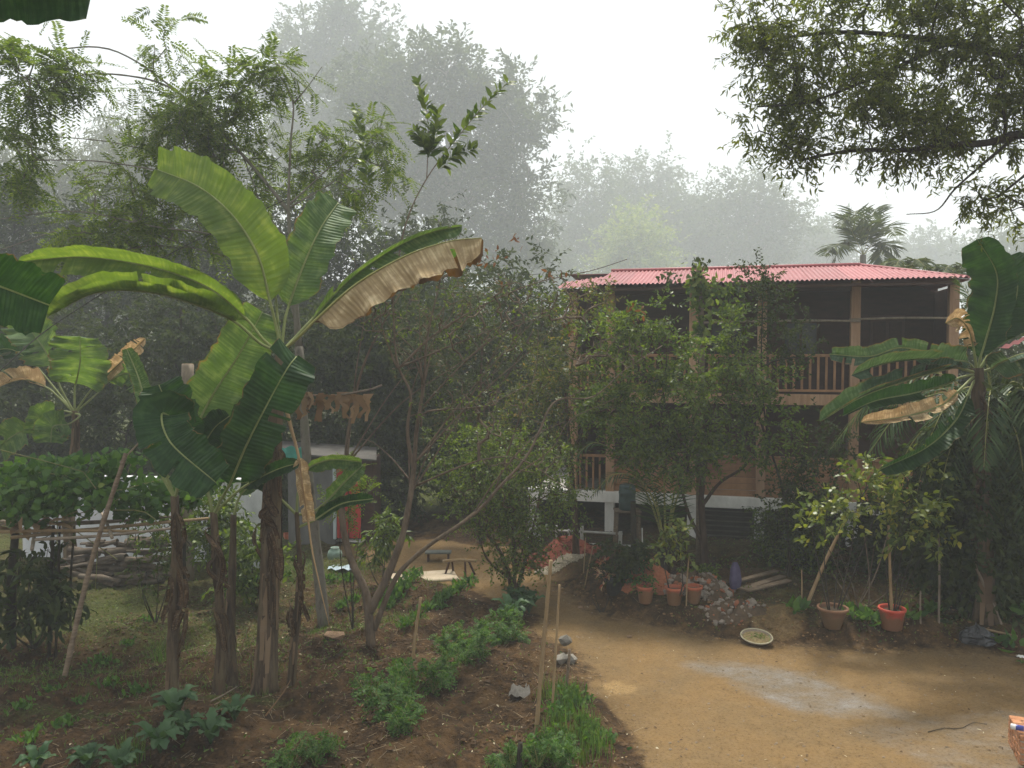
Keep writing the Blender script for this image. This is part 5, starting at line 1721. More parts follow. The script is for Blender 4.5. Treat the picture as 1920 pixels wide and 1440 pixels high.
# dark undergrowth beneath the trellis
def bush(name, label, blobs, leaf, lm, nt, seed, cat='shrub', group=None, base=None, bark='bark_dark', r=.02, tip=.005, nst=5):
    g = np.random.default_rng(seed)
    c = W(*blobs[0][:3]) if base is None else base
    b = np.array([c[0], c[1], 0.0])
    b[2] = float(height(b[0], b[1]))
    lim = []
    for k in range(nst):
        e = W(*blobs[k % len(blobs)][:3]) + g.normal(size=3) * .15
        s = b + np.array([0, 0, -.05])
        lim.append(([s, (s + e) / 2 + g.normal(size=3) * .08, e], r, r * .35))
    return make_tree(name, label, cat, b, lim, blobs, leaf, M[bark], lm, nt, seed, group, tip_r=tip, trunkname='stems')


bush('dark_shrub', 'dark large leaved shrub growing under the left end of the trellis', [(60, 1060, 13.0, 70, 50, .5), (20, 1120, 12.8, 60, 60, .5), (90, 1110, 13.0, 40, 50, .4)], dict(ntw=4, tlen=.3, nlf=6, llen=.2, lw=.075, kind='ovate', droop=.5, spread=.1), LM['dark'], 40, 61)
bush('twiggy_shrub', 'thin twiggy sapling with sparse leaves left of the banana stems', [(290, 1060, 14.5, 40, 60, .4), (270, 990, 14.5, 40, 40, .4), (320, 1010, 14.5, 30, 40, .3)], dict(ntw=2, tlen=.22, nlf=4, llen=.11, lw=.045, kind='ovate', droop=.4, spread=.08), LM['dark'], 34, 62, nst=4, r=.014)
bush('leafy_bush', 'bush with broad green leaves between the banana stems', [(470, 1030, 15.5, 45, 45, .4), (450, 1080, 15.2, 40, 30, .4), (520, 1050, 15.5, 40, 40, .4)], dict(ntw=4, tlen=.25, nlf=6, llen=.16, lw=.07, kind='ovate', droop=.4, spread=.1), LM['citrus'], 40, 63)
bush('leafy_bush', 'small glossy sapling in front of the bare tree and the red shed', [(715, 1010, 16.5, 30, 30, .3), (700, 1030, 16.5, 25, 25, .3), (735, 985, 16.5, 22, 18, .2)], dict(ntw=4, tlen=.2, nlf=7, llen=.17, lw=.045, kind='ovate', droop=.5, spread=.08), LM['citrus'], 26, 64, nst=3, r=.014)
bush('wall_bush', 'leafy green bush in front of the white wall between the banana stems', [(420, 960, 16.6, 45, 45, .4), (390, 1000, 16.6, 40, 40, .4), (450, 1010, 16.4, 40, 35, .4), (300, 985, 16.8, 35, 30, .3)], dict(ntw=5, tlen=.28, nlf=7, llen=.14, lw=.06, kind='ovate', droop=.3, spread=.12), LM['citrus'], 60, 66)
bush('feather_weed', 'feathery leaved sapling between the banana sucker and the bare tree', [(660, 900, 14.2, 30, 30, .3), (640, 940, 14.2, 26, 26, .3), (685, 930, 14.2, 20, 30, .3)], dict(ntw=4, tlen=.3, nlf=16, llen=.07, lw=.03, kind='diamond', droop=.35, flatten=True, spread=.1), LM['feather'], 26, 65, nst=3, r=.014)

# ------------------------------------------------------------------ white wall and wood stack on the left
WD = 18.4
wl0, wl1 = W(40, 900, WD + .5), W(500, 900, WD - .3)
wa = math.atan2(wl1[1] - wl0[1], wl1[0] - wl0[0])
wm = surf('lime_wash', (.50, .51, .52), (.70, .71, .72), .8, 2.0, (1, 1, .5), .1, c3=(.62, .62, .62))
wlen = float(np.hypot(*(wl1 - wl0)[:2]))
wall = thing('white_wall', 'low white sheet metal wall behind the trellis and bananas', 'wall', [(wl0[0] + wl1[0]) / 2, (wl0[1] + wl1[1]) / 2, 0])
npan = 6
for k in range(npan):
    c = wl0 + (wl1 - wl0) * ((k + .5) / npan)
    h = 2.12 + .04 * (k % 2)
    V, F = bevel_box((wlen / npan - .012, .04, h), .006)
    part('panel', (V @ np.array([[math.cos(wa), math.sin(wa), 0], [-math.sin(wa), math.cos(wa), 0], [0, 0, 1]]) + [c[0], c[1] + .02 * (k % 2), h / 2 - .1], F), wm, wall)
part('coping', (lambda VF: (VF[0] @ np.array([[math.cos(wa), math.sin(wa), 0], [-math.sin(wa), math.cos(wa), 0], [0, 0, 1]]) + [(wl0[0] + wl1[0]) / 2, (wl0[1] + wl1[1]) / 2, 2.10], VF[1]))(bevel_box((wlen + .1, .16, .06), .01)), wm, wall)

M['log_old'] = surf('log_old', (.05, .04, .03), (.16, .125, .09), .9, 7, (1, 1, 1), .5)
pile = thing('wood_stack', 'stack of old logs and split wood lying before the white wall', 'wood pile', G(230, 1085))
g = np.random.default_rng(8)
for k in range(46):
    row = k % 6
    px = g.uniform(125, 315) if row < 4 else g.uniform(150, 300)
    py = 1090 - row * 14 + g.normal() * 3
    d = 16.9 + row * .06 + g.normal() * .15
    c = W(px, py, d)
    c[2] = max(c[2], float(height(c[0], c[1])) + .05)
    L = g.uniform(.35, 1.1)
    a = g.normal() * .12
    dv = np.array([math.cos(a), g.normal() * .3, g.normal() * .10])
    r = g.uniform(.035, .085)
    C = spline([c - dv * L / 2, c + g.normal(size=3) * .02, c + dv * L / 2], 5)
    part('log', tube(C, r * (1 + .15 * g.normal(size=5)), 7, ridge=.18, seed=k), M['log_old'], pile, k % 2 == 0)

# ------------------------------------------------------------------ little shed with red door behind the bare tree
SD = 20.6
sb = W(640, 1015, SD)
shed = thing('garden_shed', 'small grey shed with red door panel seen behind the banana sucker', 'shed', [sb[0], sb[1], 0])
sh_g = surf('shed_grey', (.10, .10, .10), (.19, .19, .185), .8, 3, (1, 1, .4), .2)
sh_r = surf('shed_red', (.40, .035, .03), (.52, .06, .05), .6, 3, bump=.1)
sh_t = surf('shed_teal', (.03, .20, .16), (.06, .30, .24), .6, 4, bump=.2)


def wbox(name, px0, px1, y0, y1, d, th, m, par):
    a, b = W(px0, y1, d), W(px1, y0, d)
    c = (a + b) / 2
    return part(name, (bevel_box((abs(b[0] - a[0]), th, abs(b[2] - a[2])), .01)[0] + c + [0, th / 2, 0], bevel_box((1, 1, 1), .01)[1]), m, par)


wbox('wall', 540, 628, 870, 1022, SD, 1.6, sh_g, shed)
dr = wbox('door', 631, 652, 874, 1010, SD - .02, .05, sh_r, shed)
wbox('door_frame', 624, 630, 866, 1012, SD - .05, .06, surf('frame_pale', (.35, .42, .45), (.5, .56, .58), .6, 4), dr)
wbox('door', 654, 676, 880, 1010, SD + .1, .05, sh_r, shed)
wbox('back_wall', 628, 700, 862, 1018, SD + .3, 1.2, M['wood_dark'], shed)
rp = [W(520, 848, SD - .5), W(706, 862, SD - .5), W(706, 838, SD + 1.8), W(520, 826, SD + 1.8)]
part('roof', (np.concatenate([np.array(rp), np.array(rp) - [0, 0, .04]]), [(0, 1, 2, 3), (7, 6, 5, 4), (0, 4, 5, 1), (1, 5, 6, 2), (2, 6, 7, 3), (3, 7, 4, 0)]), surf('shed_roof', (.05, .047, .042), (.10, .093, .083), .8, 5), shed)
hang = W(545, 858, SD - .9)
solo('teal_tarp', (lambda g: (np.array([W(527 + 40 * (i / 6), 838 + 36 * (j / 4) + 3 * math.sin(i * 1.7 + j), SD - .62 + .06 * math.sin(i * 2 + j * 1.3)) for j in range(5) for i in range(7)]),
     [(j * 7 + i, j * 7 + i + 1, j * 7 + i + 8, j * 7 + i + 7) for j in range(4) for i in range(6)]))(0), sh_t, 'crumpled teal tarp hung at the shed roof edge behind the tall banana stem', 'tarp', smooth=True)

# things standing about the shed
def tray(name, label, px, py, w_, l_, h_, m, rz=0.2, cat='crate', tilt=0):
    b = G(px, py)
    o = thing(name, label, cat, b)
    t = .02
    cz, sz = math.cos(rz), math.sin(rz)
    def lb(nm, c, s):
        V, F = bevel_box(s, .005)
        R = np.array([[cz, -sz, 0], [sz, cz, 0], [0, 0, 1]])
        part(nm, ((V + c) @ R.T + b + [0, 0, .01], F), m, o)
    lb('base', np.array([0, 0, t / 2]), (w_, l_, t))
    for s in (-1, 1):
        lb('side', np.array([s * (w_ / 2 - t / 2), 0, h_ / 2 + t]), (t, l_, h_))
        lb('end', np.array([0, s * (l_ / 2 - t / 2), h_ / 2 + t]), (w_ - 2 * t - .004, t, h_))
    return o


rp_ = surf('red_plastic', (.50, .03, .02), (.62, .05, .035), .35, 2, bump=0, spec=.5)
op_ = surf('orange_plastic', (.50, .12, .05), (.60, .17, .07), .45, 2, bump=0, spec=.5)
tray('plastic_tray', 'orange plastic tray on the ground between two banana stems', 548, 1010, .42, .30, .12, op_, .4)
tray('plastic_tray', 'bright red plastic tray lying before the shed', 614, 1012, .28, .22, .12, rp_, .1)
b = G(656, 1020)
solo('white_board', (lambda VF: (VF[0] @ np.array([[.98, -.2, 0], [.2, .98, 0], [.0, 0, 1]]) + b + [0, 0, .10], VF[1]))(bevel_box((.75, .28, .03), .005)), M['white_paint'], 'white board lying flat at the foot of the red door', 'board')
b = G(628, 1052)
jar = thing('clay_jar', 'round pale green jar on the earth left of the bare tree', 'jar', b)
part('body', lathe([(.0, 0), (.10, .0), (.16, .08), (.18, .16), (.15, .25), (.09, .30), (.10, .33), (.085, .33), (.075, .30)], b, 18), surf('pale_glaze', (.16, .24, .20), (.28, .36, .30), .5, 5, bump=.1), jar, True)
part('lid', lathe([(.075, .302), (.04, .312), (.0, .314)], b, 18), M['concrete'], jar)
b = G(640, 1066)
solo('plastic_sheet', (np.array([b + [(i / 6 - .5) * .55, (j / 4 - .5) * .35, .03 + .03 * math.sin(i * 2.1 + j * 1.1)] for j in range(5) for i in range(7)]),
     [(j * 7 + i, j * 7 + i + 1, j * 7 + i + 8, j * 7 + i + 7) for j in range(4) for i in range(6)]), surf('blue_sheet', (.30, .40, .45), (.5, .58, .62), .4, 4), 'crumpled pale blue plastic sheet on the earth below the jar', 'plastic sheet', smooth=True)

# concrete slab, grey bench and sawhorse on the back yard
b = G(795, 1084)
solo('concrete_slab', (lambda VF: (VF[0] @ np.array([[.97, .24, 0], [-.24, .97, 0], [0, 0, 1]]) + b + [0, 0, .02], VF[1]))(bevel_box((1.45, .75, .07), .02)), surf('pale_slab', (.36, .29, .20), (.50, .42, .31), .9, 3), 'flat pale concrete slab set in the earth behind the bare tree', 'slab')
b = G(822, 1052)
bn = thing('low_bench', 'low grey plank bench on the back yard', 'bench', b)
part('seat', (lambda VF: (VF[0] + b + [0, 0, .22], VF[1]))(bevel_box((.62, .26, .045), .008)), surf('grey_plank', (.10, .11, .10), (.18, .19, .17), .8, 4), bn)
for sx in (-.24, .24):
    part('leg', (lambda VF: (VF[0] + b + [sx, 0, .09], VF[1]))(bevel_box((.04, .22, .20), .006)), M['wood_dark'], bn)
b = G(862, 1078)
sw = thing('sawhorse', 'small rough wooden sawhorse beside the grey bench', 'sawhorse', b)
part('beam', tube([b + [-.38, .05, .30], b + [0, 0, .34], b + [.38, -.06, .33]], .035, 6), M['bamboo'], sw)
for (x, y, lx, ly) in ((-.22, .05, -.12, -.15), (-.18, .05, .02, .18), (.12, 0, .02, -.16), (.2, -.03, .14, .12)):
    part('leg', tube([b + [x, y, .33], b + [x + lx, y + ly, -.03]], .026, 6), M['wood_dark'], sw)

# ------------------------------------------------------------------ heaps
def rock_meshes(n, seed, m, flatz=.7):
    g = np.random.default_rng(seed)
    out = []
    base = np.array([[1, 0, 0], [-1, 0, 0], [0, 1, 0], [0, -1, 0], [0, 0, 1], [0, 0, -1], [.7, .7, .4], [-.7, .7, .35], [.7, -.7, .4], [-.7, -.7, .4], [.6, .6, -.6], [-.6, .6, -.6], [.6, -.6, -.6], [-.6, -.6, -.6]], float)
    import bmesh
    for k in range(n):
        V = base * (.75 + .5 * g.random((len(base), 1))) * [1, .8, flatz]
        bm = bmesh.new()
        vs = [bm.verts.new(v) for v in V]
        bmesh.ops.convex_hull(bm, input=vs)
        loose = [v for v in bm.verts if not v.link_faces]
        for v in loose:
            bm.verts.remove(v)
        me = bpy.data.meshes.new('stone')
        bm.to_mesh(me)
        bm.free()
        me.materials.append(m)
        out.append(me)
    return out


def mound(b, rx, ry, h, m, par, name='mound', seed=0, n=28):
    g = np.random.default_rng(seed)
    V, F = [], []
    for j in range(9):
        r = j / 8
        for i in range(n):
            a = 2 * math.pi * i / n
            x, y = rx * r * math.cos(a), ry * r * math.sin(a)
            z = h * (1 - r ** 1.3) * (1 + .18 * math.sin(3 * a + seed)) + .03 * g.normal() * (1 - r)
            gz = float(height(b[0] + x, b[1] + y))
            V.append([b[0] + x, b[1] + y, gz + z - .03 * (r > .9)])
    for j in range(8):
        for i in range(n):
            F.append([j * n + i, j * n + (i + 1) % n, (j + 1) * n + (i + 1) % n, (j + 1) * n + i])
    return part(name, (np.array(V), F), m, par, True)


def mound_z(b, rx, ry, h, x, y):
    r = min(1, math.hypot((x - b[0]) / rx, (y - b[1]) / ry))
    return float(height(x, y)) + h * (1 - r ** 1.3)


def heap(name, label, px, py, rx, ry, h, m, ms, n, s0, s1, seed, stuff=False, loc=None):
    b = G(px, py)
    o = thing(name, label, 'heap', b)
    g = np.random.default_rng(seed)
    mound(b, rx, ry, h, m, o, seed=seed)
    rm = rock_meshes(7, seed, ms)
    if not stuff:
        rm += rock_meshes(3, seed + 9, redo, .5)
    if stuff:
        VV, FF = [], []
        for k in range(n):
            a, r = g.random() * 6.283, math.sqrt(g.random()) * .98
            x, y = b[0] + rx * r * math.cos(a), b[1] + ry * r * math.sin(a)
            s = g.uniform(s0, s1)
            me = rm[k % 7]
            V = np.empty(len(me.vertices) * 3)
            me.vertices.foreach_get('co', V)
            V = V.reshape(-1, 3) * s
            an = g.random() * 6.28
            R = np.array([[math.cos(an), -math.sin(an), 0], [math.sin(an), math.cos(an), 0], [0, 0, 1]])
            VV.append(V @ R.T + [x, y, mound_z(b, rx, ry, h, x, y)])
            FF.append([tuple(p.vertices) for p in me.polygons])
        part('chips', join(*[(v, f) for v, f in zip(VV, FF)]), ms, o, kind='stuff')
    else:
        for k in range(n):
            a, r = g.random() * 6.283, math.sqrt(g.random()) * 1.02
            x, y = b[0] + rx * r * math.cos(a), b[1] + ry * r * math.sin(a)
            s = s0 + (s1 - s0) * g.random() ** 1.8
            q = bpy.data.objects.new('stone', rm[k % 10])
            COL.objects.link(q)
            q.parent = o
            q.location = (x - b[0], y - b[1], mound_z(b, rx, ry, h, x, y) + s * .25 - b[2])
            q.rotation_euler = (g.normal() * .6, g.normal() * .6, g.random() * 6.28)
            q.scale = (s, s, s)
    return o


redc = surf('brick_red', (.15, .04, .025), (.30, .085, .05), .9, 20, bump=.6)
redo = surf('brick_orange', (.22, .075, .035), (.40, .15, .075), .9, 20, bump=.6)
grv = surf('gravel', (.26, .22, .15), (.48, .42, .32), .9, 25, bump=.4)
rub = surf('rubble', (.10, .085, .068), (.27, .235, .19), .9, 6, bump=.5, c3=(.24, .13, .085))
heap('brick_chip_heap', 'dark red heap of broken brick by the white fence', 1045, 1040, 1.05, .75, .34, redc, redc, 500, .015, .05, 1, True)
heap('gravel_heap', 'pale gravel heap in front of the dark red brick heap', 1050, 1058, .60, .35, .14, grv, grv, 700, .012, .028, 2, True)
heap('brick_chip_heap', 'orange red brick dust heap behind the orange pots', 1208, 1090, .70, .6, .42, redo, redo, 320, .012, .035, 3, True)
hsoil = surf('heap_soil', (.06, .042, .025), (.15, .10, .06), .95, 12, bump=.6)
heap('rubble_heap', 'heap of pale broken stones and brick behind the orange pots', 1305, 1112, .75, .50, .36, hsoil, rub, 280, .02, .075, 4)
heap('rubble_heap', 'low spill of pale rubble running right towards the bank edge', 1378, 1144, .62, .34, .14, hsoil, rub, 90, .02, .07, 5)

# ------------------------------------------------------------------ pots
def pot(name, label, px, py, rt, h, m, seed, lip=.03, group='flower pots on the bank', dz=0.0, taper=.72):
    b = G(px, py)
    b[2] += dz - .02
    o = thing(name, label, 'pot', b, group)
    rb_ = rt * taper
    part('body', lathe([(0, .0), (rb_ * .95, .0), (rb_, .01), (rt * .95, h - .045), (rt * .955, h - .043), (rt * .89, h - .05), (rb_ * .9, .03)], b, 26, .01, seed), m, o, True)
    part('rim', lathe([(rt * .945, h - .05), (rt * 1.04, h - .048), (rt * 1.06, h - .03), (rt * 1.06, h - .006), (rt * 1.03, h), (rt * .93, h), (rt * .905, h - .02), (rt * .90, h - .055)], b, 26, .006, seed), m, o, True)
    part('soil', lathe([(0, h - .062), (rt * .5, h - .055), (rt * .92, h - .07)], b, 20, .02), surf('pot_soil', (.05, .035, .02), (.10, .07, .04), .95, 20), o, True)
    return o, b, h


def pot_mat(name, c1, c2, mud=(.16, .105, .055), rough=.6):
    m = surf(name, c1, c2, rough, 6, (1, 1, 1.5), .15)
    t = m.node_tree
    b = [n for n in t.nodes if n.type == 'BSDF_PRINCIPLED'][0]
    src = b.inputs['Base Color'].links[0].from_socket
    tc = [n for n in t.nodes if n.type == 'TEX_COORD'][0]
    sp = t.nodes.new('ShaderNodeSeparateXYZ')
    t.links.new(tc.outputs['Object'], sp.inputs[0])
    nz = N_(t, 'ShaderNodeTexNoise', Scale=9.0, Detail=5.0)
    t.links.new(tc.outputs['Object'], nz.inputs['Vector'])
    ma = N_(t, 'ShaderNodeMath', operation='MULTIPLY_ADD')
    t.links.new(nz.outputs['Fac'], ma.inputs[0])
    ma.inputs[1].default_value = -.42
    t.links.new(sp.outputs['Z'], ma.inputs[2])
    f = ramp(t, ma.outputs[0], [(0.0, (.85, .85, .85)), (.10, (.08, .08, .08))])
    mx = t.nodes.new('ShaderNodeMixRGB')
    t.links.new(f, mx.inputs['Fac'])
    t.links.new(src, mx.inputs['Color1'])
    mx.inputs['Color2'].default_value = (*mud, 1)
    t.links.new(mx.outputs['Color'], b.inputs['Base Color'])
    return m


p_or = pot_mat('pot_orange', (.34, .085, .045), (.45, .135, .07))
p_rd = pot_mat('pot_red', (.42, .055, .035), (.52, .085, .055), rough=.5)
p_br = pot_mat('pot_brown', (.15, .075, .04), (.23, .12, .07), rough=.85)
p_bk = surf('pot_black', (.014, .014, .014), (.03, .03, .028), .5, 3, bump=.1)
pots = {}
pots['o1'] = pot('plant_pot', 'orange plastic pot, the left one of the pair by the rubble', 1210, 1128, .165, .33, p_or, 1)
pots['o2'] = pot('plant_pot', 'orange plastic pot, the right one of the pair by the rubble', 1264, 1133, .165, .33, p_or, 2)
pots['bk'] = pot('plant_pot', 'large black pot with dark shrub left of the orange pots', 1152, 1112, .20, .36, p_bk, 3)
pots['br'] = pot('plant_pot', 'brown clay pot under the leaning bamboo pole', 1561, 1172, .25, .37, p_br, 4, taper=.55)
pots['rd'] = pot('plant_pot', 'bright red plastic pot on the bank, right of the brown one', 1672, 1172, .215, .37, p_rd, 5, taper=.78)
pots['bh'] = pot('plant_pot', 'orange pot half hidden behind the leafy seedling', 1300, 1128, .16, .32, p_or, 6)
b = pots['rd'][1]
pole('bamboo_stake', 'bamboo stake standing upright in the bright red pot', 'stake', b + [0, 0, .2], W(1666, 985, depth_of(b)), .027, 'bamboo')

# plants in and around the pots
bk = pots['bk'][1]
LK = dict(ntw=5, tlen=.22, nlf=7, llen=.10, lw=.05, kind='ovate', droop=.2, spread=.08)
d = depth_of(bk)
bush('potted_shrub', 'dark bushy plant growing in the black pot', [(1165, 1060, d, 38, 30, .25), (1140, 1045, d, 26, 22, .2), (1185, 1045, d, 25, 22, .2)], LK, LM['dark'], 40, 71, group='potted plants', base=bk + [0, 0, .28])
part_ = bush('croton_plant', 'croton with red and cream leaves beside the black pot', [(1128, 1064, d - .3, 7, 10, .08), (1135, 1078, d - .3, 8, 8, .08)], dict(LK, llen=.11, lw=.05, ntw=2, nlf=4, tlen=.12), leaf_mat('croton', (.22, .04, .03), (.42, .30, .20), .3, .5), 7, 72, nst=3, r=.01)
bo = pots['o2'][1]
d = depth_of(bo)
bush('potted_sapling', 'slim sapling with yellow leaves in the right orange pot', [(1258, 1030, d, 10, 12, .1), (1262, 1000, d, 16, 14, .12), (1255, 985, d, 14, 14, .1)], dict(LK, llen=.13, lw=.075, ntw=3), LM['yellow'], 14, 73, group='potted plants', nst=2, r=.018, base=bo + [0, 0, .26])
bo = pots['o1'][1]
bush('potted_seedling', 'tiny seedling tuft in the left orange pot', [(1210, 1090, depth_of(bo), 14, 8, .1)], dict(LK, llen=.06, lw=.03, ntw=3, tlen=.1), LM['veg'], 14, 74, group='potted plants', nst=3, r=.006, base=bo + [0, 0, .26])
bush('leafy_seedling', 'leafy dark green plant hiding an orange pot at the rubble', [(1315, 1105, 16.4, 26, 30, .2), (1310, 1130, 16.3, 24, 26, .2), (1330, 1090, 16.4, 16, 16, .15)], dict(LK, ntw=6, llen=.08, lw=.042), LM['citrus'], 46, 75, nst=4, r=.01)
LC = dict(ntw=3, tlen=.28, nlf=7, llen=.14, lw=.07, kind='ovate', droop=.15, spread=.13)
bo = pots['br'][1]
d = depth_of(bo)
bush('citrus_sapling', 'citrus sapling with yellow green leaves growing from the brown pot', [(1600, 930, d, 75, 45, .5), (1550, 960, d, 45, 35, .4), (1500, 955, d, 40, 30, .4), (1640, 905, d + .2, 60, 40, .4)], LC, LM['yellow'], 32, 76, group='potted plants', base=bo + [0, 0, .3], nst=5, r=.016)
bo = pots['rd'][1]
d = depth_of(bo)
bush('citrus_sapling', 'citrus sapling with spread yellow green sprays above the red pot', [(1700, 960, d, 55, 35, .4), (1745, 870, d, 38, 18, .25), (1770, 965, d, 40, 30, .35), (1680, 900, d, 50, 30, .4), (1730, 1010, d, 45, 20, .3)], LC, LM['yellow'], 32, 77, group='potted plants', base=bo + [0, 0, .3], nst=5, r=.016)
# darker growth on the right, in the shade of the palm and banana
LB = dict(ntw=6, tlen=.34, nlf=8, llen=.13, lw=.06, kind='ovate', droop=.25, spread=.18)
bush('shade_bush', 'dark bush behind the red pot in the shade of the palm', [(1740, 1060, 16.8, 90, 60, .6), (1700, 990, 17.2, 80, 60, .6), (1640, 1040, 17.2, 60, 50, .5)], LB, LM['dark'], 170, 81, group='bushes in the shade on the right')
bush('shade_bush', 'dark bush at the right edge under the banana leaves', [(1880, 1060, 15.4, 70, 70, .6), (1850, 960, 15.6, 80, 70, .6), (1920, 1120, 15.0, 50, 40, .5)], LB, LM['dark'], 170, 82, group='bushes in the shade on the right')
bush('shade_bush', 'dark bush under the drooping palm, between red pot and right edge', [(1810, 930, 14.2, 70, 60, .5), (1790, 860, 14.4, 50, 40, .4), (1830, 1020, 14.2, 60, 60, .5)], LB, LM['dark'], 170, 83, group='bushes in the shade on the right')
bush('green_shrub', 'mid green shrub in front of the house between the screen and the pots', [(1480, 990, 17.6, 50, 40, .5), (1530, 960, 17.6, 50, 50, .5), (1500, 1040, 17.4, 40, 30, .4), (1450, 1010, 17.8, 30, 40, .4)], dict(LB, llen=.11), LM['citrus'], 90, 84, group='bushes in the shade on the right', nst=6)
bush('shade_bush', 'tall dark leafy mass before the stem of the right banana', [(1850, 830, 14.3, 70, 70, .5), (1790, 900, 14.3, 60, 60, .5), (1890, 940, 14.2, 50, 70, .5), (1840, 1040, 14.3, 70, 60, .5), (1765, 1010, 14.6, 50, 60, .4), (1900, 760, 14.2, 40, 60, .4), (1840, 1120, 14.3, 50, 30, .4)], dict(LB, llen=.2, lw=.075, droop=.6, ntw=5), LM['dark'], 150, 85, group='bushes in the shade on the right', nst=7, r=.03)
# bare tangle of stems behind the pots
bb = G(1608, 1142)
tg_ = thing('bare_shrub', 'leafless tangle of thin stems between the brown and red pots', 'shrub', bb)
for k, (x0, y0, x1, y1) in enumerate([(1600, 1140, 1545, 1010), (1605, 1140, 1640, 1020), (1612, 1142, 1690, 1075), (1610, 1140, 1575, 1040), (1628, 1142, 1620, 1000), (1606, 1140, 1665, 1000), (1600, 1140, 1560, 1075)]):
    b = G(x0, y0)
    part('stem', tube(spline([b - [0, 0, .05], W((x0 + x1) / 2 + 6, (y0 + y1) / 2 + 8, depth_of(b) + .1), W(x1, y1, depth_of(b) + .2 * k - .3)], 9), np.linspace(.016, .006, 9), 5), M['twig'], tg_, True)

# ------------------------------------------------------------------ loose things on the bank and yard
b = G(1418, 1206)
dsh = thing('basket_tray', 'round shallow basket of dry chaff lying on the yard edge', 'basket', b)
R = np.array([[1, 0, 0], [0, math.cos(.16), -math.sin(.16)], [0, math.sin(.16), math.cos(.16)]])
bk_ = lambda prof, s=24: (lambda VF: (VF[0] @ R.T + b + [0, 0, .05], VF[1]))(lathe(prof, (0, 0, 0), s, .02, 3))
part('bowl', bk_([(0, 0), (.16, .005), (.24, .04), (.262, .075), (.25, .075), (.23, .045), (.15, .015), (0, .012)]), M['bamboo_grey'], dsh, True)
part('rim', (lambda: (lambda VF: (VF[0] @ R.T + b + [0, 0, .05], VF[1]))(tube([(.262 * math.cos(a), .262 * math.sin(a), .078) for a in np.linspace(0, 2 * math.pi, 25)], .012, 6, cap=False)))(), surf('rim_pale', (.32, .28, .18), (.46, .42, .30), .7, 8), dsh, True)
part('chaff', bk_([(.0, .07), (.10, .066), (.20, .05), (.235, .046)], 18), surf('chaff', (.10, .075, .03), (.26, .20, .10), .95, 22, bump=.8), dsh, True)
g = np.random.default_rng(91)
n = 60
pp = np.stack([b[0] + .02 + .12 * g.normal(size=n), b[1] - .02 + .08 * g.normal(size=n), np.full(n, b[2] + .13)], -1)
part('green_scraps', set_leaves(leaf_tpl('diamond'), pp, g.normal(size=(n, 3)) * [1, 1, .3], np.array([[0, 0, 1.0]]) + .3 * g.normal(size=(n, 3)), .05 + .03 * g.random(n), np.full(n, .015)), LM['grass'], dsh, kind='stuff')

b = G(1378, 1108)
d = depth_of(b)
cl = thing('hanging_cloth', 'purple cloth hung over a short stick before the house', 'cloth', b)
part('stick', tube([b - [0, 0, .1], W(1378, 1056, d)], .018, 6), M['wood_old'], cl)
V = []
for j in range(12):
    for i in range(13):
        a = 2 * math.pi * i / 12
        hgt = j / 11
        rr = (.04 + .085 * math.sin(math.pi * min(1, hgt * 1.6) * .5) - .03 * hgt) * (1 + .22 * math.sin(3 * a + 1) + .08 * math.sin(7 * a + j))
        V.append(W(1378, 1054 + 50 * hgt, d) + [rr * math.cos(a), rr * .5 * math.sin(a), 0])
part('fabric', (np.array(V), [(j * 13 + i, j * 13 + i + 1, j * 13 + i + 14, j * 13 + i + 13) for j in range(11) for i in range(12)]), surf('purple_cloth', (.05, .04, .085), (.10, .085, .15), .9, 8), cl, True)

for k, (x0, y0, x1, y1, w_) in enumerate([(1392, 1108, 1468, 1086, .16), (1400, 1116, 1480, 1096, .14), (1386, 1100, 1456, 1080, .12)]):
    a, c = G(x0, y0), G(x1, y1)
    m_ = (a + c) / 2
    an = math.atan2(c[1] - a[1], c[0] - a[0])
    V, F = bevel_box((float(np.linalg.norm(c - a)), w_, .03), .005)
    R2 = np.array([[math.cos(an), -math.sin(an), 0], [math.sin(an), math.cos(an), 0], [0, 0, 1]])
    solo('loose_plank', (V @ R2.T + m_ + [0, 0, .05 + .035 * k], F), M['wood_old'], ('lowest weathered plank of three right of the purple cloth', 'middle weathered plank of three right of the purple cloth', 'topmost weathered plank of three right of the purple cloth')[k], 'plank', group='planks beside the purple cloth')
a, c = G(1178, 1108), G(1208, 1088)
solo('loose_plank', tube([a + [0, 0, .03], c + [0, 0, .3]], .05, 4), M['wood_old'], 'short board leaning on the orange brick heap', 'plank')

# dark tarp bundle and its stick
b = G(1833, 1200)
tb_ = thing('tarp_bundle', 'crumpled black tarp bundle on the bank at the right', 'tarp', b)
g = np.random.default_rng(19)
V, F = [], []
for j in range(10):
    for i in range(20):
        a = 2 * math.pi * i / 20
        ph = j / 9 * math.pi / 2
        rr = math.cos(ph) * .27 * (1 + .28 * g.normal() * .5)
        V.append(b + [rr * 1.15 * math.cos(a), rr * .75 * math.sin(a), -.03 + math.sin(ph) * .22 * (1 + .2 * g.normal())])
for j in range(9):
    for i in range(20):
        F.append((j * 20 + i, j * 20 + (i + 1) % 20, (j + 1) * 20 + (i + 1) % 20, (j + 1) * 20 + i))
part('folds', (np.array(V), F), surf('black_tarp', (.012, .013, .014), (.05, .052, .055), .35, 4, bump=.3, spec=.5), tb_)
a, c = G(1860, 1186), G(1908, 1200)
pole('bamboo_stick', 'short pale bamboo stick lying behind the black tarp bundle', 'stick', a + [0, 0, .07], c + [0, 0, .05], .022)

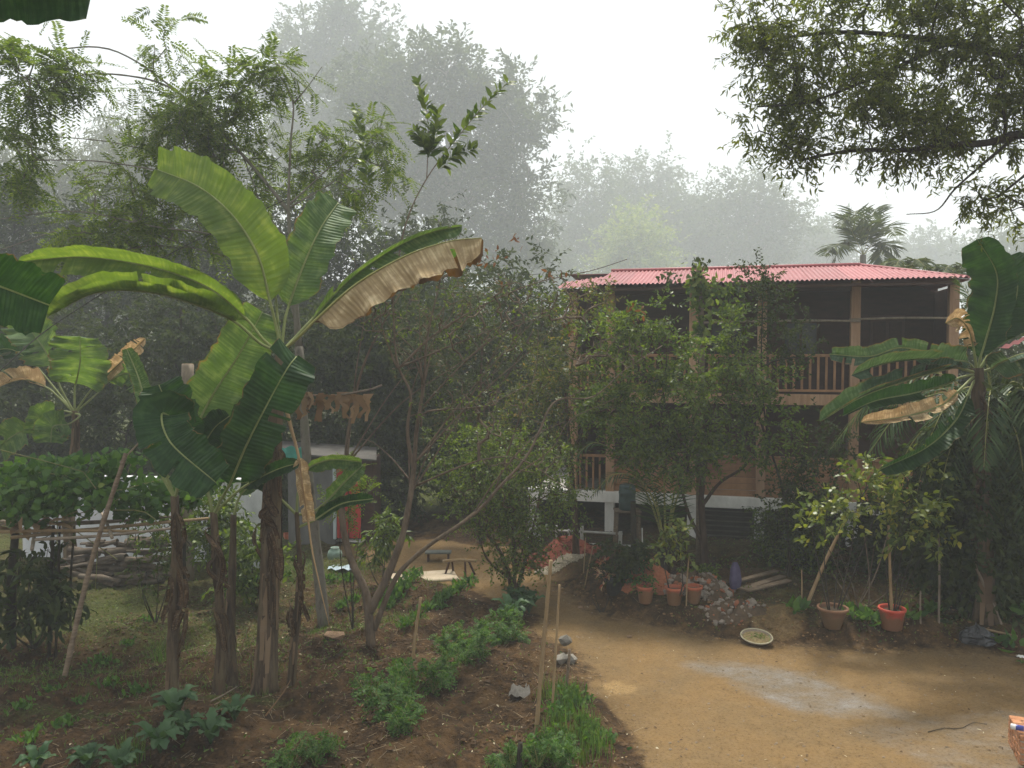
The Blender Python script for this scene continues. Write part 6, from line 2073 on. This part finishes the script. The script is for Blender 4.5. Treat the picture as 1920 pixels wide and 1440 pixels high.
# stones
rmesh = rock_meshes(5, 33, surf('lump', (.13, .12, .10), (.27, .25, .21), .9, 8, bump=.5))
for k, (px, py, s, lab) in enumerate([(1060, 1216, .12, 'upright pale concrete lump on top of the pair by the dark peg'), (1052, 1238, .13, 'grey concrete lump in front of the dark peg'), (1070, 1236, .11, 'brownish concrete lump beside the grey one at the yard edge')]):
    b = G(px, py + 6)
    o = link('concrete_lump', rmesh[k], None, b + [0, 0, s * .55 + (.12 if k == 0 else 0)])
    o.scale = (s, s * .9, s * 1.25)
    o.rotation_euler = (.3 * k, .2, k)
    tag(o, lab, 'stone')
rme2 = rock_meshes(4, 35, surf('earth_stone', (.16, .10, .06), (.30, .20, .12), .95, 8))
for k, (px, py, s, lab) in enumerate([(628, 1196, .16, 'flat brown stone at the foot of the feathery tree'), (1088, 1140, .06, 'small stone on the path edge below the bank'), (1180, 1195, .05, 'small reddish stone on the yard below the pots')]):
    b = G(px, py)
    o = link('stone', rme2[k], None, b + [0, 0, s * .3])
    o.scale = (s * 1.2, s, s * .7)
    tag(o, lab, 'stone')
b = G(975, 1303)
solo('grey_rag', (np.array([b + [(i / 8 - .5) * .34 * (1 - .25 * j / 5), (j / 5 - .5) * .34 + .05 * math.sin(i), .05 + .025 * math.sin(i * 1.9 + j * 1.3) + .02 * (j / 5)] for j in range(6) for i in range(9)]),
     [(j * 9 + i, j * 9 + i + 1, j * 9 + i + 10, j * 9 + i + 9) for j in range(5) for i in range(8)]), surf('rag', (.07, .065, .055), (.13, .12, .105), .9, 9), 'crumpled grey rag lying on the soil left of the tallest stake', 'rag', smooth=True)

# ------------------------------------------------------------------ brick kerb and drink can, bottom right
b = G(1925, 1432)
kb = thing('brick_pier', 'corner of a low orange brick pier at the bottom right edge', 'brick pier', [b[0], b[1], 0])
bm_ = surf('brick_face', (.24, .10, .05), (.42, .20, .10), .9, 9, bump=.5, c3=(.34, .24, .15))
me = mesh_np('brick', *bevel_box((.235, .11, .066), .008), bm_)
me2 = mesh_np('brick', *bevel_box((.11, .11, .066), .008), bm_)
ang = -.35
g = np.random.default_rng(4)
nb_ = 0
cx, sx_ = math.cos(ang), math.sin(ang)
for row in range(5):
    for j in range(5):
        odd = (row + j) % 2
        lst = [(.1175 + .247 * i, me) for i in range(4)] if not odd else [(.055, me2)] + [(.241 + .247 * i, me) for i in range(3)] + [(.92, me2)]
        for q, (lx, mm) in enumerate(lst):
            if row < 4 and 0 < j < 4 and 0 < q < len(lst) - 1:
                continue
            ly = j * .122 + .06
            p = np.array([b[0] - .10 + lx * cx - ly * sx_, b[1] - .02 + lx * sx_ + ly * cx, .035 + row * .077 - .02])
            link('brick', mm, kb, p + g.normal(size=3) * .002, ang + g.normal() * .01)
part('mortar', (lambda VF: (VF[0] @ np.array([[cx, -sx_, 0], [sx_, cx, 0], [0, 0, 1]]).T + [b[0] - .10 + .488 * cx - .30 * sx_, b[1] - .02 + .488 * sx_ + .30 * cx, .165], VF[1]))(bevel_box((.955, .58, .35), .01)), surf('mortar', (.24, .20, .15), (.36, .31, .24), .95, 20), kb)
cb_ = W(1908, 1352, depth_of(b) + .05)
cb_[2] = .382
can = thing('drink_can', 'small blue and white can lying on the brick pier', 'can', cb_)
ax_ = unit(np.array([.8, -.45, 0]))
cc = cb_ + [0, 0, .036]
part('body', tube([cc - ax_ * .065, cc + ax_ * .065], .034, 16), surf('can_blue', (.02, .03, .22), (.05, .07, .34), .3, 3, bump=0, spec=.6), can, True)
part('white_band', tube([cc - ax_ * .066, cc - ax_ * .02], .0348, 16, cap=False), M['white_paint'], can, True)
part('end_rim', tube([cc - ax_ * .067, cc - ax_ * .072], [.033, .027], 16), surf('can_metal', (.5, .5, .5), (.65, .65, .65), .3, 3, bump=0), can, True)

# ------------------------------------------------------------------ water drum on its stand at the house
d = 19.2
c = W(1176, 955, d)
dr_ = thing('water_drum', 'dark teal plastic drum on a wooden stand before the white beam', 'drum', [c[0], c[1], 0])
part('barrel', lathe([(0, 0), (.19, 0), (.205, .03), (.20, .16), (.21, .18), (.21, .20), (.20, .22), (.20, .38), (.21, .40), (.21, .42), (.20, .44), (.195, .56), (.17, .60), (0, .60)], c, 20), surf('drum_teal', (.02, .055, .055), (.04, .085, .085), .45, 3, bump=.1, spec=.5), dr_, True)
part('stand_top', (bevel_box((.62, .5, .04), .006)[0] + c - [0, 0, .025], bevel_box((1, 1, 1), .006)[1]), M['wood_old'], dr_)
for sx in (-.26, .26):
    for sy in (-.2, .2):
        part('leg', tube([c + [sx, sy, -.05], [c[0] + sx * 1.1, c[1] + sy, -.05 + float(height(c[0], c[1]))]], .03, 6), M['wood_old'], dr_)

# ------------------------------------------------------------------ dry banana leaves hung over a branch
d = 13.2
g = np.random.default_rng(14)
dl_ = thing('dry_leaf_bundle', 'tattered beige dry leaves draped over a bamboo rail beside the tall banana', 'dry leaves', W(620, 800, d))
part('rail', tube(spline([W(548, 736, d + .3), W(620, 742, d), W(694, 730, d - .1), W(716, 722, d - .1)], 10), .018, 6), M['bamboo_grey'], dl_, True)
for k in range(26):
    px = g.uniform(562, 694)
    top = W(px, 738 - 3 * math.sin(px * .1), d - .03 + .04 * g.normal())
    L = g.uniform(.15, .48)
    wd = g.uniform(.03, .08)
    V = []
    for j in range(6):
        f = j / 5
        cen = top + np.array([.05 * math.sin(f * 3 + k) + .03 * g.normal(), -.02 * g.normal(), -L * f])
        V += [cen - [wd * (1 - .5 * f), .02 * math.sin(j + k), 0], cen + [wd * (1 - .6 * f), .03 * math.cos(j + k), 0]]
    part('strip', (np.array(V), [(2 * j, 2 * j + 1, 2 * j + 3, 2 * j + 2) for j in range(5)]), M['dry_leaf'], dl_, True)

# ------------------------------------------------------------------ neighbour's red eave at the right edge, cable at the left
rd = 8.6
re_ = thing('neighbour_eave', 'corner of a red corrugated eave poking in at the right edge', 'roof', [7.2, 8.6, 0])
V, F = [], []
e0, e1 = W(1882, 655, rd), W(2150, 545, rd + .2)
back = np.array([.9, 1.6, .02])
nn = 60
for i in range(nn):
    f = i / (nn - 1)
    p = e0 + (e1 - e0) * f + [0, 0, .012 * math.cos(f * 2 * math.pi * 15)]
    V += [p, p + back]
F = [(2 * i, 2 * i + 2, 2 * i + 3, 2 * i + 1) for i in range(nn - 1)]
part('roof_sheet', (np.array(V), F), surf('eave_red', (.38, .04, .035), (.5, .07, .06), .45, 3, bump=.05), re_, True)
part('post', tube([W(2120, 575, rd + .3), np.array([W(2120, 575, rd + .3)[0], W(2120, 575, rd + .3)[1], -.1])], .035, 8), M['wood_dark'], re_)
solo('cable', tube(spline([W(-120, 790, 10.5), W(0, 695, 11), W(110, 603, 12), W(330, 470, 14), W(541, 372, FD)], 30), .008, 5), M['dark_void'], 'thin black cable rising from the left edge behind the banana leaves', 'cable', smooth=True)
# ------------------------------------------------------------------ vegetables
def proto_root(name):
    o = bpy.data.objects.new(name, None)
    ROOT[o.name] = np.zeros(3)
    return o


ORD = ['first', 'second', 'third', 'fourth', 'fifth', 'sixth', 'seventh', 'eighth', 'ninth', 'tenth', 'eleventh']


def copies(name, parts_, spots, cat, group, labels, seed, smin=.85, smax=1.15):
    """spots: picture points; parts_: list of (name, mesh, subparts)"""
    g = np.random.default_rng(seed)
    rank = {k: i for i, k in enumerate(sorted(range(len(spots)), key=lambda q: spots[q][0]))}
    for k, (px, py) in enumerate(spots):
        b = G(px, py)
        r = bpy.data.objects.new(name, None)
        COL.objects.link(r)
        r.empty_display_size = .1
        r.location = tuple(b)
        r.rotation_euler.z = g.random() * 6.28
        s = g.uniform(smin, smax)
        r.scale = (s, s, s)
        tag(r, labels + ', ' + ORD[rank[k]] + ' from the left' if isinstance(labels, str) else labels[k], cat, group)
        pv = parts_[k % len(parts_)]
        for nm, me in pv:
            c = bpy.data.objects.new(nm, me)
            COL.objects.link(c)
            c.parent = r


def tomato(seed, h=.5):
    g = np.random.default_rng(seed)
    tubes, tips = [], []
    for k in range(8):
        a = g.random() * 6.28
        l = np.array([math.cos(a), math.sin(a), 0]) * g.uniform(.05, .36)
        top = l + [0, 0, h * g.uniform(.35, 1.1)]
        C = spline([[0, 0, -.03], l * .4 + [0, 0, h * .35], top], 8)
        tubes.append(tube(C, np.linspace(.009, .004, 8), 5))
        for q in (3, 5, 6, 7):
            tips.append(C[q] + g.normal(size=3) * .03)
    tips = np.array(tips)
    Lf, tw = sprays(g, tips, np.array([[0, 0, h * .3]]), ntw=3, tlen=.21, nlf=9, llen=.085, lw=.036, kind='ovate', droop=.5, flatten=True, spread=.035, outw=.9)
    tubes.append(tubes_batch(tw[0], tw[1], .003, .0015, 3))
    return [('stems', mesh_np('stems', *join(*[(v, f) for v, f in tubes]), M['petiole'], True)), ('foliage', mesh_np('foliage', *Lf, LM['veg']))]


def kale(seed, h=.34):
    g = np.random.default_rng(seed)
    out = []
    for k in range(12):
        a = k * 2.4 + g.random() * .5
        dr = np.array([math.cos(a), math.sin(a), 0])
        L = h * g.uniform(.8, 1.3)
        up_ = g.uniform(.7, 1.35)
        C = spline([[0, 0, 0], dr * L * .25 + [0, 0, L * .5 * up_], dr * L * .55 + [0, 0, L * .9 * up_], dr * L * .95 + [0, 0, L * up_ * (1.0 - .35 * g.random())]], 14)
        T = unit(np.gradient(C, axis=0))
        sd = unit(np.cross(T, [0, 0, 1.0]))
        up = np.cross(sd, T)
        V, F = [], []
        for q in range(14):
            f = max(0, (q - 4) / 9)
            w_ = .012 + .075 * math.sin(math.pi * min(1, f * .86 + .10)) * (f > 0) * (1 + .30 * math.sin(q * 2.4 + k))
            for c in range(5):
                s = (c - 2) / 2
                V.append(C[q] + sd[q] * w_ * s + up[q] * (abs(s) * w_ * .35 + .012 * math.sin(q * 1.8 + c * 2 + k) * abs(s)))
        for q in range(13):
            for c in range(4):
                F.append((q * 5 + c, q * 5 + c + 1, q * 5 + c + 6, q * 5 + c + 5))
        out.append(('leaf', mesh_np('leaf', np.array(V), F, LM['kale'], True)))
    return out


def leafy(seed, h=.26, n=60, ll=.16, lw=.06, m='veg'):
    g = np.random.default_rng(seed)
    p = g.normal(size=(n, 3)) * [.10, .10, 0] + np.stack([np.zeros(n), np.zeros(n), h * .45 * g.random(n)], -1)
    ax = unit(g.normal(size=(n, 3)) * [.7, .7, .3] + [0, 0, .9])
    VF = set_leaves(leaf_tpl('ovate'), p, ax, g.normal(size=(n, 3)) + unit(p + 1e-5) * .5, ll * (.6 + .8 * g.random(n)), lw * (.7 + .6 * g.random(n)))
    return [('foliage', mesh_np('foliage', *VF, LM[m]))]


def blades(seed, h=.34, n=70, m='grass'):
    g = np.random.default_rng(seed)
    V, F = [], []
    for k in range(n):
        a = g.random() * 6.28
        b = np.array([g.normal() * .09, g.normal() * .09, 0])
        L = h * g.uniform(.5, 1.2)
        le = np.array([math.cos(a), math.sin(a), 0]) * L * g.uniform(.1, .5)
        sd = np.array([-math.sin(a), math.cos(a), 0]) * .006
        n0 = len(V)
        for q in range(4):
            f = q / 3
            c = b + le * f * f + [0, 0, L * f * (1 - .15 * f)]
            V += [c - sd * (1 - .9 * f), c + sd * (1 - .9 * f)]
        for q in range(3):
            F.append((n0 + 2 * q, n0 + 2 * q + 1, n0 + 2 * q + 3, n0 + 2 * q + 2))
    return [('blades', mesh_np('blades', np.array(V), F, LM[m]))]


T3 = [tomato(s, .5) for s in (1, 2, 3)]
copies('tomato_plant', T3, [(730, 1345), (765, 1312), (812, 1300), (700, 1318), (745, 1372)], 'tomato plant', 'tomato plants of the front clump', 'tomato plant in the clump round the bamboo stake', 1, .65, .95)
copies('tomato_plant', T3, [(838, 1258), (872, 1245), (905, 1228), (935, 1210), (870, 1215), (905, 1195), (955, 1205), (840, 1225), (945, 1185)], 'tomato plant', 'tomato plants of the rear row', 'green tomato plant in the rear row beside the dirt path', 2, .5, .85)
copies('tomato_plant', T3, [(545, 1442), (592, 1436)], 'tomato plant', 'tomato plants at the bottom edge', ['tomato plant at the bottom edge, below the banana sucker', 'tomato plant at the bottom edge, nearest the tomato clump'], 3, .6, .75)
copies('tomato_plant', T3, [(1010, 1438), (955, 1448), (1060, 1445), (1045, 1412)], 'tomato plant', 'tomato plants round the tallest stake', 'tomato plant at the foot of the tallest bamboo stake', 4, .55, .75)
K3 = [kale(s) for s in (1, 2, 3)]
copies('cauliflower_plant', K3, [(300, 1412), (348, 1385), (395, 1395), (440, 1352), (330, 1352)], 'cabbage', 'cauliflower plants in front',
       ['blue green cauliflower plant leftmost of the front group', 'largest blue green cauliflower plant in the middle of the front group', 'cauliflower plant right of the largest one', 'cauliflower plant closest to the tall banana stem', 'cauliflower plant closest to the leftmost banana stem'], 5, .62, .85)
copies('cauliflower_plant', K3, [(70, 1448), (165, 1445), (225, 1452)], 'cabbage', 'cauliflower plants at the bottom left',
       ['cauliflower plant in the bottom left corner', 'cauliflower plant second from the bottom left corner', 'cauliflower plant third from the bottom left corner'], 6, .55, .7)
copies('cabbage_plant', K3, [(958, 1165), (978, 1158), (992, 1150), (968, 1140)], 'cabbage', 'cabbages at the path bend', 'bluish cabbage below the dense little tree', 7, .75, .95)
S3 = [leafy(s) for s in (1, 2, 3)]
copies('spinach_plant', S3, [(738, 1125), (752, 1105), (768, 1092), (725, 1140), (780, 1082)], 'leaf vegetable', 'greens behind the bare tree', 'bright leafy vegetable just behind the bare tree', 8)
copies('spinach_plant', S3, [(842, 1120), (860, 1108), (876, 1098), (828, 1130)], 'leaf vegetable', 'greens by the slab', 'leafy vegetable in the row beside the sawhorse', 9, .8, 1.0)
copies('spinach_plant', S3, [(640, 1140), (665, 1128), (780, 1160), (800, 1150), (820, 1142), (760, 1172), (620, 1090), (655, 1090)], 'leaf vegetable', 'low greens in the middle bed', 'low leafy green round the crooked bare tree', 10, .6, .85)
copies('spinach_plant', S3, [(462, 1100), (480, 1092), (440, 1108), (535, 1082)], 'leaf vegetable', 'low greens between the banana stems', 'low leafy green seen between the banana stems', 11, .7, .9)
copies('garden_weed', [leafy(q, .2, 46, .11, .05) for q in (31, 32, 33)], [(40, 1330), (95, 1300), (150, 1318), (205, 1290), (258, 1300), (120, 1365), (60, 1390), (190, 1245), (240, 1210), (280, 1165)], 'weed', 'low weeds in the left bed', 'low green weed in the shaded left bed', 16, .6, 1.0)
B3 = [blades(s, .36, 60) for s in (1, 2, 3)]
copies('onion_clump', B3, [(1060, 1330), (1090, 1350), (1045, 1360), (1110, 1380), (1075, 1390), (1125, 1410), (1040, 1395), (1095, 1430), (1030, 1310), (1075, 1310)], 'onion', 'grassy greens at the yard edge', 'tall grassy clump at the yard edge behind the stakes', 12)
copies('leafy_herb', [leafy(s, .34, 90, .09, .04) for s in (7, 8)], [(1062, 1312), (1085, 1325), (1050, 1345), (1098, 1365), (1020, 1420), (1120, 1395)], 'herb', 'herbs at the yard edge', 'bushy herb among the grassy clumps at the yard edge', 13)
copies('grass_tuft', [blades(s, .4, 60) for s in (11, 12)], [(238, 1432), (255, 1425), (300, 1240)], 'grass', 'grass tufts in front', ['grass tuft left of the front cauliflowers', 'grass tuft touching the leftmost front cauliflower', 'grass tuft behind the leftmost banana stem'], 14, .8, 1.0)
copies('broadleaf_weed', [leafy(s, .25, 22, .2, .11, 'veg') for s in (21, 22, 23)], [(1620, 1165), (1640, 1170), (1705, 1172), (1745, 1150), (1590, 1160), (1495, 1150), (1890, 1190), (1925, 1180)], 'weed', 'broad leaved weeds on the bank', 'broad leaved weed on the bank by the pots', 15, .8, 1.1)
b = G(1915, 1245)
fl = thing('white_flower', 'white flower on a short leafy stalk at the right edge of the yard', 'flower', b)
part('stalk', tube([b - [0, 0, .02], b + [0, 0, .10]], .006, 5), M['petiole'], fl)
gq = np.random.default_rng(2)
part('petals', set_leaves(leaf_tpl('ovate'), np.repeat((b + [0, 0, .11])[None], 8, 0), np.array([[math.cos(a), math.sin(a), .25] for a in np.arange(8) * .785]), np.tile([0, 0, 1.0], (8, 1)), np.full(8, .085), np.full(8, .05)), M['white_paint'], fl)
part('leaves', set_leaves(leaf_tpl('ovate'), np.repeat((b + [0, 0, .03])[None], 6, 0), np.array([[math.cos(a), math.sin(a), .25] for a in np.arange(6) * 1.05]), np.tile([0, 0, 1.0], (6, 1)), np.full(6, .10), np.full(6, .05)), LM['veg'], fl)

# ------------------------------------------------------------------ ground cover that nobody could count
def scatter(g, n, x0, x1, y0, y1, keep):
    x, y = g.uniform(x0, x1, n), g.uniform(y0, y1, n)
    k = keep(x, y)
    return x[k], y[k]


def sd_y(x, y):
    return poly_sd(x, y, YARD)


g = np.random.default_rng(55)
# short weeds and grass in the garden and on the bank
dens = lambda x, y: (sd_y(x, y) > .12) & (g.random(len(x)) < np.clip(.10 + .9 * np.clip(fbm(x, y, .8, 3, 61) * 1.6 + np.where((x < -2) & (y > 11.6), .6, 0) + np.where((x > .6) & (y > 12), .25, -.15), 0, 1), 0, 1))
x, y = scatter(g, 42000, -9, 10.5, 8.6, 20, dens)
n = len(x)
p = np.stack([x, y, height(x, y) - .004], -1)
ax = unit(g.normal(size=(n, 3)) * [1, 1, .3] + [0, 0, .9])
VF = set_leaves(leaf_tpl('ovate'), p, ax, g.normal(size=(n, 3)) + [0, -.3, .8], .055 * (.5 + g.random(n)), .026 * (.5 + g.random(n)))
solo('weeds', VF, leaf_mat('leaf_weed', (.04, .075, .018), (.13, .17, .045), .3, .55), 'low weeds growing over the garden soil and the bank', 'weeds', loc=(0, 0, 0), kind='stuff')
x, y = scatter(g, 22000, -8.5, -1.2, 11.2, 19, lambda x, y: (sd_y(x, y) > .1) & (fbm(x, y, .7, 3, 71) > -.02))
n = len(x)
p = np.stack([x, y, height(x, y) - .004], -1)
VF = set_leaves((np.array([[0, .5, 0], [0, -.5, 0], [1, 0, 0]]), np.array([[0, 1, 2]])), p, unit(g.normal(size=(n, 3)) * [.6, .6, .2] + [0, 0, 1]), g.normal(size=(n, 3)), .10 * (.4 + g.random(n)), np.full(n, .009))
solo('grass', VF, LM['grass'], 'thin short grass between the garden rows on the left', 'grass', loc=(0, 0, 0), kind='stuff')
# clods of earth
rm = rock_meshes(6, 77, M['concrete'])
tv = []
for me in rm:
    V = np.empty(len(me.vertices) * 3)
    me.vertices.foreach_get('co', V)
    tv.append((V.reshape(-1, 3), [tuple(q.vertices) for q in me.polygons]))
def tri(F):
    o = []
    for f in F:
        for i in range(1, len(f) - 1):
            o.append((f[0], f[i], f[i + 1]))
    return np.array(o)


def scatter_rocks(x, y, s, g, flat=.7):
    outs = []
    kind = g.integers(0, len(tv), len(x))
    z = height(x, y)
    for k, (V, F) in enumerate(tv):
        m = kind == k
        a = g.random(m.sum()) * 6.28
        c, si = np.cos(a), np.sin(a)
        vx = V[None, :, 0] * c[:, None] - V[None, :, 1] * si[:, None]
        vy = V[None, :, 0] * si[:, None] + V[None, :, 1] * c[:, None]
        vz = np.repeat(V[None, :, 2], m.sum(), 0) * flat
        S = s[m][:, None]
        P = np.stack([x[m][:, None] + vx * S, y[m][:, None] + vy * S, z[m][:, None] + (vz + .15) * S], -1).reshape(-1, 3)
        T = tri(F)
        outs.append((P, (np.arange(m.sum())[:, None, None] * len(V) + T[None]).reshape(-1, 3)))
    return join(*outs)


x, y = scatter(g, 15000, -7.5, 2.4, 8.6, 17, lambda x, y: (sd_y(x, y) > .05) & (fbm(x, y, 1.1, 3, 81) > -.12))
s = .010 + .034 * g.random(len(x)) ** 3
solo('soil_clods', scatter_rocks(x, y, s, g), surf('clod', (.04, .024, .012), (.125, .073, .034), .95, 6, coords='Object'), 'crumbled clods of brown earth over the garden bed', 'soil', loc=(0, 0, 0), kind='stuff')
x, y = scatter(g, 2600, 1.0, 10.5, 12.5, 17, lambda x, y: (sd_y(x, y) > -.15) & (sd_y(x, y) < 1.2))
s = .008 + .03 * g.random(len(x)) ** 3
solo('bank_clods', scatter_rocks(x, y, s, g), surf('clod2', (.14, .08, .035), (.28, .17, .08), .95, 6), 'loose clods along the foot of the bank', 'soil', loc=(0, 0, 0), kind='stuff')
x, y = scatter(g, 2600, -1, 8, 8.6, 17, lambda x, y: sd_y(x, y) < -.05)
s = .005 + .02 * g.random(len(x)) ** 4
solo('pebbles', scatter_rocks(x, y, s, g), surf('pebble', (.10, .07, .045), (.34, .27, .19), .9, 3), 'tiny pebbles and crumbs on the trodden yard', 'pebbles', loc=(0, 0, 0), kind='stuff')
# fallen leaves and straw
x, y = scatter(g, 5200, -8, 9, 8.6, 18, lambda x, y: (sd_y(x, y) > -.3) | (g.random(len(x)) < .14 + .25 * (x > 3.0)))
n = len(x)
p = np.stack([x, y, height(x, y) + .008], -1)
VF = set_leaves(leaf_tpl('ovate'), p, g.normal(size=(n, 3)) * [1, 1, .15], g.normal(size=(n, 3)) * .25 + [0, 0, 1], .045 * (.5 + g.random(n)), .02 * (.6 + g.random(n)))
solo('leaf_litter', VF, leaf_mat('litter', (.05, .03, .016), (.24, .155, .075), .1, .85, (1, 1, .8), c3=(.45, .40, .28)), 'small dry fallen leaves scattered over bed and yard', 'leaf litter', loc=(0, 0, 0), kind='stuff')
x, y = scatter(g, 1500, -6, 3, 8.6, 15, lambda x, y: (sd_y(x, y) > -.1))
n = len(x)
a = g.random(n) * 6.28
L = .04 + .18 * g.random(n) ** 2
A = np.stack([x, y, height(x, y) + .012], -1)
x2, y2 = x + np.cos(a) * L, y + np.sin(a) * L
B = np.stack([x2, y2, height(x2, y2) + .014 + .02 * g.random(n)], -1)
solo('straw', tubes_batch(A, B, .0028, .002, 3), surf('straw', (.16, .12, .07), (.40, .32, .20), .8, 8), 'bits of straw and dry twig on the garden soil', 'straw', loc=(0, 0, 0), kind='stuff')
# pale dead twigs at the banana feet
for k, (pts, lab) in enumerate([([(1740, 1374), (1775, 1366), (1800, 1368), (1826, 1356), (1850, 1360)], 'thin dark crooked twig on the grey patch of the yard'), ([(395, 1318), (420, 1302), (445, 1292)], 'pale crooked dead twig lying at the foot of the tall banana'),
                                ([(470, 1292), (500, 1232), (512, 1182)], 'tan dry stalk leaning on the tall banana stem'),
                                ([(470, 1290), (471, 1205)], 'short pale stalk standing left of the tall banana stem'),
                                ([(450, 1225), (462, 1190), (476, 1160)], 'dry curved stalk behind the banana stems'),
                                ([(498, 1345), (530, 1300), (545, 1275)], 'dead stem lying diagonally before the banana sucker')]):
    b = G(*pts[0])
    d = depth_of(b)
    P = [b + [0, 0, .02]] + [np.maximum(W(q[0], q[1], d + (.25 * (i + 1) if k in (1, 5) else 0)), [-99, -99, float(height(*W(q[0], q[1], d)[:2])) + .03]) for i, q in enumerate(pts[1:])]
    if k == 0:
        P = [G(*q) + [0, 0, .012] for q in pts]
    solo('dead_stalk', tube(spline(P, 8), np.linspace(.012, .006, 8) * (.5 if k == 0 else 1), 5), M['bark_dark'] if k == 0 else M['dry_leaf'] if k > 1 else M['bamboo_grey'], lab, 'stalk', group='dead stalks at the bananas', smooth=True)
